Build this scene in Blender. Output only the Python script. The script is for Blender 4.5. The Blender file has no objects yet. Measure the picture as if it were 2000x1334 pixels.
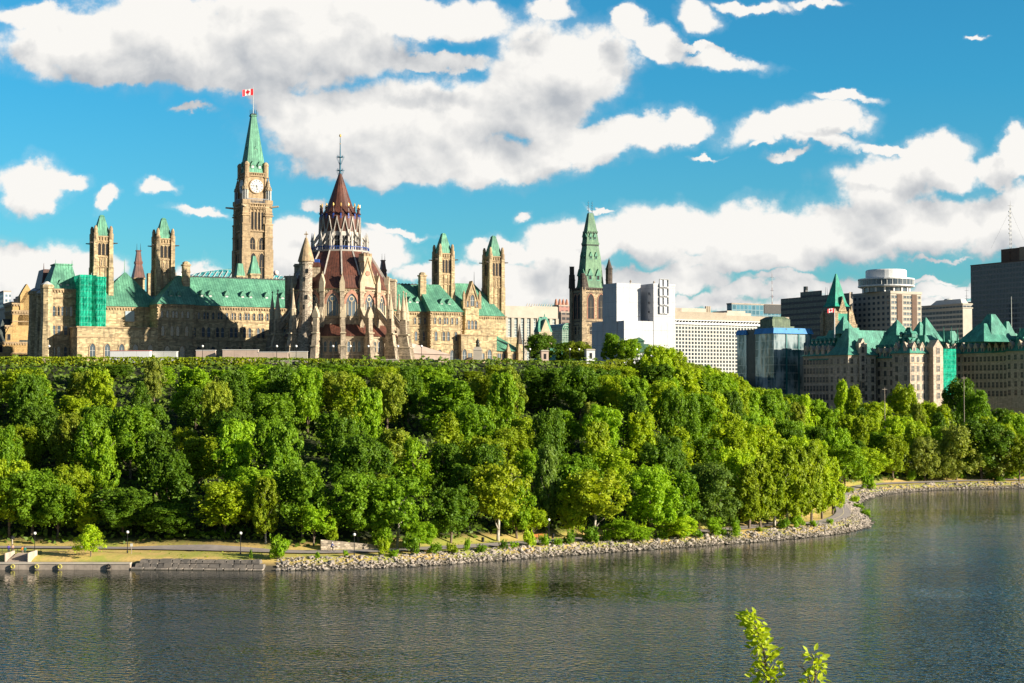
import bpy, bmesh, math, random
import numpy as np
from mathutils import Vector, Matrix
R = math.radians
rnd = random.Random(7)
scene = bpy.context.scene
COL = scene.collection

# ------------------------------------------------------------------ camera
FPX = 3100.0                      # focal length in photo pixels (photo is 2000 wide)
CAMZ = 33.0                       # eye height above the river
HOR = 770.0                       # photo row of the horizon
PITCH = math.atan((HOR - 667.0) / FPX)
cam_d = bpy.data.cameras.new('camera')
cam_d.lens = 36.0 * FPX / 2000.0
cam_d.sensor_width = 36.0
cam_d.clip_start = 0.5
cam_d.clip_end = 30000.0
cam = bpy.data.objects.new('camera', cam_d)
COL.objects.link(cam)
cam.location = (0, 0, CAMZ)
cam.rotation_euler = (R(90) + PITCH, 0, 0)
scene.camera = cam

# ------------------------------------------------------------------ sun, exposure
SUN_TH, SUN_EL = 22.0, 18.5       # degrees: behind the camera's right-hand side, above the horizon
sdir = Vector((math.cos(R(SUN_TH)) * math.cos(R(SUN_EL)), -math.sin(R(SUN_TH)) * math.cos(R(SUN_EL)), math.sin(R(SUN_EL))))
sun_d = bpy.data.lights.new('sun', 'SUN')
sun_d.energy = 5.0
sun_d.angle = R(0.5)
sun_d.color = (1.0, 0.91, 0.75)
sun = bpy.data.objects.new('sun', sun_d)
COL.objects.link(sun)
sun.location = (200, -100, 300)
sun.rotation_euler = sdir.to_track_quat('Z', 'Y').to_euler()
scene.view_settings.view_transform = 'Standard'
scene.view_settings.look = 'None'
scene.view_settings.gamma = 1.0
scene.view_settings.exposure = 1.0
scene.render.engine = 'CYCLES'
scene.cycles.max_bounces = 6
scene.cycles.diffuse_bounces = 3
scene.cycles.transparent_max_bounces = 8
scene.cycles.use_denoising = True

# ------------------------------------------------------------------ world: sky texture and procedural clouds laid out by direction
world = bpy.data.worlds.new('World')
scene.world = world
world.use_nodes = True
NT = world.node_tree
NT.nodes.clear()

class NB:
    """small node-graph helper"""
    def __init__(s, tree): s.t = tree
    def n(s, typ, **kw):
        nd = s.t.nodes.new(typ)
        for k, v in kw.items(): setattr(nd, k, v)
        return nd
    def link(s, a, b): s.t.links.new(a, b)
    def set(s, sock, v):
        if hasattr(v, 'is_output'): s.t.links.new(v, sock)
        else: sock.default_value = v
    def math(s, op, a, b=None, c=None, clamp=False):
        nd = s.n('ShaderNodeMath', operation=op, use_clamp=clamp)
        s.set(nd.inputs[0], a)
        if b is not None: s.set(nd.inputs[1], b)
        if c is not None: s.set(nd.inputs[2], c)
        return nd.outputs[0]
    def vec(s, op, a, b=None, scale=None):
        nd = s.n('ShaderNodeVectorMath', operation=op)
        s.set(nd.inputs[0], a)
        if b is not None: s.set(nd.inputs[1], b)
        if scale is not None: s.set(nd.inputs['Scale'], scale)
        return nd.outputs['Value'] if op in ('DOT_PRODUCT', 'LENGTH') else nd.outputs[0]
    def comb(s, x, y, z=0.0):
        nd = s.n('ShaderNodeCombineXYZ')
        for i, v in enumerate((x, y, z)): s.set(nd.inputs[i], v)
        return nd.outputs[0]
    def sep(s, v):
        nd = s.n('ShaderNodeSeparateXYZ'); s.link(v, nd.inputs[0]); return nd.outputs
    def noise(s, v, scale, detail=4.0, rough=0.55, dim='3D', dist=0.0):
        nd = s.n('ShaderNodeTexNoise', noise_dimensions=dim)
        if v is not None: s.link(v, nd.inputs['Vector'])
        nd.inputs['Scale'].default_value = scale
        nd.inputs['Detail'].default_value = detail
        nd.inputs['Roughness'].default_value = rough
        nd.inputs['Distortion'].default_value = dist
        return nd.outputs['Fac']
    def maprange(s, v, a, b, c=0.0, d=1.0, smooth=False):
        nd = s.n('ShaderNodeMapRange', interpolation_type='SMOOTHSTEP' if smooth else 'LINEAR', clamp=True)
        s.link(v, nd.inputs[0])
        for i, x in enumerate((a, b, c, d)): s.set(nd.inputs[i + 1], x)
        return nd.outputs[0]
    def mix(s, f, a, b, blend='MIX'):
        nd = s.n('ShaderNodeMix', data_type='RGBA', blend_type=blend)
        s.set(nd.inputs[0], f); s.set(nd.inputs[6], a); s.set(nd.inputs[7], b)
        return nd.outputs[2]

# clouds: (x, y, rx, ry, tilt) as seen from the viewpoint, each an ellipse of directions
CLOUDS = [
 (60,30,85,26,6),(150,75,150,62,0),(330,65,220,95,0),(560,55,230,125,0),(250,128,170,36,0),(470,135,170,58,8),(690,85,95,80,0),(840,35,150,40,0),(850,118,110,18,0),
 (1095,130,135,100,0),(1020,210,130,60,0),(560,200,120,34,12),(690,235,210,85,0),(850,235,150,85,0),(640,280,110,50,10),(760,320,210,40,4),(940,315,190,48,0),(1110,290,180,42,-10),(1240,262,130,34,-8),(1345,246,55,30,0),(365,208,42,9,0),
 (1075,15,65,24,0),(1225,35,30,26,0),(1270,75,75,28,20),(1400,112,110,17,8),(1370,28,52,30,20),(1475,8,90,12,0),(1590,2,60,8,0),
 (1530,240,110,30,-14),(1620,228,90,34,6),(1655,188,60,9,5),(1540,296,48,11,-15),(1600,265,80,18,10),
 (1730,360,112,60,0),(1830,300,75,36,-10),(1760,292,110,10,5),(1860,345,60,40,0),(1965,330,75,38,-20),(1990,285,40,36,0),
 (985,492,80,26,0),(1130,478,120,40,0),(1290,460,140,60,0),(1480,458,160,64,0),(1660,452,160,62,0),(1820,440,170,62,0),(1980,430,130,66,0),(1000,560,120,52,0),(1120,545,110,46,0),(890,560,60,45,0),(1250,545,170,28,0),(1450,515,200,22,-4),
 (55,365,75,52,0),(125,352,45,17,0),(85,400,40,18,0),(300,365,34,15,0),(215,388,22,15,-50),(400,418,74,11,6),(60,520,150,46,0),(170,530,80,36,0),(395,540,75,26,0),(20,550,120,46,0),
 (612,402,26,13,0),(590,470,95,42,0),(600,540,120,70,0),(730,495,70,42,0),(755,452,62,7,3),(1028,422,24,13,0),(830,535,60,20,0),(925,482,34,16,0),(460,560,120,20,0),(1188,405,32,4,0),
 (1430,572,50,20,0),(1500,570,90,24,0),(1620,562,120,20,0),(1530,543,72,10,-3),(1790,540,85,6,-3),(1740,570,90,12,0),(1830,505,60,6,0),(1340,560,30,14,0),(1870,560,80,20,0),(1700,595,400,16,0),(1250,590,300,16,0),(700,590,300,20,0),(100,585,200,18,0),
 (1915,72,20,5,0),(1378,306,34,4,0),(1490,280,30,8,-20),(1340,80,150,6,14),
]
def px_uv(x, y): return ((x - 1000.0) / FPX, (HOR - y) / FPX)

grp = bpy.data.node_groups.new('cloud_field', 'ShaderNodeTree')
grp.interface.new_socket('P', in_out='INPUT', socket_type='NodeSocketVector')
grp.interface.new_socket('F', in_out='OUTPUT', socket_type='NodeSocketFloat')
g = NB(grp)
gi = g.n('NodeGroupInput'); go = g.n('NodeGroupOutput')
P0 = gi.outputs[0]
wn = g.n('ShaderNodeTexNoise', noise_dimensions='3D'); g.link(P0, wn.inputs['Vector'])
wn.inputs['Scale'].default_value = 26.0; wn.inputs['Detail'].default_value = 5.0; wn.inputs['Roughness'].default_value = 0.6
off = g.vec('SCALE', g.vec('SUBTRACT', wn.outputs['Color'], (0.5, 0.5, 0.5)), scale=0.034)
PW = g.vec('ADD', P0, off)
acc = None
for (cx, cy, rx, ry, tl) in CLOUDS:
    u, v = px_uv(cx, cy)
    mp = g.n('ShaderNodeMapping', vector_type='TEXTURE')
    g.link(PW if acc is None else g.vec('ADD', PW, g.math('MULTIPLY', acc, 1e-9)), mp.inputs[0])   # keeps the nodes in sequence
    mp.inputs['Location'].default_value = (u, v, 0)
    mp.inputs['Rotation'].default_value = (0, 0, -R(tl))
    mp.inputs['Scale'].default_value = (rx / FPX * 1.18, ry / FPX * 1.22, 1.0)
    r = g.vec('LENGTH', mp.outputs[0])
    # small clouds count less so that they stay thin
    k = min(1.0, 0.55 + min(rx, ry) / 90.0)
    e = g.math('MULTIPLY_ADD', r, -k, k)
    acc = e if acc is None else g.math('SMOOTH_MAX', acc, e, 0.10)
fb = g.noise(P0, 34.0, 8.0, 0.56, dist=0.1)
f1 = g.math('MULTIPLY_ADD', g.math('SUBTRACT', fb, 0.5), 0.95, acc)
# generic fair-weather cloud away from the photographed part of the sky
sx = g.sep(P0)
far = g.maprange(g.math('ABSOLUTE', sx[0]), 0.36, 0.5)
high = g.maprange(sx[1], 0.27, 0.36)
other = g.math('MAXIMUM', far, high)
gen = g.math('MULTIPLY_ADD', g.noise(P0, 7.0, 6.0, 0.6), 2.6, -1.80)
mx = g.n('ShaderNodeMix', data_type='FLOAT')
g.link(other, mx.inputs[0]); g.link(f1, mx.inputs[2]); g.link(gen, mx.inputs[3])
g.link(mx.outputs[0], go.inputs[0])

w = NB(NT)
tc = w.n('ShaderNodeTexCoord')
d = w.sep(tc.outputs['Generated'])
yy = w.math('MAXIMUM', d[1], 0.12)
U = w.math('DIVIDE', d[0], yy)
V = w.math('DIVIDE', d[2], yy)
Pv = w.comb(U, V, 0.37)
def field(p):
    nd = w.n('ShaderNodeGroup'); nd.node_tree = grp; w.link(p, nd.inputs[0]); return nd.outputs[0]
F0 = field(Pv)
F1 = field(w.vec('ADD', Pv, (0.010, 0.024, 0.0)))
alpha = w.math('ADD', w.maprange(F0, 0.0, 0.22, 0.0, 0.86, smooth=True), w.maprange(F0, -0.22, 0.12, 0.0, 0.14, smooth=True))
slope = w.math('SUBTRACT', F0, F1)
soft = w.noise(w.vec('MULTIPLY', Pv, (0.7, 1.3, 1.0)), 9.0, 3.0, 0.5)
soft2 = w.noise(w.vec('MULTIPLY', Pv, (1.0, 1.7, 1.0)), 24.0, 5.0, 0.55)
body = w.maprange(F0, 0.12, 0.85)                      # thick middles go grey
lit = w.math('MULTIPLY_ADD', slope, 1.35, 0.86)
lit = w.math('SUBTRACT', lit, w.math('MULTIPLY', body, 0.50))
bp1 = w.noise(Pv, 34.0, 4.0, 0.55, dist=0.3); bp2 = w.noise(w.vec('ADD', Pv, (0.0035, 0.006, 0.0)), 34.0, 4.0, 0.55, dist=0.3)
lit = w.math('ADD', lit, w.math('MULTIPLY', w.math('SUBTRACT', bp1, bp2), 1.1))
lit = w.math('ADD', lit, w.math('MULTIPLY_ADD', soft, 0.9, -0.45))
lit = w.math('ADD', lit, w.math('MULTIPLY_ADD', soft2, 0.12, -0.06), clamp=True)
ccol = w.mix(lit, (0.50, 0.53, 0.57, 1), (1.0, 0.98, 0.94, 1))
sky = w.n('ShaderNodeTexSky', sky_type='NISHITA')
sky.sun_disc = False
sky.sun_elevation = R(SUN_EL)
sky.sun_rotation = math.atan2(sdir.x, sdir.y)
sky.altitude = 80.0
sky.air_density = 1.0; sky.dust_density = 0.6; sky.ozone_density = 2.5
STR = 0.058
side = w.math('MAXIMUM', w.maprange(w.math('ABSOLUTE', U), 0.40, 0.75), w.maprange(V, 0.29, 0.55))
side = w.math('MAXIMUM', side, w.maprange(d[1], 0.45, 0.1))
skyc = w.vec('MULTIPLY', sky.outputs[0], w.mix(side, w.mix(w.maprange(V, 0.02, 0.20), (0.50, 1.06, 1.17, 1), (0.25, 1.09, 1.32, 1)), (0.56, 0.68, 0.78, 1)))   # bluer over the town; unseen sky overhead and behind dulled to cut cyan fill
cl = w.vec('SCALE', ccol, scale=0.48 / STR)
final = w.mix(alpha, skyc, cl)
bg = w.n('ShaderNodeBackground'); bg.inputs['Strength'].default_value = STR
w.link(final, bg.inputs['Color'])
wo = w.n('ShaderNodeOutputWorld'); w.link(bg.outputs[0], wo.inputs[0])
world.cycles.sampling_method = 'MANUAL'
world.cycles.sample_map_resolution = 256

# ------------------------------------------------------------------ pixel -> world helpers (to read sizes and places off the photograph)
cp, sp = math.cos(PITCH), math.sin(PITCH)
def ray(px, py):
    x = (px - 1000.0) / FPX; y = (667.0 - py) / FPX
    return Vector((x, cp - y * sp, sp + y * cp))
def at_depth(px, py, Y):
    r = ray(px, py); t = Y / r.y
    return Vector((0, 0, CAMZ)) + r * t
def at_z(px, py, z):
    r = ray(px, py); t = (z - CAMZ) / r.z
    return Vector((0, 0, CAMZ)) + r * t
def zpix(py, Y): return at_depth(1000, py, Y).z
ANG = 28.0
HILL = 42.0
class Frame:
    """local frame: x along the north fronts (to the right, receding), y away from the viewer, z up"""
    def __init__(s, x, y, z, ang=ANG):
        s.o = Vector((x, y, z)); c, n = math.cos(R(ang)), math.sin(R(ang)); s.ang = ang
        s.a = Vector((c, n, 0)); s.b = Vector((-n, c, 0))
    def loc(s, p):
        q = p - s.o; return (q.dot(s.a), q.dot(s.b), q.z)
    def onY(s, px, py, ly):
        r = ray(px, py); c = Vector((0, 0, CAMZ)) - s.o
        t = (ly - c.dot(s.b)) / r.dot(s.b)
        q = s.loc(Vector((0, 0, CAMZ)) + r * t); return q[0], q[2]
    def onX(s, px, py, lx):
        r = ray(px, py); c = Vector((0, 0, CAMZ)) - s.o
        t = (lx - c.dot(s.a)) / r.dot(s.a)
        q = s.loc(Vector((0, 0, CAMZ)) + r * t); return q[1], q[2]

# ------------------------------------------------------------------ scene-graph helpers
def tag(o, label=None, cat=None, group=None, kind=None):
    if label: o['label'] = label
    if cat: o['category'] = cat
    if group: o['group'] = group
    if kind: o['kind'] = kind
    return o
def empty(name, loc=(0, 0, 0), rz=0.0, label=None, cat=None, group=None):
    o = bpy.data.objects.new(name, None); COL.objects.link(o)
    o.location = loc; o.rotation_euler = (0, 0, rz); o.empty_display_size = 2.0
    return tag(o, label, cat, group)
def inst(name, mesh, parent=None, loc=(0, 0, 0), rz=0.0, sc=(1, 1, 1)):
    o = bpy.data.objects.new(name, mesh); COL.objects.link(o)
    o.location = loc; o.rotation_euler = (0, 0, rz); o.scale = sc
    if parent: o.parent = parent
    return o
def copy_tree(o, parent=None):
    c = o.copy(); COL.objects.link(c); c.parent = parent
    for ch in list(o.children): copy_tree(ch, c)
    return c

class MB:
    """collects shapes and links them as one mesh object"""
    def __init__(s): s.v = []; s.f = []; s.m = []
    def add(s, vs, fs, m=0):
        k = len(s.v); s.v += [tuple(p) for p in vs]
        for f in fs: s.f.append(tuple(k + i for i in f)); s.m.append(m)
        return s
    def box(s, x0, x1, y0, y1, z0, z1, m=0):
        return s.add([(x0,y0,z0),(x1,y0,z0),(x1,y1,z0),(x0,y1,z0),(x0,y0,z1),(x1,y0,z1),(x1,y1,z1),(x0,y1,z1)],
              [(0,3,2,1),(4,5,6,7),(0,1,5,4),(1,2,6,5),(2,3,7,6),(3,0,4,7)], m)
    def cbox(s, cx, cy, z0, z1, w, d, m=0): return s.box(cx-w/2, cx+w/2, cy-d/2, cy+d/2, z0, z1, m)
    def loft(s, rings, m=0, cap0=True, cap1=True):
        """rings: lists of 3-D points, same count, counter-clockwise from above"""
        n = len(rings[0]); vs = [p for r in rings for p in r]; fs = []
        for k in range(len(rings) - 1):
            for i in range(n):
                j = (i + 1) % n
                fs.append((k*n+i, k*n+j, (k+1)*n+j, (k+1)*n+i))
        if cap0: fs.append(tuple(range(n - 1, -1, -1)))
        if cap1: fs.append(tuple((len(rings)-1)*n + i for i in range(n)))
        return s.add(vs, fs, m)
    def cyl(s, x, y, z0, z1, r0, r1=None, n=12, m=0, off=0.0):
        r1 = r0 if r1 is None else r1
        rg = lambda r, z: [(x + r*math.cos(off + 2*math.pi*i/n), y + r*math.sin(off + 2*math.pi*i/n), z) for i in range(n)]
        return s.loft([rg(r0, z0), rg(r1, z1)], m)
    def lathe(s, x, y, prof, n=12, m=0, off=0.0):
        return s.loft([[(x + r*math.cos(off + 2*math.pi*i/n), y + r*math.sin(off + 2*math.pi*i/n), z) for i in range(n)] for r, z in prof], m)
    def fru(s, cx, cy, z0, z1, w0, d0, w1, d1, m=0, dx=0, dy=0):
        q = lambda w, d, z, ax, ay: [(cx-w/2+ax,cy-d/2+ay,z),(cx+w/2+ax,cy-d/2+ay,z),(cx+w/2+ax,cy+d/2+ay,z),(cx-w/2+ax,cy+d/2+ay,z)]
        return s.loft([q(w0,d0,z0,0,0), q(w1,d1,z1,dx,dy)], m)
    def tube(s, p, q, r0, r1=None, n=6, m=0):
        r1 = r0 if r1 is None else r1
        p, q = Vector(p), Vector(q); d = (q - p).normalized()
        a = d.orthogonal().normalized(); b = d.cross(a)
        rg = lambda c, r: [c + (a*math.cos(2*math.pi*i/n) + b*math.sin(2*math.pi*i/n))*r for i in range(n)]
        return s.loft([rg(p, r0), rg(q, r1)], m)
    def extr(s, poly, y0, y1, m=0, tf=None):
        """polygon in (x,z) extruded from y0 (front) to y1"""
        n = len(poly)
        vs = [(x, y0, z) for x, z in poly] + [(x, y1, z) for x, z in poly]
        if tf: vs = [tf(v) for v in vs]
        fs = [tuple(range(n)), tuple(range(2*n-1, n-1, -1))] + [(i, i+n, (i+1)%n+n, (i+1)%n) for i in range(n)]
        return s.add(vs, fs, m)
    def hip(s, x0, x1, y0, y1, z0, zr, hl=None, hr=None, m=0, ym=None):
        """hipped roof, ridge along x; hl/hr how far the ridge starts in from each end (0 = gable)"""
        ym = (y0+y1)/2 if ym is None else ym
        hl = (y1-y0)/2 if hl is None else hl; hr = (y1-y0)/2 if hr is None else hr
        vs = [(x0,y0,z0),(x1,y0,z0),(x1,y1,z0),(x0,y1,z0),(x0+hl,ym,zr),(x1-hr,ym,zr)]
        return s.add(vs, [(0,1,5,4),(2,3,4,5),(1,2,5),(3,0,4),(0,3,2,1)], m)
    def build(s, name, mats, parent=None, smooth=False, loc=(0,0,0), rz=0.0):
        me = s.mesh(name, mats, smooth)
        return inst(name, me, parent, loc, rz)
    def mesh(s, name, mats, smooth=False):
        me = bpy.data.meshes.new(name)
        me.from_pydata(s.v, [], s.f)
        if not isinstance(mats, (list, tuple)): mats = [mats]
        for x in mats: me.materials.append(x)
        if len(mats) > 1: me.polygons.foreach_set('material_index', [min(i, len(mats)-1) for i in s.m])
        if smooth: me.polygons.foreach_set('use_smooth', [True]*len(me.polygons))
        me.update()
        return me

def arch(w, h, cx=0.0, z0=0.0, n=5, sharp=1.0, inv=False):
    """pointed-arch outline, width w, total height h"""
    pts = [(cx-w/2, z0), (cx+w/2, z0)]
    r = w*sharp; hs = h - math.sqrt(max(r*r - (r-w/2)**2, 1e-4))
    hs = max(hs, h*0.25); zt = z0 + h
    a1 = math.acos((r-w/2)/r)
    k = (zt-(z0+hs))/(r*math.sin(a1))
    for i in range(n+1):
        t = a1*i/n; pts.append((cx+w/2-r+r*math.cos(t), z0+hs+k*r*math.sin(t)))
    for i in range(n-1, -1, -1):
        t = a1*i/n; pts.append((cx-w/2+r-r*math.cos(t), z0+hs+k*r*math.sin(t)))
    return pts

# ------------------------------------------------------------------ materials
def new_mat(name):
    m = bpy.data.materials.new(name); m.use_nodes = True; m.node_tree.nodes.clear()
    return m, NB(m.node_tree)
def finish(b, col, rough=0.8, metal=0.0, bump=None, bstr=0.3, bdist=0.1, spec=0.3):
    p = b.n('ShaderNodeBsdfPrincipled'); b.set(p.inputs['Base Color'], col)
    b.set(p.inputs['Roughness'], rough); b.set(p.inputs['Metallic'], metal); p.inputs['Specular IOR Level'].default_value = spec
    if bump is not None:
        bp = b.n('ShaderNodeBump'); bp.inputs['Strength'].default_value = bstr; bp.inputs['Distance'].default_value = bdist
        b.link(bump, bp.inputs['Height']); b.link(bp.outputs[0], p.inputs['Normal'])
    o = b.n('ShaderNodeOutputMaterial'); b.link(p.outputs[0], o.inputs[0]); return p
def c4(c, k=1.0): return (c[0]*k, c[1]*k, c[2]*k, 1)
def tangent_coord(b):
    """horizontal distance along a surface of any slope, and the object-space position"""
    t = b.n('ShaderNodeTexCoord')
    tn = b.vec('NORMALIZE', b.vec('CROSS_PRODUCT', t.outputs['Normal'], (0.001, 0.0003, 1.0)))
    return b.vec('DOT_PRODUCT', t.outputs['Object'], tn), t.outputs['Object'], t
def m_stone(name, col, bw=1.1, bh=0.42, var=0.35, dirt=0.5):
    m, b = new_mat(name)
    u, P, t = tangent_coord(b)
    s = b.sep(P)
    br = b.n('ShaderNodeTexBrick'); b.link(b.comb(u, s[2]), br.inputs['Vector'])
    br.inputs['Scale'].default_value = 1.0; br.inputs['Brick Width'].default_value = bw; br.inputs['Row Height'].default_value = bh
    br.inputs['Mortar Size'].default_value = 0.03; br.inputs['Bias'].default_value = 0.0
    br.inputs['Color1'].default_value = c4(col, 1 + var); br.inputs['Color2'].default_value = c4(col, 1 - var*0.9)
    br.inputs['Mortar'].default_value = c4(col, 0.8)
    n1 = b.noise(P, 0.13, 5, 0.65)
    n2 = b.noise(b.vec('MULTIPLY', P, (1, 1, 0.25)), 1.1, 4, 0.6)
    c = b.mix(b.maprange(n1, 0.38, 0.66, 0, dirt), br.outputs['Color'], c4((col[0]*0.50, col[1]*0.50, col[2]*0.56)))
    c = b.mix(b.maprange(n2, 0.48, 0.72, 0, dirt), c, c4((0.06, 0.052, 0.045)))
    finish(b, c, 0.9, bump=br.outputs['Fac'], bstr=0.35, bdist=0.04)
    return m
def m_seam(name, col, pitch=0.8, dark=0.55, rough=0.6, var=0.35, spec=0.3):
    """sheet-metal roof with standing seams running down the slope"""
    m, b = new_mat(name)
    u, P, t = tangent_coord(b)
    f = b.math('FRACT', b.math('DIVIDE', u, pitch))
    seam = b.math('GREATER_THAN', f, 0.80)
    n1 = b.noise(P, 0.22, 5, 0.65); n2 = b.noise(b.vec('MULTIPLY', P, (2.2, 2.2, 0.35)), 0.9, 4, 0.6)
    cell = b.n('ShaderNodeTexWhiteNoise', noise_dimensions='1D'); b.link(b.math('FLOOR', b.math('DIVIDE', u, pitch)), cell.inputs['W'])
    c = b.mix(b.maprange(n1, 0.38, 0.62), c4(col, 1 - var), c4((col[0]*1.25, col[1]*1.12, col[2]*1.05), 1 + var*0.5))
    c = b.mix(b.maprange(n2, 0.46, 0.66, 0, 0.75), c, c4((col[0]*0.40, col[1]*0.45, col[2]*0.45)))
    c = b.mix(b.math('MULTIPLY', cell.outputs[0], 0.42), c, c4(col, 0.42))
    c = b.mix(b.math('MULTIPLY', seam, 1 - dark), c, c4(col, 0.25))
    finish(b, c, rough, bump=seam, bstr=0.5, bdist=0.08, spec=spec)
    return m
def m_plain(name, col, rough=0.7, var=0.15, scale=0.4, metal=0.0, spec=0.3):
    m, b = new_mat(name)
    t = b.n('ShaderNodeTexCoord')
    n = b.noise(t.outputs['Object'], scale, 5, 0.65)
    c = b.mix(b.maprange(n, 0.32, 0.68), c4(col, 1 - var), c4(col, 1 + var))
    finish(b, c, rough, metal, spec=spec)
    return m
def m_glass(name, col=(0.02, 0.03, 0.04), rough=0.08, wob=0.02, spec=0.8, var=0.5):
    m, b = new_mat(name)
    t = b.n('ShaderNodeTexCoord')
    oi = b.n('ShaderNodeObjectInfo')
    n = b.noise(t.outputs['Object'], 0.35, 2, 0.5)
    c = b.mix(b.maprange(n, 0.3, 0.7), c4(col, 1 - var), c4(col, 1 + var))
    c = b.mix(b.math('MULTIPLY', oi.outputs['Random'], 0.7), c, c4(col, 2.4))
    finish(b, c, rough, bump=n, bstr=wob, bdist=1.0, spec=spec)
    return m
def m_grid(name, wallc, glassc, pu, pv, fu, fv, off=(0, 0), rough=0.6, groughness=0.12, gvar=0.6):
    """curtain wall: a grid of mullions over glass, laid in metres on the wall itself"""
    m, b = new_mat(name)
    u, P, t = tangent_coord(b)
    s = b.sep(P)
    uu = b.math('DIVIDE', b.math('ADD', u, off[0]), pu); vv = b.math('DIVIDE', b.math('ADD', s[2], off[1]), pv)
    isw = b.math('MAXIMUM', b.math('GREATER_THAN', b.math('FRACT', uu), fu), b.math('GREATER_THAN', b.math('FRACT', vv), fv))
    wn_ = b.n('ShaderNodeTexWhiteNoise', noise_dimensions='2D')
    b.link(b.comb(b.math('FLOOR', uu), b.math('FLOOR', vv)), wn_.inputs['Vector'])
    gc = b.mix(b.math('MULTIPLY', wn_.outputs[0], gvar), c4(glassc), c4(glassc, 3.2))
    c = b.mix(isw, gc, c4(wallc))
    rg = b.maprange(isw, 0, 1, groughness, rough)
    finish(b, c, rg, bump=isw, bstr=0.6, bdist=0.15, spec=0.5)
    return m

M = {}
M['sand'] = m_stone('sandstone', (0.54, 0.415, 0.235), var=.5, dirt=.70)
M['sand2'] = m_stone('sandstone_trim', (0.46, 0.33, 0.19), var=0.22, dirt=0.6)
M['lib'] = m_stone('library_stone', (0.48, 0.385, 0.265), 0.7, 0.35, 0.5, 0.75)
M['libtrim'] = m_stone('library_trim', (0.54, 0.44, 0.30), 0.9, 0.5, 0.10, 0.3)
M['rough'] = m_stone('rubble_stone', (0.40, 0.33, 0.25), 0.55, 0.33, 0.75, 0.4)
M['pinkstone'] = m_stone('pink_stone', (0.50, 0.25, 0.17), 0.5, 0.4, 0.2, 0.3)
M['greystone'] = m_stone('tower_grey_stone', (0.40, 0.30, 0.185), 0.9, 0.4, 0.55, 0.6)
M['darkstone'] = m_stone('dark_stone', (0.10, 0.08, 0.065), 0.9, 0.4, 0.4, 0.6)
M['conf'] = m_stone('grey_brown_ashlar', (0.55, 0.44, 0.335), 1.3, 0.6, 0.22, 0.35)
M['copper'] = m_seam('green_copper', (0.115, 0.335, 0.225), 0.85)
M['copper2'] = m_seam('blue_green_copper', (0.075, 0.30, 0.225), 1.2, 0.8)
M['coppertrim'] = m_plain('copper_trim', (0.10, 0.30, 0.20), 0.6, 0.3)
M['oldcopper'] = m_seam('dull_copper', (0.14, 0.285, 0.17), 0.7, 0.7)
M['redroof'] = m_seam('brown_copper', (0.125, 0.050, 0.034), 0.75, 0.5, 0.45, spec=0.4)
M['redroof2'] = m_seam('brown_copper_fresh', (0.13, 0.055, 0.038), 0.9, 0.6, 0.4, spec=0.4)
M['whitestone'] = m_plain('pale_rib', (0.46, 0.42, 0.37), 0.6, 0.2, 0.8)
M['blueiron'] = m_plain('blue_ironwork', (0.02, 0.07, 0.30), 0.5, 0.2)
M['tealiron'] = m_plain('teal_ironwork', (0.03, 0.13, 0.20), 0.5, 0.2)
M['gold'] = m_plain('gilding', (0.85, 0.52, 0.16), 0.35, 0.1, metal=0.4)
M['darkiron'] = m_plain('dark_iron', (0.02, 0.025, 0.025), 0.5, 0.2)
M['glass'] = m_glass('window_glass', (0.05, 0.065, 0.08), 0.15)
M['louvre'] = m_plain('dark_louvre', (0.012, 0.012, 0.014), 0.7, 0.3)
M['leadframe'] = m_plain('pale_window_frame', (0.50, 0.50, 0.47), 0.5, 0.1)
M['white'] = m_plain('white_paint', (0.66, 0.66, 0.65), 0.5, 0.04)
def m_wrap():
    m, b = new_mat('white_sheeting')
    u, P, t = tangent_coord(b); s = b.sep(P)
    fu, fv = b.math('FRACT', b.math('DIVIDE', u, 3.1)), b.math('FRACT', b.math('DIVIDE', s[2], 6.0))
    j = b.math('MAXIMUM', b.math('GREATER_THAN', fu, .955), b.math('GREATER_THAN', fv, .97))
    n1, n2 = b.noise(P, .12, 4, .6), b.noise(b.vec('MULTIPLY', P, (1, 1, .4)), .8, 4, .65)
    c = b.mix(b.maprange(n1, .35, .65), (.46, .46, .48, 1), (.56, .56, .57, 1)); c = b.mix(b.maprange(n2, .5, .75, 0, .35), c, (.46, .45, .44, 1)); c = b.mix(b.math('MULTIPLY', j, .65), c, (.34, .34, .36, 1))
    finish(b, c, .75, bump=b.math('ADD', n2, b.math('MULTIPLY', j, -.3)), bstr=.5, bdist=.5); return m
M['wrap'] = m_wrap()
M['clockface'] = m_plain('clock_face_white', (0.55, 0.55, 0.54), 0.4, 0.05)
M['red'] = m_plain('flag_red', (0.70, 0.02, 0.03), 0.6, 0.1)
M['flagwhite'] = m_plain('flag_white', (0.80, 0.80, 0.80), 0.6, 0.05)
M['concrete'] = m_plain('concrete', (0.36, 0.30, 0.245), 0.85, 0.25, 0.6)
M['palecon'] = m_plain('pale_concrete', (0.44, 0.39, 0.32), 0.85, 0.12, 0.2)
M['pinkwall'] = m_plain('pinkish_stone_wall', (0.50, 0.38, 0.31), 0.85, 0.15, 0.3)
M['tan'] = m_plain('tan_panel', (0.37, 0.31, 0.235), 0.8, 0.1)
M['brownpanel'] = m_plain('brown_panel', (0.12, 0.07, 0.045), 0.7, 0.2)
M['asphalt'] = m_plain('asphalt', (0.32, 0.275, 0.25), 0.9, 0.15, 0.5)
M['paint'] = m_plain('yellow_line_paint', (0.62, 0.52, 0.33), 0.8, 0.2, 1.5)
M['bark'] = m_plain('bark', (0.16, 0.12, 0.085), 0.9, 0.4, 1.5)
M['palebark'] = m_plain('pale_bark', (0.42, 0.37, 0.30), 0.9, 0.4, 1.5)
M['wood'] = m_plain('orange_wood', (0.62, 0.25, 0.06), 0.6, 0.2)
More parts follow.
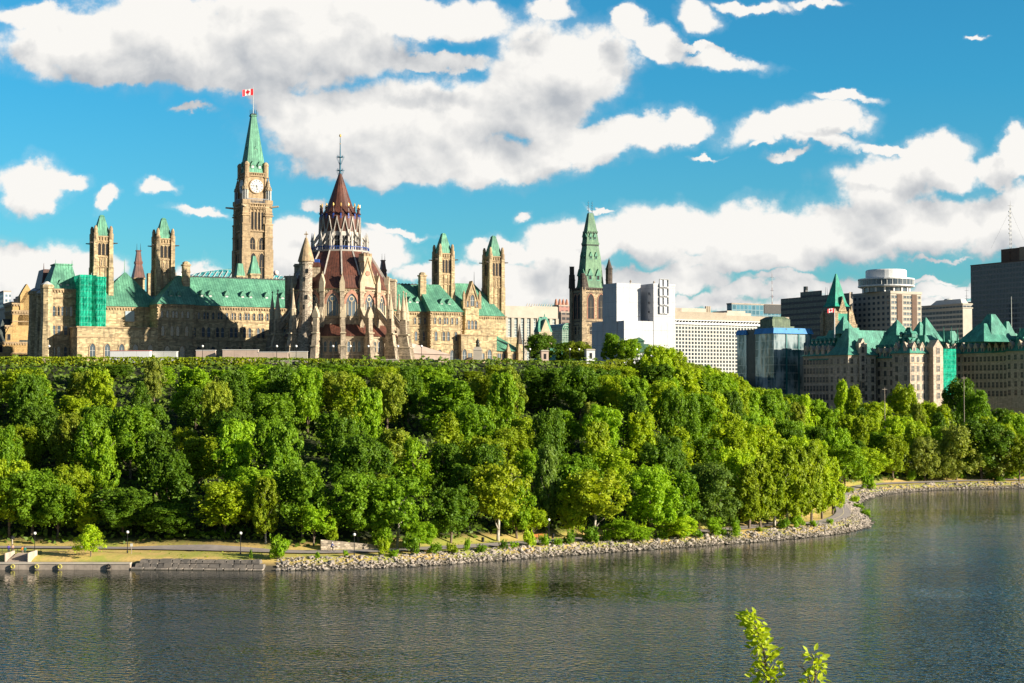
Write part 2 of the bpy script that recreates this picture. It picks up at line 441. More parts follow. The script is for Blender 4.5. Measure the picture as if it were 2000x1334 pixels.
M['black'] = m_plain('black_paint', (0.015, 0.015, 0.016), 0.5, 0.2)
M['skin'] = m_plain('skin', (0.50, 0.30, 0.20), 0.6, 0.1)
# ================================================================== terrain
def chaikin(pts, n=2):
    for _ in range(n):
        q = [pts[0]]
        for a, b in zip(pts, pts[1:]):
            q += [(a[0]*.75+b[0]*.25, a[1]*.75+b[1]*.25), (a[0]*.25+b[0]*.75, a[1]*.25+b[1]*.75)]
        pts = q + [pts[-1]]
    return pts
shore_px = [(-250,1112),(0,1113),(250,1112),(520,1116),(700,1113),(850,1105),(950,1098),(1100,1086),(1300,1072),(1450,1062),(1600,1049),(1680,1038),(1709,1026),(1698,1008),(1678,992),(1690,976),(1740,964),(1820,958),(1900,956),(2000,954),(2200,950),(2500,946)]
SHORE = [(p.x, p.y) for p in (at_z(x, y, 0.0) for x, y in shore_px)]
SHORE = [(-600, SHORE[0][1] + 6), (-250, SHORE[0][1])] + SHORE + [(520, 640), (1400, 760)]
SHORE = chaikin(SHORE, 2)
CREST = chaikin([(-700, 452), (-170, 444), (-60, 450), (0, 458), (36, 474), (52, 505), (60, 600), (90, 760), (140, 1000), (200, 1600)], 1)
def seg_arrays(pl):
    a = np.array(pl[:-1], float); b = np.array(pl[1:], float); return a, b
SA, SB = seg_arrays(SHORE); KA, KB = seg_arrays(CREST)
def dist_side(X, Y, A, B):
    """distance to a polyline and side (positive = left of its direction, i.e. inland)"""
    X = np.atleast_1d(np.asarray(X, float)); Y = np.atleast_1d(np.asarray(Y, float))
    best = np.full(X.shape, 1e9); side = np.zeros(X.shape)
    for (ax, ay), (bx, by) in zip(A, B):
        dx, dy = bx-ax, by-ay; L = dx*dx+dy*dy
        t = np.clip(((X-ax)*dx+(Y-ay)*dy)/L, 0, 1)
        ex, ey = X-(ax+t*dx), Y-(ay+t*dy); d = np.hypot(ex, ey)
        cr = dx*(Y-ay)-dy*(X-ax)
        m = d < best - 1e-9
        best[m] = d[m]; side[m] = np.sign(cr[m])
    return best, side
def height(X, Y):
    ds, ss = dist_side(X, Y, SA, SB); dc, sc_ = dist_side(X, Y, KA, KB)
    s = ds*ss
    X = np.atleast_1d(np.asarray(X, float)); Y = np.atleast_1d(np.asarray(Y, float))
    lf = np.clip((-60 - X)/80.0, 0, 1)                 # the lawn is wider on the left
    fl = 14 + 16*lf
    inl = np.maximum(s - fl, 0)
    plate = (sc_ > 0)
    frac = np.where(plate, 1.0, inl/(inl+dc+1e-6))
    top = np.interp(X/np.maximum(Y, 200.0), [.11, .135, .16, .19], [HILL, 36.0, 28.0, 23.0])     # the land falls away to the right
    z = 2.4 + (top-2.4)*frac**0.92
    low = np.where(s < 0, -2.5, np.where(s < 5, -0.4+0.44*s, 1.8 + 0.6*np.clip((s-5)/12.0, 0, 1)))
    z = np.where(s < fl, low + (2.4-low)*np.clip((s-5)/(fl-5), 0, 1)*(s > 5), z)
    z = np.where(s < 0, np.maximum(-3.0, 0.5*s - 0.4), z)
    return z, s
def hz(x, y): return float(height(x, y)[0][0])
def shore_d(x, y): return float(height(x, y)[1][0])
def ray_ground(px, py, y0=285.0, y1=760.0, lift=0.0):
    Ys = np.arange(y0, y1, 1.0); r = ray(px, py)
    T = Ys/r.y; X = r.x*T; Z = CAMZ + r.z*T
    h = height(X, Ys)[0] + lift
    k = np.nonzero(h >= Z)[0]
    i = k[0] if len(k) else len(Ys)-1
    return Vector((X[i], Ys[i], float(h[i]) - lift))

def m_ground():
    m, b = new_mat('slope_ground')
    t = b.n('ShaderNodeTexCoord'); P = t.outputs['Object']
    s = b.sep(P)
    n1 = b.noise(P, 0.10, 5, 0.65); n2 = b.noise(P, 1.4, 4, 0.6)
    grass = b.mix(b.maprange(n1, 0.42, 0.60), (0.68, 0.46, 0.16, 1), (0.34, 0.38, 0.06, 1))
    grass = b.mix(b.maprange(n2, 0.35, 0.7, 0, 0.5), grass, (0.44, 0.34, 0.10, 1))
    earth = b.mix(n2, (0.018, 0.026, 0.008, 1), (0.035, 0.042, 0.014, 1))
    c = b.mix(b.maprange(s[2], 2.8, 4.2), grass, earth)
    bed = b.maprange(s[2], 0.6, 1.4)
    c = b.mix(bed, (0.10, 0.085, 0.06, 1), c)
    finish(b, c, 0.95, bump=n2, bstr=0.5, bdist=0.15)
    return m
xs = np.concatenate([np.arange(-700, -220, 20.0), np.arange(-220, 260, 2.0), np.arange(260, 1500, 20.0)])
ys = np.concatenate([np.arange(270, 640, 2.0), np.arange(640, 1100, 10.0), np.arange(1100, 9000, 250.0)])
GX, GY = np.meshgrid(xs, ys)
GZ, GS = height(GX.ravel(), GY.ravel())
nx, ny = len(xs), len(ys)
me = bpy.data.meshes.new('hill_ground')
vv = np.stack([GX.ravel(), GY.ravel(), GZ], 1)
idx = np.arange(nx*ny).reshape(ny, nx)
fq = np.stack([idx[:-1, :-1].ravel(), idx[:-1, 1:].ravel(), idx[1:, 1:].ravel(), idx[1:, :-1].ravel()], 1)
me.from_pydata(vv.tolist(), [], fq.tolist())
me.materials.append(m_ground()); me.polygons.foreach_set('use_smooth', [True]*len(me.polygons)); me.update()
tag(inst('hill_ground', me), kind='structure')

# river
def m_water():
    m, b = new_mat('river_water')
    t = b.n('ShaderNodeTexCoord'); P = t.outputs['Object']
    rot = b.n('ShaderNodeMapping'); b.link(P, rot.inputs[0]); rot.inputs['Rotation'].default_value = (0, 0, R(7))
    Q = rot.outputs[0]
    w1 = b.noise(b.vec('MULTIPLY', Q, (0.95, 1.0, 1)), 1.15, 1.2, 0.5)
    w2 = b.noise(b.vec('MULTIPLY', Q, (0.6, 1.0, 1)), 0.17, 1.0, 0.5)
    w3 = b.noise(b.vec('MULTIPLY', Q, (0.8, 1.0, 1)), 2.2, 1.0, 0.5)
    gust = b.noise(b.vec('MULTIPLY', Q, (0.35, 1.0, 1)), 0.016, 4, 0.62)
    hgt = b.math('ADD', b.math('MULTIPLY', w1, 0.50), b.math('MULTIPLY', w2, 0.36))
    hgt = b.math('ADD', hgt, b.math('MULTIPLY', w3, 0.06))
    gs = b.maprange(gust, 0.38, 0.62, 0.32, 1.0)
    ps = b.sep(P)
    shel = b.maprange(b.math('SUBTRACT', ps[1], b.math('MULTIPLY', b.math('MAXIMUM', ps[0], 0.0), 1.07)), 205, 290, 1.0, 0.22)   # calmer in the lee of the cliff
    gs = b.math('MULTIPLY', gs, shel)
    deep = b.mix(b.maprange(gust, 0.35, 0.65), (0.010, 0.014, 0.008, 1), (0.013, 0.034, 0.042, 1))
    p = b.n('ShaderNodeBsdfPrincipled'); b.link(deep, p.inputs['Base Color'])
    p.inputs['Roughness'].default_value = 0.04; p.inputs['IOR'].default_value = 1.333
    bp = b.n('ShaderNodeBump'); bp.inputs['Distance'].default_value = 1.0
    b.link(b.math('MULTIPLY', gs, 1.0), bp.inputs['Strength']); b.link(hgt, bp.inputs['Height']); b.link(bp.outputs[0], p.inputs['Normal'])
    o = b.n('ShaderNodeOutputMaterial'); b.link(p.outputs[0], o.inputs[0])
    return m
wm = MB()
wm.add([(-3000, 20, 0), (3000, 20, 0), (3000, 3000, 0), (-3000, 3000, 0)], [(0, 1, 2, 3)])
tag(wm.build('river', m_water()), kind='structure')

# the near headland the photographer stands on (below the frame)
nb = MB(); gx = np.linspace(-60, 60, 41); gy = np.array([-60, -30, -10, 0, 4, 8, 12, 16, 20, 26, 34, 44, 54, 60])
gz = [31.4, 31.4, 31.4, 31.4, 30.6, 29.2, 27.6, 26.0, 23.5, 19, 12, 6, 1.5, -2]
vs = [(x, y, z + rnd.uniform(-.25, .25)) for y, z in zip(gy, gz) for x in gx]; k = len(gx)
nb.add(vs, [(j*k+i, j*k+i+1, (j+1)*k+i+1, (j+1)*k+i) for j in range(len(gy)-1) for i in range(k-1)])
tag(nb.build('near_headland', m_plain('headland_grass', (0.10, 0.12, 0.035), 0.95, 0.4)), kind='structure')

# footpath ribbon
def ribbon(name, pts, half, lift, mat, kind='structure', seg=1.5, dash=None):
    P = [Vector((p[0], p[1])) for p in chaikin(pts, 3)]
    out = [P[0]]
    for q in P[1:]:
        while (q-out[-1]).length > seg: out.append(out[-1] + (q-out[-1]).normalized()*seg)
    mb = MB(); L = len(out); X = []; Y = []
    K = 4
    for i, p in enumerate(out):
        d = (out[min(i+1, L-1)] - out[max(i-1, 0)]).normalized(); n = Vector((-d.y, d.x))
        for j in range(K+1):
            q = p + n*half*(2*j/K-1); X.append(q.x); Y.append(q.y)
    Z = height(np.array(X), np.array(Y))[0] + lift
    fs = []
    for i in range(L-1):
        if dash and (i % dash) >= dash//2: continue
        for j in range(K): fs.append((i*(K+1)+j+1, i*(K+1)+j, (i+1)*(K+1)+j, (i+1)*(K+1)+j+1))
    mb.add(list(zip(X, Y, Z)), fs)
    return tag(mb.build(name, mat, smooth=True), kind=kind), out
def off_shore(px, d):
    """point at photo column px, d metres inland from the water's edge on the near side"""
    Ys = np.arange(285, 420, 0.5); r = ray(px, 1050); X = r.x*(Ys/r.y)
    s = height(X, Ys)[1]; k = np.nonzero(s >= d)[0][0]; return (float(X[k]), float(Ys[k]))
PATH = [off_shore(x, d) for x, d in ((-200,18),(0,17.5),(150,16),(300,15),(420,13.5),(520,12),(620,10),(760,9),(900,8.5),(1050,8.2),(1200,8.2),(1350,8.2),(1450,8.6),(1530,12))]
PATH += [(p.x, p.y) for p in (at_z(x, y, 2.2) for x, y in ((1580,1024),(1625,1017),(1650,1005),(1645,990),(1640,978),(1645,962),(1670,952),(1720,945)))]
PATH += [(165, 566), (190, 572), (260, 585), (420, 630)]
path_o, path_pts = ribbon('footpath', PATH, 1.9, 0.24, M['asphalt'])
line_o, _ = ribbon('path_centre_line', PATH[12:22], 0.09, 0.27, M['paint'])
def path_at(px):
    """path point seen at photo column px (first, nearest one)"""
    u = (px-1000.0)/FPX
    return min((p for p in path_pts if p.y < 400), key=lambda p: abs(p.x/p.y-u))
def path_d(x, y):
    return min(math.hypot(p.x-x, p.y-y) for p in path_pts[::3])

# ------------------------------------------------------------------ rip-rap along the water
def m_rock(name, col):
    m, b = new_mat(name)
    t = b.n('ShaderNodeTexCoord'); P = t.outputs['Object']
    v = b.n('ShaderNodeTexVoronoi'); b.link(P, v.inputs['Vector']); v.inputs['Scale'].default_value = 0.8
    n = b.noise(P, 2.5, 4, 0.6); s = b.sep(P)
    vv_ = b.sep(v.outputs['Color'])[0]
    c = b.mix(vv_, c4(col, 0.6), c4((col[0]*1.25, col[1]*1.18, col[2]*1.1)))
    c = b.mix(b.maprange(n, 0.4, 0.7, 0, 0.5), c, c4(col, 0.5))
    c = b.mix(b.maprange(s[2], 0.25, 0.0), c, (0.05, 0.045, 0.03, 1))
    finish(b, c, 0.9, bump=n, bstr=0.4, bdist=0.08)
    return m
M['rock'] = m_rock('riprap_rock', (0.39, 0.345, 0.30))
M['rock2'] = m_rock('terrace_rock', (0.22, 0.20, 0.18))
_ico = bmesh.new(); bmesh.ops.create_icosphere(_ico, subdivisions=1, radius=1.0)
ICO_V = [v.co.copy() for v in _ico.verts]; ICO_F = [tuple(v.index for v in f.verts) for f in _ico.faces]; _ico.free()
def rock(mb, x, y, z, r, rr=rnd):
    sx, sy, sz = rr.uniform(.6, 1.4)*r, rr.uniform(.6, 1.3)*r, rr.uniform(.45, .9)*r
    rot = Matrix.Rotation(rr.uniform(0, 6.3), 3, 'Z') @ Matrix.Rotation(rr.uniform(-.6, .6), 3, 'X')
    vs = []
    for v in ICO_V:
        k = rr.uniform(.72, 1.15); q = rot @ Vector((v.x*sx*k, v.y*sy*k, v.z*sz*k)); vs.append((x+q.x, y+q.y, z+q.z))
    mb.add(vs, ICO_F)
rk = MB(); S = [Vector(p) for p in SHORE]
xw1 = at_z(520, 1114, 0).x
for a, b_ in zip(S, S[1:]):
    L = (b_-a).length
    if a.x < xw1 - 3 or a.x > 320: continue
    d = (b_-a)/L; n = Vector((-d.y, d.x)); k = int(L*30*(0.6 if a.y > 450 else 1))
    for _ in range(k):
        t = rnd.uniform(0, L); s_ = rnd.uniform(-0.6, 6.2); p = a + d*t + n*s_
        z = -0.35 + 0.40*max(s_, 0) if s_ < 5.2 else 1.75
        rock(rk, p.x, p.y, z + rnd.uniform(-.1, .25), (rnd.uniform(.15, .38) if rnd.random() < .95 else rnd.uniform(.45, .8)) * (1.0 if a.y < 450 else 1.1))
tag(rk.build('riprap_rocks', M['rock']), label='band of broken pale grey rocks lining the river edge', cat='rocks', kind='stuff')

# ------------------------------------------------------------------ quay wall with fenders and stone terrace, left
def shore_pt(px):
    p = at_z(px, 1113, 0); Ys = np.arange(285, 420, 0.25); r = ray(px, 1050); X = r.x*(Ys/r.y)
    s = height(X, Ys)[1]; k = np.nonzero(s >= 0)[0][0]; return Vector((float(X[k]), float(Ys[k]), 0))
q0, q1 = shore_pt(-180), shore_pt(255)
quay = empty('quay_wall', (q0.x, q0.y, 0), math.atan2(q1.y-q0.y, q1.x-q0.x), 'long low concrete quay wall at the water below the lawn', 'quay')
Lq = (q1-q0).length
b_ = MB()
nseg = 12
for i in range(nseg): b_.box(Lq*i/nseg+0.02, Lq*(i+1)/nseg-0.02, -0.2, 1.0, -1.0, 1.05)
b_.build('wall', M['concrete'], quay)
MB().box(0, Lq, -0.35, 1.3, 1.05, 1.28).build('coping', m_plain('pale_coping', (0.50, 0.44, 0.36), 0.8, 0.15), quay)
tor = bmesh.new()
rubber = m_plain('yellow_rubber', (0.40, 0.36, 0.10), 0.7, 0.3)
def ring_mesh(name, Rm, rm, mat):
    mb = MB(); n, k = 14, 6; vs = []; fs = []
    for i in range(n):
        for j in range(k):
            a, c = 2*math.pi*i/n, 2*math.pi*j/k
            rr = Rm + rm*math.cos(c); vs.append((rr*math.cos(a), rm*math.sin(c), rr*math.sin(a)))
    for i in range(n):
        for j in range(k): fs.append((i*k+j, ((i+1)%n)*k+j, ((i+1)%n)*k+(j+1)%k, i*k+(j+1)%k))
    mb.add(vs, fs); return mb.mesh(name, mat, True)
tor.free()
fm, fm2 = ring_mesh('tyre_fender', 0.33, 0.15, rubber), ring_mesh('tyre_fender_dark', 0.36, 0.17, M['black'])
for i, (px, lab) in enumerate(((26,'yellowish tyre fender on the quay nearest the stairs'),(73,'yellowish tyre fender on the quay between two others like it'),(119,'yellowish tyre fender on the quay closest to the dark one'),(214,'dark grey tyre fender on the quay near its rocky end'))):
    t = (shore_pt(px)-q0).length
    p = q0 + (q1-q0).normalized()*t
    o = inst('tyre_fender', fm2 if i == 3 else fm, None, (p.x, p.y-0.52, 0.62), quay.rotation_euler.z)
    tag(o, lab, 'fender', 'tyre fenders on the quay wall')
# stone terrace wall
q2 = shore_pt(256); q3 = shore_pt(500)
ter = empty('stone_terrace', (q2.x, q2.y, 0), math.atan2(q3.y-q2.y, q3.x-q2.x), 'stepped retaining wall of big grey stone blocks at the water', 'retaining wall')
Lt = (q3-q2).length
for j, (z0, z1, y0) in enumerate(((-.4, .42, -0.6), (.42, 1.15, 0.3), (1.15, 1.85, 1.2))):
    mb = MB(); x = 0.6*j
    while x < Lt:
        wv = rnd.uniform(1.0, 2.6); 
        mb.fru(x+wv/2, y0+1.2, z0, z1-rnd.uniform(0, .12), wv-.06, 2.0, wv-.3, 1.75, 0, rnd.uniform(-.05,.05), rnd.uniform(-.08, .08)); x += wv
    mb.build('stone_course', M['rock' if j == 0 else 'rock2'], ter)
# ================================================================== the long stone block on the hill
N_, E_ = 0.0, R(-90)
CB = Frame(-70.0, 555.0, HILL)
def Zy(px, py, ly): return CB.onY(px, py, ly)[1]
def gothic_mesh(name, w, h, frame_m, glass_m, n=2, hood=True, tracery=True, bar=None):
    """pointed window: stone surround standing proud of the wall, dark glass, mullions"""
    mb = MB()
    o = arch(w, h); k = 0.22 if w < 1.6 else 0.32
    outer = arch(w+2*k, h+k*1.3, z0=-k*0.3)
    # surround as a ring of quads between the outer and inner outline
    m_ = min(len(o), len(outer))
    vs = [(x, -0.16, z) for x, z in outer] + [(x, -0.16, z) for x, z in o] + [(x, 0.05, z) for x, z in outer] + [(x, 0.05, z) for x, z in o]
    L = len(o); fs = []
    for i in range(L):
        j = (i+1) % L
        fs += [(i, j, L+j, L+i), (i, 2*L+i, 2*L+j, j), (L+i, L+j, 3*L+j, 3*L+i)]
    mb.add(vs, fs, 0)
    mb.add([(x, -0.02, z) for x, z in o], [tuple(range(L))], 1)
    if tracery:
        for q in range(1, n):
            x = -w/2 + w*q/n; mb.box(x-.05, x+.05, -0.09, -0.02, 0, h*0.72, 2)
        mb.box(-w/2, w/2, -0.08, -0.02, h*0.45, h*0.45+.09, 2)
    return mb.mesh(name, [frame_m, glass_m, bar or M['leadframe']])
def rect_mesh(name, w, h, fm_, gm, nx_=2, nz_=2, k=0.12, bar=None, sill=True):
    mb = MB()
    mb.box(-w/2-k, -w/2, -0.14, 0.05, -k, h+k, 0); mb.box(w/2, w/2+k, -0.14, 0.05, -k, h+k, 0)
    mb.box(-w/2, w/2, -0.14, 0.05, h, h+k, 0); mb.box(-w/2, w/2, -0.20 if sill else -.14, 0.05, -k, 0, 0)
    mb.box(-w/2, w/2, -0.03, 0.04, 0, h, 1)
    for q in range(1, nx_): mb.box(-w/2+w*q/nx_-.05, -w/2+w*q/nx_+.05, -0.08, -0.03, 0, h, 2)
    for q in range(1, nz_): mb.box(-w/2, w/2, -0.075, -0.03, h*q/nz_-.05, h*q/nz_+.05, 2)
    return mb.mesh(name, [fm_, gm, bar or M['leadframe']])
WG1 = gothic_mesh('gothic_small', 0.75, 2.3, M['sand2'], M['glass'], 1)
WG2 = gothic_mesh('gothic_mid', 1.0, 3.3, M['sand2'], M['glass'], 1)
WG3 = gothic_mesh('gothic_large', 1.7, 4.2, M['sand2'], M['glass'], 2)
LV = gothic_mesh('lancet_louvre', 0.95, 4.6, M['sand2'], M['louvre'], 1, tracery=False)

cb = empty('parliament_block', CB.o, R(ANG), 'long sandstone parliament block with green copper roofs behind the round library', 'parliament block')
def wall_block(mb, x0, x1, y0, y1, z0, z1, courses=(), corb=None, m=0, mt=1):
    mb.box(x0, x1, y0, y1, z0, z1, m)
    for z in courses: mb.box(x0-.18, x1+.18, y0-.18, y1+.18, z, z+.34, mt)
    if corb:
        mb.box(x0-.35, x1+.35, y0-.35, y1+.35, z1-.5, z1, mt)
        n = int((x1-x0)/0.9)
        for i in range(n): x = x0+(i+.5)*(x1-x0)/n; mb.box(x-.22, x+.22, y0-.32, y0, z1-1.15, z1-.5, mt)
        n = int((y1-y0)/0.9)
        for i in range(n): y = y0+(i+.5)*(y1-y0)/n; mb.box(x0-.32, x0, y-.22, y+.22, z1-1.15, z1-.5, mt)
ZE = 20.3; ZR = CB.onY(450, 544, 0)[1]                # eaves and ridge heights
S1, S2 = 14.9, 8.6                                     # string courses
X = lambda px, ly: CB.onY(px, 640, ly)[0]
YB, YR, YL = -15.0, -11.5, -17.5                      # planes: end bays, main wing, low outer wall
# main wing behind the library
xa, xb = X(378, YR), X(842, YR)
w = MB(); wall_block(w, xa, xb, YR, 8, -1, ZE, (S1, S2, 1.0), True)
xl0, xl1 = X(309, YB), X(378, YB); xr0, xr1 = X(842, YB), X(901, YB)
wall_block(w, xl0, xl1, YB, 6, -1, ZE, (S1, S2, 1.0), True)
wall_block(w, xr0, xr1, YB, 6, -1, ZE, (S1, S2, 1.0), True)
for x in (xl0, xl1, xr0, xr1):                        # quoins
    for i in range(22): w.cbox(x, YB, 0+i*.9, .5+i*.9, 0.9 if i % 2 else .55, .24 if i % 2 else .2, 1)
w.build('wall', [M['sand'], M['sand2']], cb)
# end wings between and beyond the twin towers
tw = [X(197, 0), X(318, 0), X(866, 0), X(964, 0)]
w = MB()
wall_block(w, tw[0]-4, xl0, -5, 10, -1, ZE-.6, (S1,), True)
w.build('end_wall', [M['sand'], M['sand2']], cb); w = MB()
wall_block(w, xr1, tw[3]+2, -6, 10, -1, ZE-.6, (S1, S2), True)
w.build('end_wall', [M['sand'], M['sand2']], cb)
# low outer walls
lx0, lx1 = X(151, YL), X(309, YL); rx0, rx1 = X(901, YL), X(970, YL)
zr_ = CB.onY(940, 656, YL)[1]; zl_ = CB.onY(220, 641, YL)[1]
for x0, x1, z, cs, yb_ in ((lx0, lx1, zl_, (1.0, 8.9), -4.5), (rx0, rx1, zr_, (1.0, 2.9), -5.5)):
    w = MB(); wall_block(w, x0, x1, YL, yb_, -1, z, cs, None); w.box(x0-.3, x1+.3, YL-.3, yb_, z, z+.45, 1)
    w.build('low_wall', [M['sand'], M['sand2']], cb)
# far right annexe with its sloping green roof
ax0, ax1 = X(970, YL), X(1019, YL)
w = MB(); wall_block(w, ax0, ax1, YL+.3, 2, -1, 6.6, (1.2,), None)
wall_block(w, X(985, -6), X(1010, -6), -6, 6, -1, 12.0, (9.5,), None)
for px in (994, 1015):                                 # buttresses with pinnacles
    x = X(px, YL-1); w.box(x-.8, x+.8, YL-1.6, YL+.5, -1, 6.0, 0); w.fru(x, YL-.4, 6.0, 9.2, 1.6, 1.8, .2, .2, 1)
x = X(1017, YL); w.cbox(x, YL+1, -1, 9, 1.8, 1.8, 0); w.fru(x, YL+1, 9, 16.5, 1.7, 1.7, .1, .1, 2)
w.build('annexe_wall', [M['sand'], M['sand2'], M['darkstone']], cb)
r = MB(); r.add([(ax0-.3, YL-.3, 6.5), (ax1+.4, YL-.3, 6.5), (ax1-4.5, -7, 12.3), (ax0-.3, -7, 12.3), (ax0-.3, -7, 6.5), (ax1+.4, -7, 6.5)], [(0,1,2,3),(1,5,2),(0,3,4),(4,3,2,5)])
r.build('annexe_roof', M['copper'], cb)
WR2 = rect_mesh('annexe_pane', 1.7, 2.0, M['sand2'], M['glass'], 2, 1)
for px in (976, 1005, 984, 918, 942):
    x = X(px, YL); inst('window', WR2, cb, (x, YL - (0.0 if px < 960 else -.3) - .02, 3.6))

# roofs
def seam_roof(name, parts, mat='copper'):
    mb = MB()
    for a in parts: mb.hip(*a)
    return mb.build(name, M[mat], cb)
oh = 0.7
seam_roof('roof', [(xa-1, xb+1, YR-oh, 8+oh, ZE, ZR, 0, 0)])
lr = CB.onY(346, 541, -4)[0]
seam_roof('bay_roof', [(xl0-oh, xl1+oh, YB-oh, 6+oh, ZE, ZR+.15, lr-(xl0-oh), 0, 0, -3.4)])
rr_ = CB.onY(860, 560, -4)[0]
seam_roof('bay_roof', [(xr0-oh, xr1+oh, YB-oh, 6+oh, ZE, ZR+.15, 0.6, xr1+oh-rr_, 0, -3.4)])
zpk = CB.onY(243, 532, 3)[1]; xpk = CB.onY(243, 532, 3)[0]
seam_roof('end_roof', [(tw[0]-4, xl0+4, -5-oh, 10+oh, ZE-.6, zpk, xpk-(tw[0]-4), xl0+3.5-xpk, 0, 3)])
xp2a, zp2 = CB.onY(890, 553, 3); xp2b = CB.onY(926, 553, 3)[0]
seam_roof('end_roof', [(xr1-6, tw[3]+1.5, -6-oh, 10+oh, ZE-.6, zp2, max(xp2a-(xr1-6), .1), tw[3]+1.5-xp2b, 0, 3)])
# ridge cresting and pale roof lights on the ridge
c = MB()
zg_ = [(x, ZR+(.12 if i % 2 else .42)) for i, x in enumerate(np.arange(xl1, xb, .65))]; c.extr([(xl1, ZR-.2), (zg_[-1][0], ZR-.2)] + zg_[::-1], -1.9, -1.6)
c.build('ridge_crest', M['darkiron'], cb)
for px in (352, 690):
    x = CB.onY(px, 540, -1)[0]; MB().lathe(x, 1.5, [(2.4, ZR-1), (2.2, ZR+.6), (1.2, ZR+1.3), (.2, ZR+1.5)], 12).build('roof_light', M['white'], cb)
# chimneys
for px, pt in ((365, 512), (827, 533)):
    x, zt = CB.onY(px, pt, -8); b_ = MB()
    b_.cbox(x, -7, ZE, zt-1.2, 2.3, 2.0, 0); b_.cbox(x, -7, zt-1.2, zt-.7, 2.8, 2.5, 1); b_.lathe(x, -7, [(1.25, zt-.7), (1.25, zt-.1), (.6, zt+.3)], 8, 0)
    b_.cbox(x, -7, zt-3.4, zt-3.1, 2.6, 2.3, 1)
    b_.build('chimney', [M['sand'], M['sand2']], cb)
# dormers on the roof slope
slope = (ZR-ZE)/((8-YR)/2)
def dormer_mesh():
    mb = MB(); mb.box(-.65, .65, 0, 2.2, 0, 1.3, 0)
    mb.extr([(-.95, 1.2), (.95, 1.2), (0, 2.9)], -.25, 3.2, 1)
    mb.box(-.42, .42, -.05, 0.01, .25, 1.15, 2)
    return mb.mesh('dormer', [M['coppertrim'], M['copper'], M['leadframe']])
DM = dormer_mesh()
for px in (334, 350, 395, 411, 443, 474, 490, 521, 552, 801, 815, 863, 878):
    bay = px < 378 or px > 842
    yy0 = (YB if bay else YR); y = yy0 + 2.6
    x = CB.onY(px, 585, y)[0]; inst('dormer', DM, cb, (x, y, ZE + (2.6+oh)*((ZR+.15-ZE)/(-3.4-YB+oh) if bay else slope) - .9))
# gothic windows, group by group
def win_group(px, ly, rows=(1, 1, 1)):
    x = X(px, ly)
    if rows[0]:
        for dx in (-1.9, 0, 1.9): inst('window', WG1, cb, (x+dx, ly-.02, S1+1.0))
    if rows[1]:
        for dx in (-1.5, 1.5): inst('window', WG2, cb, (x+dx, ly-.02, S2+1.4))
    if rows[2]: inst('window', WG3, cb, (x, ly-.02, 2.6))
for px in (327, 356): win_group(px, YB)
for px in (388, 416, 443, 469, 496, 522, 548, 778, 820): win_group(px, YR)
for px in (859, 883): win_group(px, YB)
for px in (181, 210, 238, 265, 294): inst('window', WG3, cb, (X(px, YL), YL-.02, 2.9))
for px in (907, 932, 956): inst('window', WG3, cb, (X(px, YL), YL-.02, 2.9))
MB().box(-1.5, 1.5, -.2, .05, 0, 3.4).build('boarded_window', m_plain('grey_board', (0.33, 0.38, 0.42), .5, .1), cb, loc=(X(253, -5), -5.05, Zy(253, 628, -5)))
# stone gabled oriel dormer, right end wing
x, z0 = CB.onY(921, 640, -7.4)
gb = MB(); wv = 3.2
gb.box(x-wv, x+wv, -8.2, -5, 11.0, 14.2, 0); gb.box(x-wv-.3, x+wv+.3, -8.5, -5.2, 11.0, 11.6, 1)
gb.extr([(x-wv+.5, 14.2), (x+wv-.5, 14.2), (x+wv-.5, 22.5), (x+wv+.3, 24.5), (x+1.4, 26.2), (x, 31.0), (x-1.4, 26.2), (x-wv-.3, 24.5), (x-wv+.5, 22.5)], -7.9, -5.5, 0)
gb.extr([(x-2.9, 24), (x-2.4, 24.2), (x, 30.9), (x+2.4, 24.2), (x+2.9, 24), (x, 32.2)], -8.2, -5.6, 1)
gb.cbox(x-wv, -7.6, 22, 27, .9, .9, 1); gb.cbox(x+wv, -7.6, 22, 27, .9, .9, 1); gb.fru(x-wv, -7.6, 27, 28.6, .9, .9, .1, .1, 1); gb.fru(x+wv, -7.6, 27, 28.6, .9, .9, .1, .1, 1)
og = gb.build('gabled_oriel', [M['sand'], M['sand2']], cb)
for dx, dz, me_ in ((-1.4, 14.6, WG2), (0, 14.6, WG2), (1.4, 14.6, WG2), (0, 23.0, WG3), (-1.9, 22.6, WG1), (1.9, 22.6, WG1)):
    inst('window', me_, og, (x+dx, -7.98 if dz > 14.5 else -8.2, dz if dz < 20 else dz))
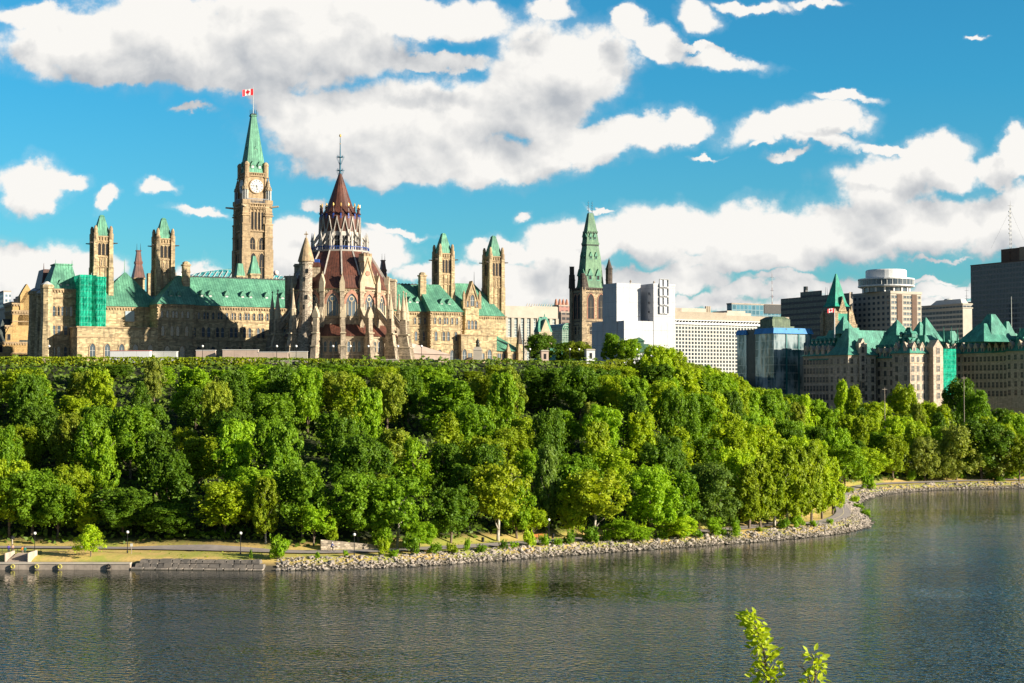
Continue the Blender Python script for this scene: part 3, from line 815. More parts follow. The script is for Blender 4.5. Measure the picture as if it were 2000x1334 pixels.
# ---------------- four slender ventilation towers
def vent_tower(px, ptop, pbase_roof, broad=0.0):
    x = X(px, 0) if not broad else CB.onY(px, 640, 0)[0]
    cx, cy = x, 0.2
    Z = lambda py: CB.onY(px, py, -2.5)[1]
    zt, zr2, zb, zs = Z(ptop), Z(pbase_roof), Z(pbase_roof+42), Z(pbase_roof+62)
    t = MB(); W_ = 5.0
    t.cbox(cx, cy, -1, zr2-.2, W_, W_, 0)
    for sx in (-1, 1):
        for sy in (-1, 1):
            ax, ay = cx+sx*W_/2, cy+sy*W_/2
            t.cbox(ax, ay, -1, zs*0.62, 1.9, 1.9, 0); t.cbox(ax, ay, zs*.62, zs, 1.6, 1.6, 0); t.cbox(ax, ay, zs, zr2-1.2, 1.3, 1.3, 0)
            t.lathe(ax, ay, [(.85, zr2-1.2), (.85, zr2+.6), (.62, zr2+.7), (.62, zr2+2.2), (.3, zr2+3.1)], 8, 1)
    for q in (-.85, .85):                              # vertical ribs
        t.box(cx+q-.18, cx+q+.18, cy-W_/2-.25, cy-W_/2, 14, zb, 1); t.box(cx-W_/2-.25, cx-W_/2, cy+q-.18, cy+q+.18, 14, zb, 1)
    for z in (zb-.3, zs-.2, zr2-2.2, zr2-.6, 8.8): t.cbox(cx, cy, z, z+.4, W_+.5, W_+.5, 1)
    for i in range(5):
        t.box(cx-2.1+i*.95, cx-1.7+i*.95, cy-W_/2-.3, cy-W_/2, zr2-1.7, zr2-.7, 1); t.box(cx-W_/2-.3, cx-W_/2, cy-2.1+i*.95, cy-1.7+i*.95, zr2-1.7, zr2-.7, 1)
    o = t.build('tower', [M['sand'], M['sand2']], cb)
    rf = MB(); rf.fru(cx, cy, zr2-.2, zt-.6, W_*1.0, W_*1.0, 1.5, 1.5, 0); rf.fru(cx, cy, zt-.6, zt, 1.7, 1.7, .8, .8, 0); rf.build('tower_roof', M['copper'], o)
    for q in (-1.25, 0, 1.25):
        h = (zr2-2.5-zb-.6); s = h/4.6
        inst('lancet', LV, o, (cx+q, cy-W_/2-.04, zb+.5), 0, (1, 1, s)); inst('lancet', LV, o, (cx-W_/2-.04, cy+q, zb+.5), E_, (1, 1, s))
    for q in (-.7, .7): inst('louvre', WG1, o, (cx+q, cy-W_/2-.04, zs+.5), 0, (.7, 1, .8))
    gg = MB()
    for sx in (-1, 1): gg.tube((cx+sx*2.6, cy-2.6, zr2-2.6), (cx+sx*4.6, cy-3.0, zr2-2.5), .28, .16, 5)
    gg.tube((cx-2.6, cy+2.6, zr2-2.6), (cx-4.4, cy+3.2, zr2-2.5), .28, .16, 5)
    gg.build('gargoyle', M['darkstone'], o)
    return o
vent_tower(197, 418, 459); vent_tower(318, 424, 464); vent_tower(866, 454, 493); vent_tower(964, 459, 499)

# ---------------- east pavilion at the left end
YP = -7.0
px0, px1 = X(91, YP), X(152, YP)
zpe = CB.onY(120, 564, YP)[1]
yE = CB.onX(68, 600, px0)[0]
p = MB(); wall_block(p, px0, tw[0]-2, YP, yE, -1, zpe, (S1-2, S2-1, 21.5, zpe-3.2), True)
for (ax, ay, r_, dz) in ((px0, YP, 1.9, 1.2), (tw[0]-3.2, YP, 1.7, 1.0), (px0, yE, 1.9, .2), (px0, (YP+yE)/2, 1.5, -1.0)):
    p.lathe(ax, ay, [(r_+.5, -1), (r_+.3, 9), (r_, 14), (r_, zpe+dz-1.4), (r_+.35, zpe+dz-1.2), (r_+.35, zpe+dz-.4), (r_, zpe+dz)], 8, 0)
    p.lathe(ax, ay, [(r_, zpe+dz), (.4, zpe+dz+1.0)], 8, 2)
p.build('pavilion_wall', [M['sand'], M['sand2'], M['leadframe']], cb)
g0, gz0 = CB.onY(105, 562, YP+2); g1, _ = CB.onY(147, 562, YP+2); h0, gz1 = CB.onY(112, 518, YP+6); h1, _ = CB.onY(138, 518, YP+6)
rf = MB(); mid = (YP+1.0+YP+12)/2
q = lambda a, b, y0, y1, z: [(a, y0, z), (b, y0, z), (b, y1, z), (a, y1, z)]
rf.loft([q(g0-2, g1+1, YP+.6, YP+14, zpe-.2), q(h0-1, h1, YP+4, YP+10.5, gz1)]); rf.cbox((h0+h1)/2-.5, YP+7.2, gz1, gz1+.4, h1-h0+1.6, 7, 0)
for a in (h0-1, h1): rf.tube((a, YP+4, gz1), (a, YP+4, gz1+1.6), .12, .04, 5)
pr = rf.build('pavilion_roof', M['copper'], cb)
for px in (118, 132):
    x, z = CB.onY(px, 553, YP+1.6); inst('dormer', DM, pr, (x, YP+1.2, z-1.4), 0, (.9, .8, .9))
rr2 = MB(); k0 = CB.onY(80, 562, YP+16)[0]; k1 = CB.onY(122, 562, YP+16)[0]; zt = CB.onY(95, 526, YP+16)[1]
rr2.loft([q(px0+.5, k1, YP+14, YP+26, zpe-2), q(px0+2.2, k1-1, YP+16, YP+24, zt)]); rr2.tube((px0+2.2, YP+16, zt), (px0+2.2, YP+16, zt+2), .15, .05, 5)
rr2.build('pavilion_roof', M['redroof'], cb)
for px in (113, 122, 131): inst('window', WG2, cb, (X(px, YP), YP-.05, zpe-8.6), 0, (1, 1, .9))
for px in (105, 115, 128, 138):
    for z in (3, 10, 16): inst('window', WG2, cb, (X(px, YP), YP-.05, z))
for yy in (YP+4, YP+9, YP+17, YP+22):
    for z in (3, 10, 17): inst('window', WG2, cb, (px0-.05, yy, z), E_)
# small tower roofs on the far side of the block, seen over the ridge
def far_turret(px, pyb, pyt, wpx, ly, mat, flat=.3, red=False):
    x, zb = CB.onY(px, pyb, ly); zt = CB.onY(px, pyt, ly)[1]; sc_ = 5.0; wv = wpx/sc_/1.35
    mb = MB(); mb.cbox(x, ly, ZE, zb+.1, wv*.9, wv*.9, 1); mb.cbox(x, ly, zb-.5, zb, wv*1.05, wv*1.05, 1)
    if red:
        h = zt-zb; mb.fru(x, ly, zb, zb+h*.52, wv, wv, wv*.52, wv*.52, 0); mb.cbox(x, ly, zb+h*.52, zb+h*.62, wv*.62, wv*.62, 0); mb.fru(x, ly, zb+h*.62, zt, wv*.52, wv*.52, wv*.32, wv*.32, 0); mb.cbox(x, ly, zt, zt+.4, wv*.42, wv*.42, 0)
        for s_ in (-1, 1): mb.tube((x+s_*wv*.16, ly-.3, zt), (x+s_*wv*.16, ly-.3, zt+2.8), .12, .03, 5, 2)
    else: mb.fru(x, ly, zb, zt, wv, wv, wv*flat, wv*flat, 0)
    return mb.build('ridge_turret', [M[mat], M['sand'], M['darkiron']], cb)
far_turret(270, 543, 491, 27, 26, 'redroof2', red=True); far_turret(748, 553, 510, 24, 20, 'redroof2', red=True)
far_turret(468, 539, 515, 21, 18, 'copper', .55); far_turret(496, 535, 500, 26, 18, 'copper', .25)
for px, pt in ((294, 534),): 
    x, zt = CB.onY(px, pt, 20); b_ = MB(); b_.cbox(x, 20, ZE, zt, 2.2, 2.2); b_.build('chimney', M['sand'], cb)
# pole on the left end roof peak
MB().tube((xpk, 3, zpk), (xpk, 3, zpk+4.2), .12, .04, 6).build('roof_finial', M['coppertrim'], cb)
MB().tube((xp2b, 3, zp2), (xp2b, 3, zp2+4.5), .12, .04, 6).build('roof_finial', M['darkiron'], cb)

# ---------------- green netting on a scaffold round the first tower
sx0, sx1 = X(155, -12), X(207, -12); ztop = CB.onY(180, 537, -12)[1]; zb = CB.onY(180, 636, -12)[1]
sc_root = empty('netted_scaffold', CB.o + CB.a*sx0 + CB.b*(-12) + Vector((0, 0, zb-1)), R(ANG), 'tall scaffold wrapped in bright green netting against the left tower', 'scaffold')
def m_net(name='green_netting', col=(0.02, 0.50, 0.32)):
    m, b = new_mat(name)
    t = b.n('ShaderNodeTexCoord'); P = t.outputs['Object']
    n = b.noise(P, 0.5, 5, 0.7); fold = b.noise(b.vec('MULTIPLY', P, (1.5, 1.5, .25)), 1.0, 4, 0.6)
    u_, P2, t2 = tangent_coord(b); s_ = b.sep(P)
    ln_ = b.math('MAXIMUM', b.math('GREATER_THAN', b.math('FRACT', b.math('DIVIDE', s_[2], 2.0)), .92), b.math('GREATER_THAN', b.math('FRACT', b.math('DIVIDE', u_, 2.5)), .94))
    col = b.mix(b.maprange(n, .38, .62), c4(col, 0.45), c4((col[0]+.02, col[1]*1.25, col[2]*1.25)))
    col = b.mix(b.math('MULTIPLY', ln_, .55), col, (.16, .55, .40, 1))
    dif = b.n('ShaderNodeBsdfDiffuse'); b.link(col, dif.inputs[0])
    trn = b.n('ShaderNodeBsdfTranslucent'); b.link(col, trn.inputs[0])
    bp = b.n('ShaderNodeBump'); bp.inputs['Strength'].default_value = .6; bp.inputs['Distance'].default_value = .3; b.link(fold, bp.inputs['Height'])
    b.link(bp.outputs[0], dif.inputs['Normal'])
    mx_ = b.n('ShaderNodeMixShader'); mx_.inputs[0].default_value = 0.4; b.link(dif.outputs[0], mx_.inputs[1]); b.link(trn.outputs[0], mx_.inputs[2])
    o = b.n('ShaderNodeOutputMaterial'); b.link(mx_.outputs[0], o.inputs[0]); return m
M['net'] = m_net()
W2, D2, H2 = sx1-sx0, 8.5, ztop-zb+1
ns = MB()
def wavy(p0, p1, z0, z1, nu, nv, mb, bulge=.22, m=0):
    p0, p1 = Vector(p0), Vector(p1); d = p1-p0; n = Vector((d.y, -d.x)).normalized(); vs = []; fs = []
    for j in range(nv+1):
        for i in range(nu+1):
            t, s = i/nu, j/nv
            k = bulge*abs(math.sin(math.pi*t*4))*abs(math.sin(math.pi*s*8)) + rnd.uniform(-.05, .05)
            q = p0 + d*t + n*k; vs.append((q.x, q.y, z0+(z1-z0)*s))
    for j in range(nv):
        for i in range(nu): a = j*(nu+1)+i; fs.append((a, a+1, a+nu+2, a+nu+1))
    mb.add(vs, fs, m)
mid = W2*.5
wavy((0, D2), (0, 0), 0, H2, 10, 24, ns); wavy((0, 0), (mid-.5, 0), 0, H2, 8, 24, ns); wavy((mid-.5, 0), (mid-.3, 1.6), 0, H2, 3, 24, ns)
wavy((mid-.3, 1.6), (mid+1.2, 0.2), 0, H2, 4, 24, ns); wavy((mid+1.2, .2), (W2, .2), 0, H2-.4, 8, 24, ns); wavy((W2, .2), (W2, D2), 0, H2-.4, 10, 24, ns)
ns.build('netting', M['net'], sc_root)
ps = MB()
for x in np.linspace(.3, W2-.3, 5):
    for y in (2.2, D2-.6): ps.tube((x, y, -1), (x, y, H2+rnd.uniform(.4, 1.3)), .06, .06, 5)
for z in np.arange(0, H2, 2.0):
    ps.box(0.3, W2-.3, 2.1, 2.2, z, z+.1); ps.box(.2, .3, 2.0, D2-.6, z, z+.1)
ps.build('scaffold_poles', m_plain('pale_tube', (.45, .62, .55), .5, .1), sc_root)

# ================================================================== clock tower
PT = Frame(at_depth(492, 700, 581).x, 581, HILL)
pt = empty('clock_tower', PT.o, R(ANG), 'tall golden stone clock tower with a pointed green copper spire', 'clock tower')
zc = lambda py: PT.onY(492, py, -5.5)[1]
W = 11.0; h = W/2
zG = zc(396)                                            # gallery level
M['towerstone'] = m_stone('tower_sandstone', (0.46, 0.335, 0.195), 1.0, .5, .3, .6)
t = MB()
t.box(-h+.6, h-.6, -h+.6, h-.6, -1, zG, 0)
zA, zB_, zC_ = zc(545), zc(487), zc(450)
for sx in (-1, 1):
    for sy in (-1, 1):
        ax, ay = sx*(h-1.2), sy*(h-1.2)
        t.cbox(ax, ay, -1, zB_, 3.3, 3.3, 0); t.cbox(ax, ay, zB_, zc(437), 2.9, 2.9, 0); t.cbox(ax, ay, zc(437), zG-.4, 2.5, 2.5, 0)
        t.cbox(ax, ay, zG-.4, zG+1.2, 2.9, 2.9, 1)
        for z in (zB_, zc(437), zc(462), zc(420)): t.cbox(ax, ay, z-.25, z+.25, 3.2, 3.2, 1)
        for py in (410, 463):                           # little gablets on the buttresses
            z = zc(py); t.fru(ax, ay, z-1.2, z+1.8, 3.05, 3.05, .5, .5, 1)
for fz in (0, 1):
    def P_(x0, x1, z0, z1, d0, d1, m=1):
        if fz == 0: t.box(x0, x1, -h+.6-d1, -h+.6-d0, z0, z1, m)
        else: t.box(-h+.6-d1, -h+.6-d0, x0, x1, z0, z1, m)
    P_(-h+2.6, h-2.6, zc(547), zc(490), 0, .55, 1)      # framed lower panel
    P_(-h+2.4, h-2.4, zc(490), zc(488), 0, .9, 1)
    P_(-h+2.4, h-2.4, zc(452), zc(449.5), 0, .5, 1)
    for i in range(10): P_(-3.0+i*.62, -2.7+i*.62, zc(408), zc(404), 0, .6, 1)
    P_(-h+2.4, h-2.4, zc(404), zc(402), 0, .7, 1); P_(-h+2.4, h-2.4, zc(398), zG, 0, .9, 1)
    for i in range(7): P_(-2.8+i*.86, -2.4+i*.86, zc(402), zc(398), 0, .55, 1)
    for i in range(5): P_(-2.75+i*1.28, -2.35+i*1.28, zc(452), zc(406), 0, .35, 1)
t.build('shaft', [M['towerstone'], M['sand2']], pt)
L1 = gothic_mesh('belfry_lancet', .85, 7.0, M['sand2'], M['louvre'], 1, tracery=False)
L2 = gothic_mesh('pair_opening', 2.0, 4.6, M['sand2'], M['louvre'], 2, bar=M['sand2'])
L3 = gothic_mesh('panel_light', 1.9, 9.6, M['sand2'], M['louvre'], 2, bar=M['sand2'])
for fz, rz in ((0, N_), (1, E_)):
    def W_at(me_, u, z, d, nm='louvre_window', s=(1, 1, 1)):
        inst(nm, me_, pt, (u, -h+.6-d, z) if fz == 0 else (-h+.6-d, u, z), rz, s)
    for i in range(4): W_at(L1, -1.93+i*1.28, zc(447), .05, s=(1, 1, (zc(411)-zc(447))/7.3))
    for u in (-1.75, 1.75): W_at(L2, u, zc(487), .06, 'arched_opening')
    for u in (-1.6, 1.6): W_at(L3, u, zc(545), .58, 'panel_window')
# clock stage
zK0, zK1 = zG, zc(336); cw = 7.9; ch = cw/2
t = MB(); t.cbox(0, 0, zK0, zK1-.1, cw, cw, 0)
for fz in (0, 1):
    def P_(x0, x1, z0, z1, d0, d1, m=1):
        if fz == 0: t.box(x0, x1, -ch-d1, -ch-d0, z0, z1, m)
        else: t.box(-ch-d1, -ch-d0, x0, x1, z0, z1, m)
    P_(-ch, -ch+.8, zK0, zc(336), 0, .3); P_(ch-.8, ch, zK0, zc(336), 0, .3); P_(-ch, ch, zc(343), zc(341), 0, .4); P_(-ch-.2, ch+.2, zc(337), zc(335.5), 0, .5)
    for i in range(9): P_(-3.0+i*.68, -2.7+i*.68, zc(341), zc(337), 0, .3)
for sx in (-1, 1):
    for sy in (-1, 1): t.lathe(sx*(ch-.3), sy*(ch-.3), [(1.05, zc(345)), (1.05, zc(322)), (1.2, zc(321)), (1.0, zc(317)), (.4, zc(314))], 8, 0)
t.build('clock_stage', [M['sand2'], M['sand2']], pt)
zk = zc(362)
for fz, rz in ((0, N_), (1, E_)):
    f = MB(); f.lathe(0, 0, [(2.75, -.2), (2.75, .28), (2.4, .28)], 32, 1); f.lathe(0, 0, [(2.42, 0), (2.42, .3)], 32, 0)
    for i in range(12):
        a = 2*math.pi*i/12; f.add([(math.cos(a)*r1-math.sin(a)*s1, math.sin(a)*r1+math.cos(a)*s1, .325) for r1, s1 in ((1.65,-.10),(2.25,-.15),(2.25,.15),(1.65,.10))], [(0,1,2,3)], 2)
    f.lathe(0, 0, [(1.35, .30), (1.35, .315), (1.28, .315)], 24, 2)
    f.lathe(0, 0, [(1.25, .31), (1.25, .33)], 24, 0)
    vs = [(x, -z_, y) for x, y, z_ in f.v]; f.v = vs
    cf = f.build('clock_face', [M['clockface'], M['sand2'], M['black']], pt, loc=(0, -ch-.12, zk) if fz == 0 else (-ch-.12, 0, zk), rz=rz)
    hd = MB()                                            # a quarter to six
    for ang, ln, wd in ((270, 2.15, .13), (172, 1.45, .18)):
        a = R(ang); dx, dz = math.sin(a), math.cos(a); nx_, nz_ = dz, -dx
        hd.add([(nx_*wd*k-dx*.35*(1-j)+dx*ln*j, -.40, nz_*wd*k-dz*.35*(1-j)+dz*ln*j) for j, k in ((0,-1),(1,-.5),(1,.5),(0,1))], [(0,1,2,3)])
    hd.build('clock_hands', M['black'], cf)
# balcony railing below the clock
rl = MB()
for fz in (0, 1):
    for i in range(15):
        u = -3.6+i*.51
        if fz == 0: rl.box(u-.06, u+.06, -h-.05, -h+.07, zG, zG+1.5)
        else: rl.box(-h-.05, -h+.07, u-.06, u+.06, zG, zG+1.5)
    rl.box(*((-3.8, 3.8, -h-.1, -h+.12) if fz == 0 else (-h-.1, -h+.12, -3.8, 3.8)), zG+1.45, zG+1.65)
rl.build('gallery_railing', m_plain('grey_railing', (.25, .27, .30), .5, .2), pt)
# four corner pinnacles and gargoyles
for sx in (-1, 1):
    for sy in (-1, 1):
        pn = MB(); ax, ay = sx*(h-1.1), sy*(h-1.1)
        for i in range(8):
            a = 2*math.pi*(i+.5)/8; pn.tube((ax+.95*math.cos(a), ay+.95*math.sin(a), zG+1.1), (ax+.95*math.cos(a), ay+.95*math.sin(a), zc(370)), .2, .2, 5, 1)
        pn.cyl(ax, ay, zG+1, zc(370), .45, .45, 8, 2)
        pn.lathe(ax, ay, [(1.25, zc(370)), (1.25, zc(367)), (1.05, zc(366)), (.9, zc(362)), (.12, zc(346))], 8, 0); pn.lathe(ax, ay, [(.1, zc(346)), (.4, zc(345)), (.1, zc(343))], 6, 0)
        for i in range(8):
            a = 2*math.pi*(i+.5)/8; pn.fru(ax+1.05*math.cos(a), ay+1.05*math.sin(a), zc(370), zc(363), .5, .5, .05, .05, 0)
        pn.build('pinnacle', [M['greystone'], M['leadframe'], M['louvre']], pt)
gg = MB()
for (ax, ay, bx, by) in ((-h+.8, -h, -h-1.2, -h-2.6), (h-.6, -h, h+2.0, -h-1.6), (-h, h-1, -h-3.0, h+.2)):
    gg.tube((ax, ay, zc(403)), (bx, by, zc(401.5)), .42, .28, 6)
gg.build('gargoyle', M['libtrim'], pt)
# spire
zS0, zS1 = zc(335.5), zc(222)
sp_ = MB(); sp_.fru(0, 0, zS0-.2, zS0+2.2, 7.9, 7.9, 6.9, 6.9); sp_.fru(0, 0, zS0+2.2, zS1, 6.9, 6.9, 1.75, 1.75); sp_.cbox(0, 0, zS1, zS1+.5, 2.3, 2.3)
so = sp_.build('spire', M['copper'], pt)
for fz in (0, 1):
    for u, z, s in ((-1.35, zS0+1.4, 1.0), (1.35, zS0+1.4, 1.0), (0.15, zc(293), .7)):
        inset = 3.95 - (z-zS0)*.0+0 if z < zS0+3 else 2.55
        if z < zS0+3: inset = 3.75
        inst('spire_dormer', DM, so, (u, -inset, z) if fz == 0 else (-inset, u, z), N_ if fz == 0 else E_, (s, s*.8, s))
cr = MB()
for i in range(8):
    a = 2*math.pi*i/8; cr.tube((1.2*math.cos(a), 1.2*math.sin(a), zS1+.4), (1.25*math.cos(a), 1.25*math.sin(a), zc(209)), .07, .05, 5)
cr.cbox(0, 0, zS1+.4, zS1+1.0, 1.6, 1.6)
cr.build('spire_crest', M['darkiron'], so)
MB().tube((0, 0, zS1), (0, 0, zc(164)), .14, .07, 8).build('flagpole', M['leadframe'], pt)
def maple_flag(name, w, h_, parent, loc, rz, wav=.25):
    mb = MB(); nu, nv = 16, 6; vs = []; fs = []
    zz = lambda t: wav*math.sin(t*7)*t
    for j in range(nv+1):
        for i in range(nu+1):
            t = i/nu; vs.append((w*t, zz(t), h_*j/nv - .25*h_*t*t))
    mb.add(vs, [(j*(nu+1)+i, j*(nu+1)+i+1, (j+1)*(nu+1)+i+1, (j+1)*(nu+1)+i) for j in range(nv) for i in range(nu)])
    mb.m = [0 if (i < nu/4 or i >= 3*nu/4) else 1 for j in range(nv) for i in range(nu)]
    leaf = [(0,-.42),(0.03,-.42),(.02,-.2),(.22,-.24),(.17,-.14),(.38,.05),(.31,.08),(.34,.22),(.22,.19),(.19,.25),(.08,.12),(.12,.36),(.06,.32),(0,.46),(-.06,.32),(-.12,.36),(-.08,.12),(-.19,.25),(-.22,.19),(-.34,.22),(-.31,.08),(-.38,.05),(-.17,-.14),(-.22,-.24),(-.02,-.2),(-.03,-.42)]
    for yy in (-.03, .03):
        mb.add([(w*.5+x*h_*.95, zz(.5+x*h_*.95/w)+yy, h_*.5+z*h_*.95-.25*h_*(.5+x*h_*.95/w)**2) for x, z in leaf], [tuple(range(len(leaf)))], 0)
    return mb.build(name, [M['red'], M['flagwhite']], parent, loc=loc, rz=rz)
zf0, zf1 = zc(180), zc(167.5)
maple_flag('flag', 3.9, zf1-zf0, pt, (-.1, -.1, zf0), R(180-ANG+8))
# ================================================================== the round library
LD = 500.0
LB = Vector((at_depth(663, 700, LD).x, LD, HILL))
lib = empty('round_library', LB, 0.0, 'round gothic stone library with brown conical roof and flying buttresses', 'library')
OFF = 9.0
zl = lambda py, Y=LD: zpix(py, Y) - HILL
def PA(k, r, z=None):
    a = R(-90 + OFF + 22.5*k)
    return (r*math.cos(a), r*math.sin(a)) if z is None else (r*math.cos(a), r*math.sin(a), z)
def ring16(r, z): return [PA(k, r, z) for k in range(16)]
R1, R2, zw1, zw2, zw3 = 18.3, 15.3, 8.7, 12.6, 23.4
w = MB(); w.loft([ring16(R1+.5, -1), ring16(R1+.5, 1.2), ring16(R1, 1.4), ring16(R1, zw1)], 0)
w.loft([ring16(R1+.25, 2.9), ring16(R1+.25, 3.3)], 1); w.loft([ring16(R1+.3, zw1-.5), ring16(R1+.45, zw1)], 1)
w.build('lower_wall', [M['lib'], M['libtrim']], lib)
r = MB(); r.loft([ring16(R1+.8, zw1), ring16(R1+.6, zw1+.25), ring16(R2-.2, zw2)], 0); r.build('lower_roof', M['redroof'], lib)
w = MB(); w.loft([ring16(R2, zw2-1), ring16(R2, zw3)], 0); w.loft([ring16(R2+.2, zw2+1.8), ring16(R2+.2, zw2+2.2)], 1)
w.loft([ring16(R2+.25, zw3-1.3), ring16(R2+.3, zw3-.9)], 1); w.loft([ring16(R2+.3, zw3-.4), ring16(R2+.6, zw3)], 1)
for k in range(16):
    for i in range(7):
        a, b_ = Vector(PA(k, R2+.18)), Vector(PA(k+1, R2+.18)); q_ = a.lerp(b_, (i+.5)/7); w.cbox(q_.x, q_.y, zw3-.95, zw3-.4, .34, .34, 1)
w.build('upper_wall', [M['lib'], M['libtrim']], lib)
prof = [(R2+.9, zw3), (R2+.55, zw3+.3), (14.2, 27.6), (14.0, 27.9), (11.75, 31.6), (9.05, zl(493))]
r = MB(); r.loft([ring16(rr, z) for rr, z in prof], 0); r.build('roof', M['redroof'], lib)
# pale ribs down the roof, corner pinnacles, wall piers
for k in range(16):
    rb = MB()
    for (ra, za), (rb_, zb2) in zip(prof[2:], prof[3:]): rb.tube(PA(k, ra+.05, za+.05), PA(k, rb_+.05, zb2+.05), .30, .26, 4)
    rb.build('roof_rib', M['whitestone'], lib)
def orient(k, half=0.0): return R(OFF + 22.5*(k+half))
pier = MB(); pier.box(-.65, .65, -.9, .3, zw2-2, zw3+.2, 0); pier.box(-.8, .8, -1.1, .3, zw3-1, zw3+.2, 1)
pier.extr([(-.8, zw3+.2), (.8, zw3+.2), (.8, zw3+1.8), (0, zw3+4.4), (-.8, zw3+1.8)], -1.1, .5, 1)
pier.fru(0, -.3, zw3+2, zw3+5.2, .7, .7, .1, .1, 1)
pier_me = pier.mesh('gablet_pier', [M['lib'], M['libtrim']])
for k in range(16): inst('wall_pier', pier_me, lib, PA(k, R2, 0), orient(k))
# tracery windows of the upper drum with pinkish voussoirs
mb = MB(); W3 = 3.5; H3 = 6.6
o = arch(W3, H3); ou = arch(W3+1.7, H3+1.3, z0=-.1)
L = len(o)
vs = [(x, -.34, z) for x, z in ou] + [(x, -.34, z) for x, z in o] + [(x, .1, z) for x, z in ou] + [(x, .1, z) for x, z in o]
for i in range(L):
    j = (i+1) % L; up = 0 if (ou[i][1] > 3.0 and ou[j][1] > 3.0) else 2
    mb.add([vs[i], vs[j], vs[L+j], vs[L+i]], [(0,1,2,3)], up); mb.add([vs[i], vs[2*L+i], vs[2*L+j], vs[j]], [(0,1,2,3)], up); mb.add([vs[L+i], vs[L+j], vs[3*L+j], vs[3*L+i]], [(0,1,2,3)], 2)
mb.add([(x, .0, z) for x, z in o], [tuple(range(L))], 1)
for x in (-.62, .62): mb.extr(arch(.95, 3.9, x), -.10, .0, 3)
for x in (-1.2, 0, 1.2): mb.box(x-.10, x+.10, -.16, 0, 0, 4.1, 2)
mb.extr([(math.cos(a)*.85, 5.0+math.sin(a)*.85) for a in np.linspace(0, 6.283, 13)[:-1]], -.10, 0, 2)
mb.extr([(math.cos(a)*.55, 5.0+math.sin(a)*.55) for a in np.linspace(0, 6.283, 13)[:-1]], -.14, -.09, 3)
TW = mb.mesh('tracery', [M['pinkstone'], M['glass'], M['libtrim'], M['glass']])
LW = gothic_mesh('lower_light', .95, 3.3, M['libtrim'], M['glass'], 1)
mb = MB(); o = arch(.95+.9, 4.1); ou_ = arch(.95+1.3, 4.35); 
for k in range(16):
    a, b_ = Vector(PA(k, R2)), Vector(PA(k+1, R2)); c_ = (a+b_)/2; n = c_.normalized()
    inst('tracery_window', TW, lib, (c_.x+n.x*.04, c_.y+n.y*.04, zw2+2.4), orient(k, .5), (1, 1, 1.05))
    a, b_ = Vector(PA(k, R1)), Vector(PA(k+1, R1)); n = ((a+b_)/2).normalized()
    for t in (.27, .5, .73):
        q_ = a.lerp(b_, t); inst('lancet_window', LW, lib, (q_.x+n.x*.04, q_.y+n.y*.04, 3.9), orient(k, .5))
# flying buttresses: outer pier + sloping arm; radial plane is local y
def buttress_mesh(tall):
    mb = MB(); d = -(22.3)                                # local y of the pier centre (radius)
    mb.fru(0, d+.6, -1, 5.5, 1.9, 5.4, 1.5, 3.9, 0, 0, .5); mb.fru(0, d+1.1, 5.5, 9.5, 1.5, 3.7, 1.4, 2.7, 0, 0, .3); mb.fru(0, d+1.3, 9.5, 14.2, 1.35, 2.2, 1.3, 1.9, 0)
    for z in (5.5, 9.5, 3.0): mb.cbox(0, d+.9, z-.15, z+.2, 1.75, 4.2 if z < 6 else 2.9, 1)
    if tall:
        mb.lathe(0, d+1.3, [(.95, 14.2), (.95, 16.6), (1.1, 16.8), (.8, 17.2), (.08, 22.6)], 8, 1, .39); mb.lathe(0, d+1.3, [(.08, 22.5), (.35, 22.9), (.08, 23.3)], 5, 1)
        for s_ in (-1, 1): mb.fru(s_*.8, d+1.3, 15, 18.4, .45, .45, .05, .05, 1)
    else:
        mb.extr([(-.95, 14.2), (.95, 14.2), (.95, 15.2), (0, 17.6), (-.95, 15.2)], d+.3, d+2.3, 1)
        mb.fru(0, d+1.3, 16.4, 18.6, .6, .6, .1, .1, 1)
    # sloping arms
    for z0, z1, th in ((12.2, 18.4, 1.5), (7.0, 11.5, 1.3)):
        y0, y1 = d+2.0, -R2
        mb.add([(-.5, y0, z0), (.5, y0, z0), (.5, y1, z1), (-.5, y1, z1), (-.5, y0, z0-th), (.5, y0, z0-th), (.5, y1, z1-th*1.6), (-.5, y1, z1-th*1.6)],
               [(0,1,2,3), (7,6,5,4), (0,4,5,1), (1,5,6,2), (3,7,4,0)], 0)
        mb.add([(-.65, y0, z0+.05), (.65, y0, z0+.05), (.65, y1, z1+.05), (-.65, y1, z1+.05), (-.65, y0, z0+.35), (.65, y0, z0+.35), (.65, y1, z1+.35), (-.65, y1, z1+.35)],
               [(0,3,2,1), (4,5,6,7), (0,1,5,4), (1,2,6,5), (2,3,7,6), (3,0,4,7)], 1)
    return mb.mesh('flying_buttress', [M['lib'], M['libtrim']])
BT, BS = buttress_mesh(True), buttress_mesh(False)
for k in range(16):
    a = (OFF + 22.5*k + 180) % 360 - 180
    inst('flying_buttress', BS if abs(a) < 40 and a > -12 or abs(a) < 18 else BT, lib, (0, 0, 0), orient(k), (1, 1, 1.0 if abs(a) > 30 else 1.0))
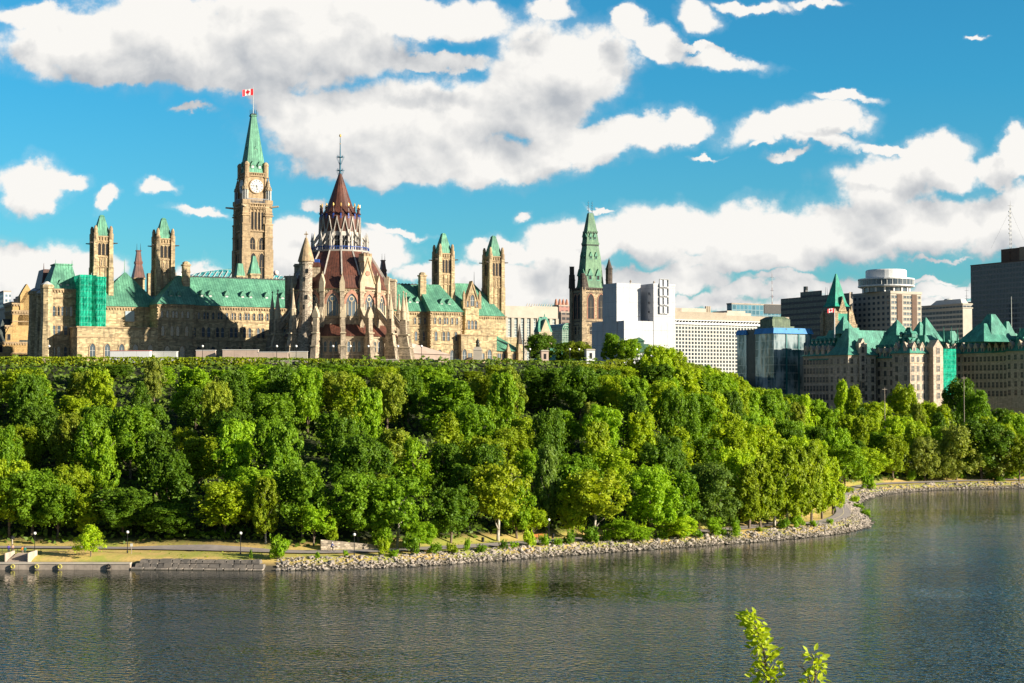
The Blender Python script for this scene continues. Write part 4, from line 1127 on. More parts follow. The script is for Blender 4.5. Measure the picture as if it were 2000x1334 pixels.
# gallery
zg0 = zl(493); zc_ = zl(457); z46 = zl(426); 
gl = MB(); gl.loft([ring16(9.3, zg0-.3), ring16(9.5, zg0+.2)], 0); gl.build('gallery_ledge', M['whitestone'], lib)
ra = MB()
for k in range(16):
    for i in range(5):
        a, b_ = Vector(PA(k, 9.2)), Vector(PA(k+1, 9.2)); q_ = a.lerp(b_, i/5); ra.cbox(q_.x, q_.y, zg0+.2, zg0+1.25, .14, .14)
    ra.tube(PA(k, 9.2, zg0+1.2), PA(k+1, 9.2, zg0+1.2), .13, .13, 4)
ra.build('blue_railing', M['blueiron'], lib)
ln = MB(); ln.loft([ring16(6.0, zg0), ring16(6.0, z46+.4)], 0); ln.build('lantern_wall', [M['whitestone']], lib)
GW = gothic_mesh('lantern_light', 1.45, 6.4, M['whitestone'], M['louvre'], 2, bar=M['leadframe'])
gab = MB(); hg = z46-zg0+.2
gab.extr([(-1.22, 5.2), (-1.22, 4.7), (0, hg-1.2), (1.22, 4.7), (1.22, 5.2), (0, hg)], -.75, .0, 0)
gab.extr([(-1.15, 4.8), (1.15, 4.8), (0, hg-.4)], -.25, -.05, 0)
GM = gab.mesh('lantern_gable', M['whitestone'])
for k in range(16):
    a, b_ = Vector(PA(k, 6.0)), Vector(PA(k+1, 6.0)); c_ = (a+b_)/2; n = c_.normalized()
    inst('lantern_window', GW, lib, (c_.x+n.x*.05, c_.y+n.y*.05, zg0+.4), orient(k, .5))
    inst('lantern_gable', GM, lib, (c_.x, c_.y, zg0), orient(k, .5))
fb_ = MB()                                                # small flyers + pinnacles round the lantern
fb_.fru(0, -8.75, zg0, zg0+3.4, .85, .85, .6, .6, 0); fb_.fru(0, -8.75, zg0+3.4, zg0+6.0, .75, .75, .06, .06, 0); fb_.cbox(0, -8.75, zg0+3.2, zg0+3.6, .9, .9, 0)
fb_.tube((0, -8.6, zg0+2.8), (0, -6.0, zg0+6.4), .26, .22, 5); fb_.tube((0, -8.6, zg0+.8), (0, -6.2, zg0+3.4), .18, .16, 5)
fb_.box(-.24, .24, -6.55, -5.9, zg0, zg0+6.8, 0)
FB = fb_.mesh('lantern_buttress', M['whitestone'])
for k in range(16): inst('lantern_buttress', FB, lib, (0, 0, 0), orient(k))
# crown roof, spire
z49 = zl(408); ztip = zl(337)
cr = MB(); cr.loft([ring16(6.35, zg0+6.2), ring16(6.4, z46+.1), ring16(5.9, z46+.5), ring16(4.6, z49-.3), ring16(4.15, z49+.5)], 0); cr.build('crown_roof', M['redroof'], lib)
cr = MB(); cr.loft([ring16(4.15, z49+.4), ring16(3.1, z49+3.4), ring16(.32, ztip)], 0); cr.build('spire', M['redroof2'], lib)
fi = MB(); fi.lathe(0, 0, [(.22, 0), (.62, .15), (.3, .5), (.2, 1.6), (.34, 1.8), (.12, 2.1)], 6, 0); fi.lathe(0, 0, [(.10, 2.1), (.26, 2.5), (.16, 3.1), (.03, 3.3)], 6, 1)
fi.fru(0, 0, -1.6, 0, .5, .5, .35, .35, 2)
FI = fi.mesh('gilded_finial', [M['redroof'], M['gold'], M['blueiron']])
for k in range(16): inst('finial', FI, lib, PA(k, 6.15, z46+1.0), orient(k))
ft = MB(); z0 = ztip-.6; zT = zl(263)
ft.lathe(0, 0, [(.5, z0), (.28, z0+1.6), (.22, zl(306)), (.16, zl(291)), (.09, zT-.6)], 8, 0)
for z, r_, n_ in ((zl(333), 1.35, 8), (zl(307), 1.35, 8)):
    ft.lathe(0, 0, [(.2, z-.25), (.75, z-.1), (.75, z+.15), (.2, z+.2)], 8, 0)
    for i in range(n_):
        a = 2*math.pi*i/n_; ft.tube((0, 0, z), (r_*math.cos(a), r_*math.sin(a), z+.1), .09, .05, 4, 0); ft.tube((.9*math.cos(a), .9*math.sin(a), z-.2), (.9*math.cos(a), .9*math.sin(a), z+.75), .07, .04, 4, 0)
        ft.tube((r_*math.cos(a), r_*math.sin(a), z+.1), (.25*math.cos(a), .25*math.sin(a), z-2.4), .04, .04, 4, 0)
ft.lathe(0, 0, [(.05, zT-.9), (.36, zT-.5), (.36, zT-.1), (.05, zT+.2)], 8, 1)
ft.lathe(0, 0, [(.1, zl(282)), (.28, zl(281)), (.1, zl(280))], 8, 1)
ft.build('iron_finial', [M['tealiron'], M['gold']], lib)
# round stair turret on the left front
ta = R(-90-31); tx, ty = 17.0*math.cos(ta), 17.0*math.sin(ta); zt_ = zl(511, 485)
t = MB(); t.lathe(tx, ty, [(3.2, -1), (3.2, 8), (2.15, 13), (2.0, 13.4), (2.0, 22.2), (2.2, 22.4), (2.2, 22.9), (1.95, 23.1), (1.95, zt_-1), (2.2, zt_-.8), (2.2, zt_)], 16, 0)
tt = t.build('turret', M['rough'], lib)
t = MB(); t.lathe(tx, ty, [(2.55, zt_), (2.45, zt_+.6), (1.5, zt_+4), (.35, zl(464, 485))], 16, 0); ztp = zl(464, 485)
t.box(tx-.12, tx+.12, ty-.12, ty+.12, ztp-.2, ztp+1.9); t.box(tx-.6, tx+.6, ty-.12, ty+.12, ztp+.9, ztp+1.25)
t.build('turret_roof', M['sand2'], tt)
sl = MB()
for z, a in ((10, -80), (17, -100), (20, -75), (25.5, -95), (28, -70)):
    q_ = R(a); sl.cbox(tx+2.0*math.cos(q_), ty+2.0*math.sin(q_), z, z+1.3, .5, .5)
sl.build('slit_window', M['louvre'], tt)
# gabled stone stack on the right flank
sa = R(-90+40); gx_, gy_ = 14.3*math.cos(sa), 14.3*math.sin(sa)
t = MB(); t.extr([(-2.9, zw3-.5), (2.9, zw3-.5), (2.6, 25.5), (1.35, 29.5), (1.25, 31.8), (1.45, 32.0), (1.45, 33.6), (-1.45, 33.6), (-1.45, 32.0), (-1.25, 31.8), (-1.35, 29.5), (-2.6, 25.5)], -1.1, 1.8, 0)
t.box(-1.5, -.6, -1.2, 1.6, 33.6, 34.4, 1); t.box(-.4, .4, -1.2, 1.6, 33.6, 34.4, 1); t.box(.6, 1.5, -1.2, 1.6, 33.6, 34.4, 1)
t.extr([(-2.95, 25.2), (-2.6, 25.0), (0, 32.2), (2.6, 25.0), (2.95, 25.2), (0, 33.2)], -1.35, -.9, 1)
t.extr([(.8*math.cos(a), 28.2+.8*math.sin(a)) for a in np.linspace(0, 6.283, 13)[:-1]], -1.3, -1.0, 2)
t.build('gabled_stack', [M['libtrim'], M['sand2'], M['pinkstone']], lib, loc=(gx_, gy_, 0), rz=R(40))
t = MB(); t.cbox(-13.9, 3.5, 22, 32.4, 1.7, 1.9, 0); t.cbox(-13.9, 3.5, 31.5, 32, 2.2, 2.4, 0); t.box(-17, -12.8, -2, 6, 18, 28.0, 0); t.box(-17.3, -12.6, -2.3, 6, 27.6, 28.2, 1)
t.build('corner_block', [M['lib'], M['libtrim']], lib); t = MB()
t.box(12.9, 17.4, 1, 8, 18, 27.2, 0); t.box(12.7, 17.6, .7, 8, 26.8, 27.4, 1)
t.build('corner_block', [M['lib'], M['libtrim']], lib)
# small dormer with a blue vent on the roof behind the turret
t = MB(); t.cbox(-6.0, -11.5, 27, 30.2, 2.6, 2.4, 0); t.fru(-6.0, -11.5, 30.2, 31.6, 3.0, 3.0, 2.0, 2.0, 1); t.cbox(-6, -11.5, 31.6, 32.6, 2.0, 1.6, 2)
t.build('roof_vent', [M['lib'], M['redroof2'], M['blueiron']], lib)
# link corridor behind
lk = MB(); lk.box(-6, 6, 10, 46, -1, 15.5, 0); lk.hip(-6.6, 6.6, 10, 46, 15.5, 20, 6.5, 6.5, 1)
lk.build('link_corridor', [M['sand'], M['copper']], lib, rz=R(ANG)*.6)
# ================================================================== the town behind
def corner_frame(px, D, z=25.0, ang=ANG):
    p = at_depth(px, HOR, D); return Frame(p.x, p.y, z, ang)
def lenN(F, px):                                        # how far the north front runs to photo column px
    return F.onY(px, HOR, 0)[0]
def lenE(F, px):
    return F.onX(px, HOR, 0)[0]
def zat(F, py, D): return zpix(py, D) - F.o.z
def building(name, F, label, cat='building', group=None):
    return empty(name, F.o, R(F.ang), label, cat, group)
def grid_windows(parent, me_, face, u0, u1, nu, z0, z1, nv, base=0.0, nm='window', stuff=None):
    """window copies on a face ('N' at local y=base, 'E' at local x=base)"""
    out = []
    for j in range(nv):
        for i in range(nu):
            u = u0+(u1-u0)*(i+.5)/nu; z = z0+(z1-z0)*(j+.5)/nv
            out.append((u, z))
    for u, z in out:
        inst(nm, me_, parent, (u, base, z) if face == 'N' else (base, u, z), N_ if face == 'N' else E_)
def rm(name, w, h, fr, gl, nx_=1, nz_=1, k=.12, bar=None, sill=True):
    me_ = rect_mesh(name, w, h, fr, gl, nx_, nz_, k, bar, sill)
    for v in me_.vertices: v.co.z -= h/2
    return me_

# ---------------- white wrapped tower block
D = 668; F = corner_frame(1205, D, HILL)
o = building('wrapped_building', F, 'tall tower block completely wrapped in white sheeting beside the green spired tower')
z = lambda py: zat(F, py, D)
n1, e1 = lenN(F, 1251), lenE(F, 1178); n2, n3 = lenN(F, 1277), lenN(F, 1320)
b = MB(); b.box(0, n1, 0, e1, -1, z(553.5)); b.box(n1, n3, 0.3, e1, -1, z(628)); 
b.box(-0.2, 1, e1, e1+9, -1, z(626))
b.build('low_block', M['wrap'], o)
b = MB(); b.box(-.15, n1+.1, -.15, e1, z(628), z(552.5)); b.build('tall_block', M['wrap'], o)
b = MB(); yb = -5.5
n2b, n3b = F.onY(1277, HOR, yb)[0], F.onY(1319, HOR, yb)[0]
b.box(n2b, n3b, yb, e1-4, -1, z(554)); b.box(n2b-.15, n3b+.15, yb-.15, e1-4, z(554)-.6, z(553))
b.build('tall_block', M['wrap'], o)
b = MB(); b.box(n3b*.5+n2b*.5-20, n2b, yb+.2, e1-6, -1, z(627)); b.build('low_block', M['wrap'], o)
rec = MB()
shade = m_plain('grey_sheeting', (.55, .56, .60), .7, .12)
for j in range(4):                                     # recessed scaffold openings with torn sheeting
    for i in range(2):
        x0 = F.onY(1288+i*9, HOR, yb)[0]; x1 = F.onY(1296+i*9, HOR, yb)[0]; zz0 = z(611-j*17.5+0); zz1 = z(597-j*17.5)
        rec.box(x0, x1, yb-.75, yb-.15, zz0-.2, zz0, 0); rec.box(x0, x1, yb-.75, yb-.15, zz1, zz1+.2, 0); rec.box(x0-.15, x0+.1, yb-.75, yb-.15, zz0, zz1, 0); rec.box(x1-.1, x1+.15, yb-.75, yb-.15, zz0, zz1, 0)
        rec.add([(x0, yb-.18, zz0), (x1, yb-.18, zz0), (x1, yb-.18, zz1), (x0, yb-.18, zz1)], [(0,1,2,3)], 1)
        rec.add([(x0, yb-.7, zz0), (x0+1.0, yb-.3, zz0+1), (x0+.4, yb-.5, zz1)], [(0,1,2)], 0)
rec.build('scaffold_opening', [M['wrap'], shade], o)
sq = rm('vent', .7, .9, M['wrap'], M['louvre'])
for k in range(4): inst('vent', sq, o, (n2b-.16, yb+3.2-k*.2+.3*k, z(572+18*k)), E_)
for px in (1232, 1278): MB().lathe(0, 0, [(.3, 0), (.3, .9), (.6, 1.0), (.1, 1.7)], 6).build('roof_vent', M['concrete'], o, loc=(F.onY(px, HOR, 1)[0], 1, z(553)))

# ---------------- dark gothic tower with tall green mansard spire
D = 722; F = corner_frame(1139, D, HILL)
o = building('spired_tower', F, 'dark weathered stone tower with tall stepped green roof and two spikes', 'tower')
z = lambda py: zat(F, py, D)
n, e = lenN(F, 1189), lenE(F, 1118)
t = MB(); zt = z(561)
wall_block(t, 0, n, 0, e, -1, zt, (z(635), z(628), z(572)), True)
for ax, ay in ((0, 0), (n, 0), (0, e), (n, e)):
    t.cbox(ax, ay, -1, z(630), 2.6, 2.6, 0); t.cbox(ax, ay, z(630), zt, 2.0, 2.0, 0); t.lathe(ax, ay, [(1.3, zt-1), (1.3, zt+3.5), (1.6, zt+3.8), (1.2, zt+4.2), (1.2, zt+6), (.6, zt+6.4)], 8, 1)
to = t.build('wall', [M['greystone'], M['darkstone']], o)
BW = gothic_mesh('belfry_opening', 3.3, 11.5, M['pinkstone'], M['louvre'], 2, bar=M['greystone'])
BW2 = gothic_mesh('low_opening', 1.5, 3.6, M['greystone'], M['louvre'], 1)
for u in (n*.30, n*.70): inst('belfry_window', BW, o, (u, -.05, z(622))); inst('low_window', BW2, o, (u, -.05, z(652)))
for u in (e*.33, e*.68): inst('belfry_window', BW, o, (-.05, u, z(622)), E_); inst('low_window', BW2, o, (-.05, u, z(652)), E_)
cx, cy = n/2, e/2
r = MB()
prof = [(561, .82, 0), (557, .75, 0), (545, .70, 0), (500, .57, 0), (478, .46, 0), (476, .46, 0), (475, .50, 0), (472, .50, 0), (471, .46, 0), (468, .45, 0), (453, .385, 0), (452, .42, 0), (449, .42, 0), (448, .37, 0), (413, .17, 0)]
rg = lambda k, z_: [(cx-n*k/2, cy-e*k/2, z_), (cx+n*k/2, cy-e*k/2, z_), (cx+n*k/2, cy+e*k/2, z_), (cx-n*k/2, cy+e*k/2, z_)]
r.loft([rg(k, z(py)) for py, k, _ in prof]); ro = r.build('spire', M['oldcopper'], o)
DMD = DM.copy(); DMD.materials[2] = M['louvre']
bd = MB()
for k in range(12):
    u = cx - n*.22 + n*.44*k/11; bd.box(u-.12, u+.12, cy-e*.235-.12, cy-e*.235+.05, z(478), z(472.5)); bd.box(cx-n*.235-.12, cx-n*.235+.05, cy-e*.22+e*.44*k/11-.12, cy-e*.22+e*.44*k/11+.12, z(478), z(472.5))
    if k % 2: bd.box(u*.8+cx*.2-.12, u*.8+cx*.2+.14, cy-e*.21-.2, cy-e*.21+.1, z(453.5), z(449.5))
bd.build('spire_band', M['darkiron'], ro)
for fz in (0, 1):
    for py, off_, ins, s in ((548, 2.1, .352, 1.5), (506, 1.35, .292, .95), (467.5, 1.15, .225, .9)):
        for sg in (-1, 1):
            inst('spire_dormer', DMD, ro, (cx+sg*off_, cy-e*ins-.1, z(py)+.3) if fz == 0 else (cx-n*ins-.1, cy+sg*off_, z(py)+.3), N_ if fz == 0 else E_, (s, s*.8, s*1.25))
sp2 = MB()
for sg in (-1, 1):
    sp2.tube((cx+sg*1.0, cy, z(414)), (cx+sg*1.0, cy, z(388)), .16, .06, 5)
    for q_ in range(4): sp2.cbox(cx+sg*1.0, cy, z(408-q_*5), z(407-q_*5), .55, .55)
sp2.box(cx-1.1, cx+1.1, cy-.1, cy+.1, z(413), z(411.5))
sp2.build('roof_spike', M['tealiron'], ro)
tu = MB(); tu.lathe(n+.6, .5, [(1.9, z(556)), (1.6, z(555)), (1.6, z(524)), (1.9, z(523)), (1.5, z(521)), (.15, z(503)), (.05, z(501))], 8, 0); tu.cbox(n+.6, .5, z(521), z(519.5), 2.8, .4, 0)
tu.lathe(-.2, e, [(1.6, z(561)), (1.4, z(535)), (1.1, z(533)), (1.1, z(519)), (1.3, z(518))], 8, 0)
tu.extr([(n*.1, zt), (n*.0+3, zt), (1.6, zt+5.5)], 0-.2, .8, 0)
tu.build('corner_turret', M['darkstone'], o)
# low green-roofed block behind the trees at its foot
b = MB(); x0, x1 = F.onY(1076, HOR, -14)[0], F.onY(1175, HOR, -14)[0]
b.box(x0, x1, -14, 2, -1, 6.0, 0); b.hip(x0-.5, x1+.5, -14.5, 2.5, 6.0, 11.5, 4, 4, 1); b.build('low_wing', [M['greystone'], M['copper']], o)

# ---------------- pale classical bank with tall window bays
D = 900; F = corner_frame(975, D, 36)
o = building('pale_hall', F, 'long pale stone hall with tall glazed bays behind the rightmost slender tower')
z = lambda py: zat(F, py, D); n = lenN(F, 1087)
b = MB(); b.box(0, n, 0, 40, -1, z(620), 0); b.box(-.3, n+.3, -1.2, 40, z(620), z(597), 0)
k = 9
for i in range(k+1): x = n*i/k; b.box(x-.9, x+.9, -1.0, 0, -1, z(620), 0)
b.build('wall', M['palecon'], o)
bayg = m_grid('bay_glazing', (.50, .50, .46), (.10, .13, .14), 1.1, 1.5, .82, .80)
for i in range(k):
    x0, x1 = n*i/k+.95, n*(i+1)/k-.95; b = MB(); b.box(x0, x1, -.25, -.05, 3, z(622)); b.build('glazed_bay', bayg, o)
b = MB(); b.box(n*.55, n, -1, 20, z(597), z(596)); [b.tube((n*.5+i*1.6, 2, z(597)), (n*.5+i*1.6+.8, 2, z(591)), .3, .3, 4) for i in range(int(n*.5/1.6))]
b.build('roof_truss', M['palecon'], o)
# copper-gabled building in front of it
D = 800; F = corner_frame(1053, D, HILL); o = building('gabled_house', F, 'small stone building with steep green gables behind the round hilltop trees')
z = lambda py: zat(F, py, D); n, e = lenN(F, 1078), lenE(F, 1044)
b = MB(); b.box(0, n, 0, e, -1, z(648)); b.extr([(1, z(648)), (n-1, z(648)), (n/2, z(623))], -.3, e*.5, 0); b.build('wall', M['libtrim'], o)
b = MB(); b.hip(-.6, n+.6, .3, e, z(648), z(618), 2, 2); b.hip(-.6, n*.5, -.2, e, z(648), z(630), 1, 0); b.build('roof', M['copper2'], o)
MB().tube((n/2, 1, z(618)), (n/2, 1, z(612)), .4, .1, 6).build('roof_finial', M['copper2'], o)
# red-brick and brown blocks, left of the dark tower
def simple(name, D, pc, pl, pr, ptop, base, mat, label, cat='building', extra=None, ang=ANG):
    F = corner_frame(pc, D, base, ang); o = building(name, F, label, cat)
    n, e = lenN(F, pr), max(abs(lenE(F, pl)), 6.0); zt = zat(F, ptop, D)
    b = MB(); b.box(0, n, 0, e, -2, zt); b.build('wall', mat, o)
    MB().box(-.25, n+.25, -.25, e+.25, zt, zt+.9).build('parapet', extra or M['concrete'], o)
    return F, o, n, e, zt
br = m_grid('brick_block_face', (.30, .12, .09), (.08, .05, .05), 3.2, 3.4, .5, .5)
F, o, n, e, zt = simple('brick_building', 1000, 1092, 1080, 1120, 598, 30, br, 'reddish block with arched skylight vaults left of the dark spired tower')
b = MB()
for i in range(4): b.lathe(n*(i+.5)/4, 6, [(n/9, zt+.9), (n/9, zt+1.6), (n/14, zt+4.0), (.3, zt+5.0)], 10)
b.build('skylight', M['pinkstone'], o)
g2 = m_grid('brown_block_face', (.16, .11, .08), (.02, .02, .025), 3.0, 3.2, .8, .5)
F, o, n, e, zt = simple('brown_building', 960, 1096, 1086, 1122, 611, 30, g2, 'small brown office block below the reddish one')
F, o, n, e, zt = simple('cream_building', 880, 1086, 1080, 1103, 645, HILL-2, M['palecon'], 'cream low house beside the glass barrel vault')
wr = rm('square_pane', 2.0, 2.4, M['palecon'], M['louvre'])
grid_windows(o, wr, 'N', 0, n, 2, zat(F, 675, 880), zat(F, 650, 880), 2, -.05)
F = corner_frame(1098, 850, HILL-2); o = building('glass_vault', F, 'greenish glass barrel vault just left of the dark spired tower', 'conservatory')
z = lambda py: zat(F, py, 850); n = lenN(F, 1116); r_ = n/2
vg = m_grid('vault_glazing', (.30, .38, .30), (.05, .09, .07), 1.0, 1.2, .8, .8)
b = MB(); b.extr([(0, -1), (n, -1), (n, z(644))] + [(r_+r_*math.cos(a), z(644)+r_*1.2*math.sin(a)) for a in np.linspace(0, math.pi, 13)[1:-1]] + [(0, z(644))], 0, 22); b.build('vault', vg, o)
rb = MB()
for s_ in (.98, .62, .3):
    pts = [(r_+r_*s_*math.cos(a), z(644)+r_*1.2*s_*math.sin(a)) for a in np.linspace(0, math.pi, 13)]
    for p, q_ in zip(pts, pts[1:]): rb.tube((p[0], -.2, p[1]), (q_[0], -.2, q_[1]), .22, .22, 4)
rb.build('vault_rib', M['coppertrim'], o)

# ---------------- buildings left edge
F, o, n, e, zt = simple('concrete_building', 900, 40, 25, 84, 583, 36, M['tan'], 'tan concrete block at the left edge behind the dark pavilion')
MB().box(2, n-2, 5, e+6, zt, zt+2.5).build('roof_box', M['concrete'], o)
F, o, n, e, zt = simple('white_building', 1100, 5, -20, 19, 570, 36, m_grid('white_block_face', (.5, .5, .49), (.08, .12, .16), 2.6, 3.4, .6, .5), 'white high block at the far left edge of the skyline')
F, o, n, e, zt = simple('cream_block', 860, 10, -40, 38, 603, 36, M['palecon'], 'cream block at the left edge with a flat roof')
F, o, n, e, zt = simple('olive_building', 930, 20, 5, 46, 592, 36, m_plain('olive_cladding', (.30, .29, .18), .8), 'olive flat block wedged between cream and tan blocks')
F, o, n, e, zt = simple('glass_office', 800, 46, 38, 62, 618, 38, m_grid('office_dark_glass', (.03, .035, .03), (.02, .03, .03), 3, 3, .9, .9), 'dark glass office block beside the ornate gabled house')
D = 560; F = corner_frame(-5, D, HILL); o = building('ornate_house', F, 'golden stone house with arched ground floor and slate mansard at left edge', 'house')
z = lambda py: zat(F, py, D); n = lenN(F, 52)
b = MB(); wall_block(b, 0, n, 0, 14, -1, z(667), (z(671), z(690)), True); b.extr([(n*.25, z(667)), (n*.72, z(667)), (n*.72, z(652)), (n*.60, z(640)), (n*.48, z(629)), (n*.36, z(640)), (n*.25, z(652))], -.4, 3, 0)
hw = b.build('wall', [m_stone('golden_stone', (.55, .36, .15), .8, .4, .15, .25), M['sand2']], o)
b = MB(); b.loft([[(-.5, -.4, z(667)), (n+.4, -.4, z(667)), (n+.4, 14, z(667)), (-.5, 14, z(667))], [(2, 3, z(622)), (n-3.2, 3, z(622)), (n-3.2, 11, z(622)), (2, 11, z(622))]]); b.build('roof', m_seam('slate', (.07, .09, .085), .6, .7), o)
for i in range(6): inst('arched_window', gothic_mesh('round_arch', 1.2, 2.6, M['sand2'], M['louvre'], 1, tracery=False) if i == 0 else o.children[-1].data, o, (n*(i+.6)/6.3, -.06, z(688)))
for i in range(3): inst('gable_window', rm('gable_pane', 1.0, 2.0, M['sand2'], M['louvre']) if i == 0 else o.children[-1].data, o, (n*(.36+.12*i), -.45, z(658)))
inst('gable_window', o.children[-1].data, o, (n*.48, -.45, z(644)))
b = MB(); b.cbox(n*.93, 4, z(667), z(614), 1.8, 1.6); b.cbox(n*.93, 4, z(614), z(611), 2.2, 2.0); b.build('chimney', M['brownpanel'], o)

# ---------------- glass dome roofs behind the ridge of the parliament block
F = corner_frame(372, 760, 60); o = building('glass_roof_hall', F, 'blue-green glass roof rising behind the long green ridge', 'hall')
z = lambda py: zat(F, py, 760); n = lenN(F, 560)
gm = m_grid('teal_glass', (.18, .33, .33), (.015, .13, .15), 2.2, 1.6, .88, .85)
prof_ = [(0, -20), (n, -20), (n, z(537)), (n*.97, z(534)), (n*.6, z(524)), (n*.38, z(522)), (n*.12, z(530)), (0, z(538))]
b = MB(); b.extr(prof_, 0, 25); b.build('glass_wall', gm, o)
b = MB()
for i in range(18): b.tube((n*i/18, -.5, z(540)), (n*i/18+2, -.5, z(533-8*math.sin(math.pi*i/18))), .25, .25, 4)
b.build('truss', m_plain('pale_steel', (.4, .45, .45), .5), o)
F = corner_frame(539, 700, 60); p = at_depth(539, 533, 700)
o = empty('radome', (p.x, p.y, 60), 0, 'pinkish white globe on a mast right of the clock tower', 'radome')
MB().lathe(0, 0, [(.3, -20), (.3, p.z-62)], 8).build('mast', M['leadframe'], o)
b = MB(); b.lathe(0, 0, [(1.15*math.sin(a)+.02, p.z-60-1.15*math.cos(a)) for a in np.linspace(.05, math.pi-.05, 9)], 16); b.build('globe', m_plain('pink_white', (.78, .62, .58), .5, .1), o, smooth=True)

# ---------------- right: pale office block with square window grid
D = 850; F = corner_frame(1318, D, 26); o = building('beige_office', F, 'long beige office block with white square window grid beside the wrapped tower')
z = lambda py: zat(F, py, D); n = lenN(F, 1482); n5 = lenN(F, 1437)
b = MB(); b.box(0, n, 0, 40, -2, z(631), 0); b.box(0, n*.62, .4, 30, z(625), z(608), 1); b.box(n*.62, n+22, 1.0, 30, z(625), z(613), 1)
b.build('wall', [m_grid('office_grid', (.46, .45, .40), (.015, .022, .035), 2.05, 2.0, .66, .66, gvar=.5), M['tan']], o)
b = MB(); b.box(-.3, n5+16, -.8, 0, z(633), z(629)); b.box(-.3, n5+16, -.8, .6, z(625.5), z(624))
i = 0.0
while i < n5+16: b.tube((i, -.5, z(629.5)), (i+1.1, -.3, z(625.5)), .22, .22, 4); i += 2.0
b.build('sunscreen', M['white'], o)
b = MB(); b.box(3, 24, 4, 22, z(608), z(600), 0); b.box(24, n*.50, 6, 22, z(608), z(603), 1); b.box(n*.62, n*.95, 3, 24, z(613), z(607), 0); b.box(n*.7, n*.92, 6, 20, z(607), z(602), 0)
for q_ in (.42, .44, .46): b.box(n*q_, n*q_+.8, 4, 5, z(608), z(595), 1)
b.build('penthouse', [M['palecon'], M['tan']], o)
b = MB(); b.box(1, 6, 2, 10, z(608), z(601)); b.build('vent_box', M['concrete'], o)
F2 = corner_frame(1340, 800, 28); 
# distant glass block and dark tower
F, o, n, e, zt = simple('teal_office', 1150, 1430, 1425, 1525, 594, 30, m_grid('teal_block_face', (.10, .20, .24), (.03, .10, .14), 3.5, 3.6, .8, .8), 'low teal glass block on the skyline right of the beige office')
b = MB(); b.box(n*.66, n+.2, -.4, 3, zt-6, zt+.6); b.build('dark_panel', M['black'], o)
D = 1010; F = corner_frame(1660, D, 30); o = building('black_slab', F, 'wide black office slab behind the green pointed spire')
z = lambda py: zat(F, py, D); n, e = lenN(F, 1666), lenE(F, 1526)
z = lambda py: zpix(py, D+e*.5)-30
b = MB(); b.box(0, n, 0, e, -4, z(579)); b.box(1, n-.5, e*.42, e*.72, z(579), z(569)); b.box(2, 4, e*.66, e*.69, z(569), z(558))
b.build('wall', m_grid('black_slab_face', (.05, .05, .055), (.010, .014, .016), 1.5, 3.8, .72, .62, gvar=1.0), o)
b = MB(); b.box(0, n+.1, -.25, 0, -4, z(577)); b.build('corner_strip', M['concrete'], o)
b = MB(); [b.tube((2, e*(.22+.03*i), z(579)), (2, e*(.22+.03*i)+rnd.uniform(-1, 1), z(577)+rnd.uniform(3, 6)), .15, .08, 4) for i in range(6)]; b.build('aerials', M['leadframe'], o)

# ---------------- blue glass block with blue cornice band
D = 770; F = corner_frame(1512, D, 24); o = building('blue_glass_building', F, 'mirrored glass office block with bright blue slanted top band')
z = lambda py: zat(F, py, D); n, e = lenN(F, 1585), lenE(F, 1476)
def m_mirror():
    m, b = new_mat('mirror_curtain_wall')
    u, P, t = tangent_coord(b); s = b.sep(P)
    uu, vv_ = b.math('DIVIDE', u, 2.6), b.math('DIVIDE', s[2], 3.9)
    line = b.math('GREATER_THAN', b.math('FRACT', vv_), 0.94); l2 = b.math('GREATER_THAN', b.math('FRACT', uu), 0.97)
    n_ = b.noise(b.vec('MULTIPLY', P, (1.0, 1.0, .35)), 0.20, 3, 0.6)
    c = b.mix(b.maprange(n_, .42, .58), (.035, .10, .115, 1), (.45, .54, .56, 1))  # dark and pale patches painted into the glass colour stand in for reflections
    c = b.mix(b.math('MAXIMUM', line, b.math('MULTIPLY', l2, .5)), c, (.40, .45, .45, 1))
    finish(b, c, .06, metal=.25, bump=n_, bstr=.25, bdist=.8, spec=.9); return m
M['mirror'] = m_mirror()
bluep = m_plain('blue_panel', (.05, .24, .52), .6, .2)
def band(mb, x0, x1, y0, y1, z0, z1, k=.9):
    mb.loft([[(x0-k, y0-k, z0), (x1+k, y0-k, z0), (x1+k, y1, z0), (x0-k, y1, z0)], [(x0, y0, z1), (x1, y0, z1), (x1, y1, z1), (x0, y1, z1)]])
b = MB(); b.box(0, n, 0, e, -2, z(651)); ya_, yb_ = lenE(F, 1458), lenE(F, 1440); b.box(.6, 9, e, ya_, -2, z(655)); b.box(0, 12, ya_, yb_, -2, z(651)); b.build('glass_wall', M['mirror'], o)
b = MB(); band(b, 0, n, 0, e, z(651), z(640)); band(b, 0, 12, ya_, yb_, z(651), z(641)); b.build('blue_band', bluep, o)
b = MB(); b.box(.3, 9.5, e+.1, ya_-.1, -2, z(641)); b.build('dark_bay', m_plain('dark_green_panel', (.05, .07, .065), .3, .2), o)
for i in (.33, .66, .98): MB().box(n*i-.35, n*i+.35, -.35, .1, -2, z(641)).build('teal_pier', m_plain('teal_pier', (.03, .16, .16), .4), o)
b = MB(); b.box(2, n-8, 3, 16, z(640), z(636), 0); b.loft([[(3, 5, z(638)), (n-9, 5, z(638)), (n-9, 15, z(638)), (3, 15, z(638))], [(3, 5, z(622)), (n-9, 5, z(622)), (n-9, 15, z(622)), (3, 15, z(622))], [(5, 7, z(616.5)), (n-11, 7, z(616.5)), (n-11, 13, z(616.5)), (5, 13, z(616.5))]], 0)
b.build('roof_housing', m_seam('green_cladding', (.13, .19, .12), 1.6, .7), o)

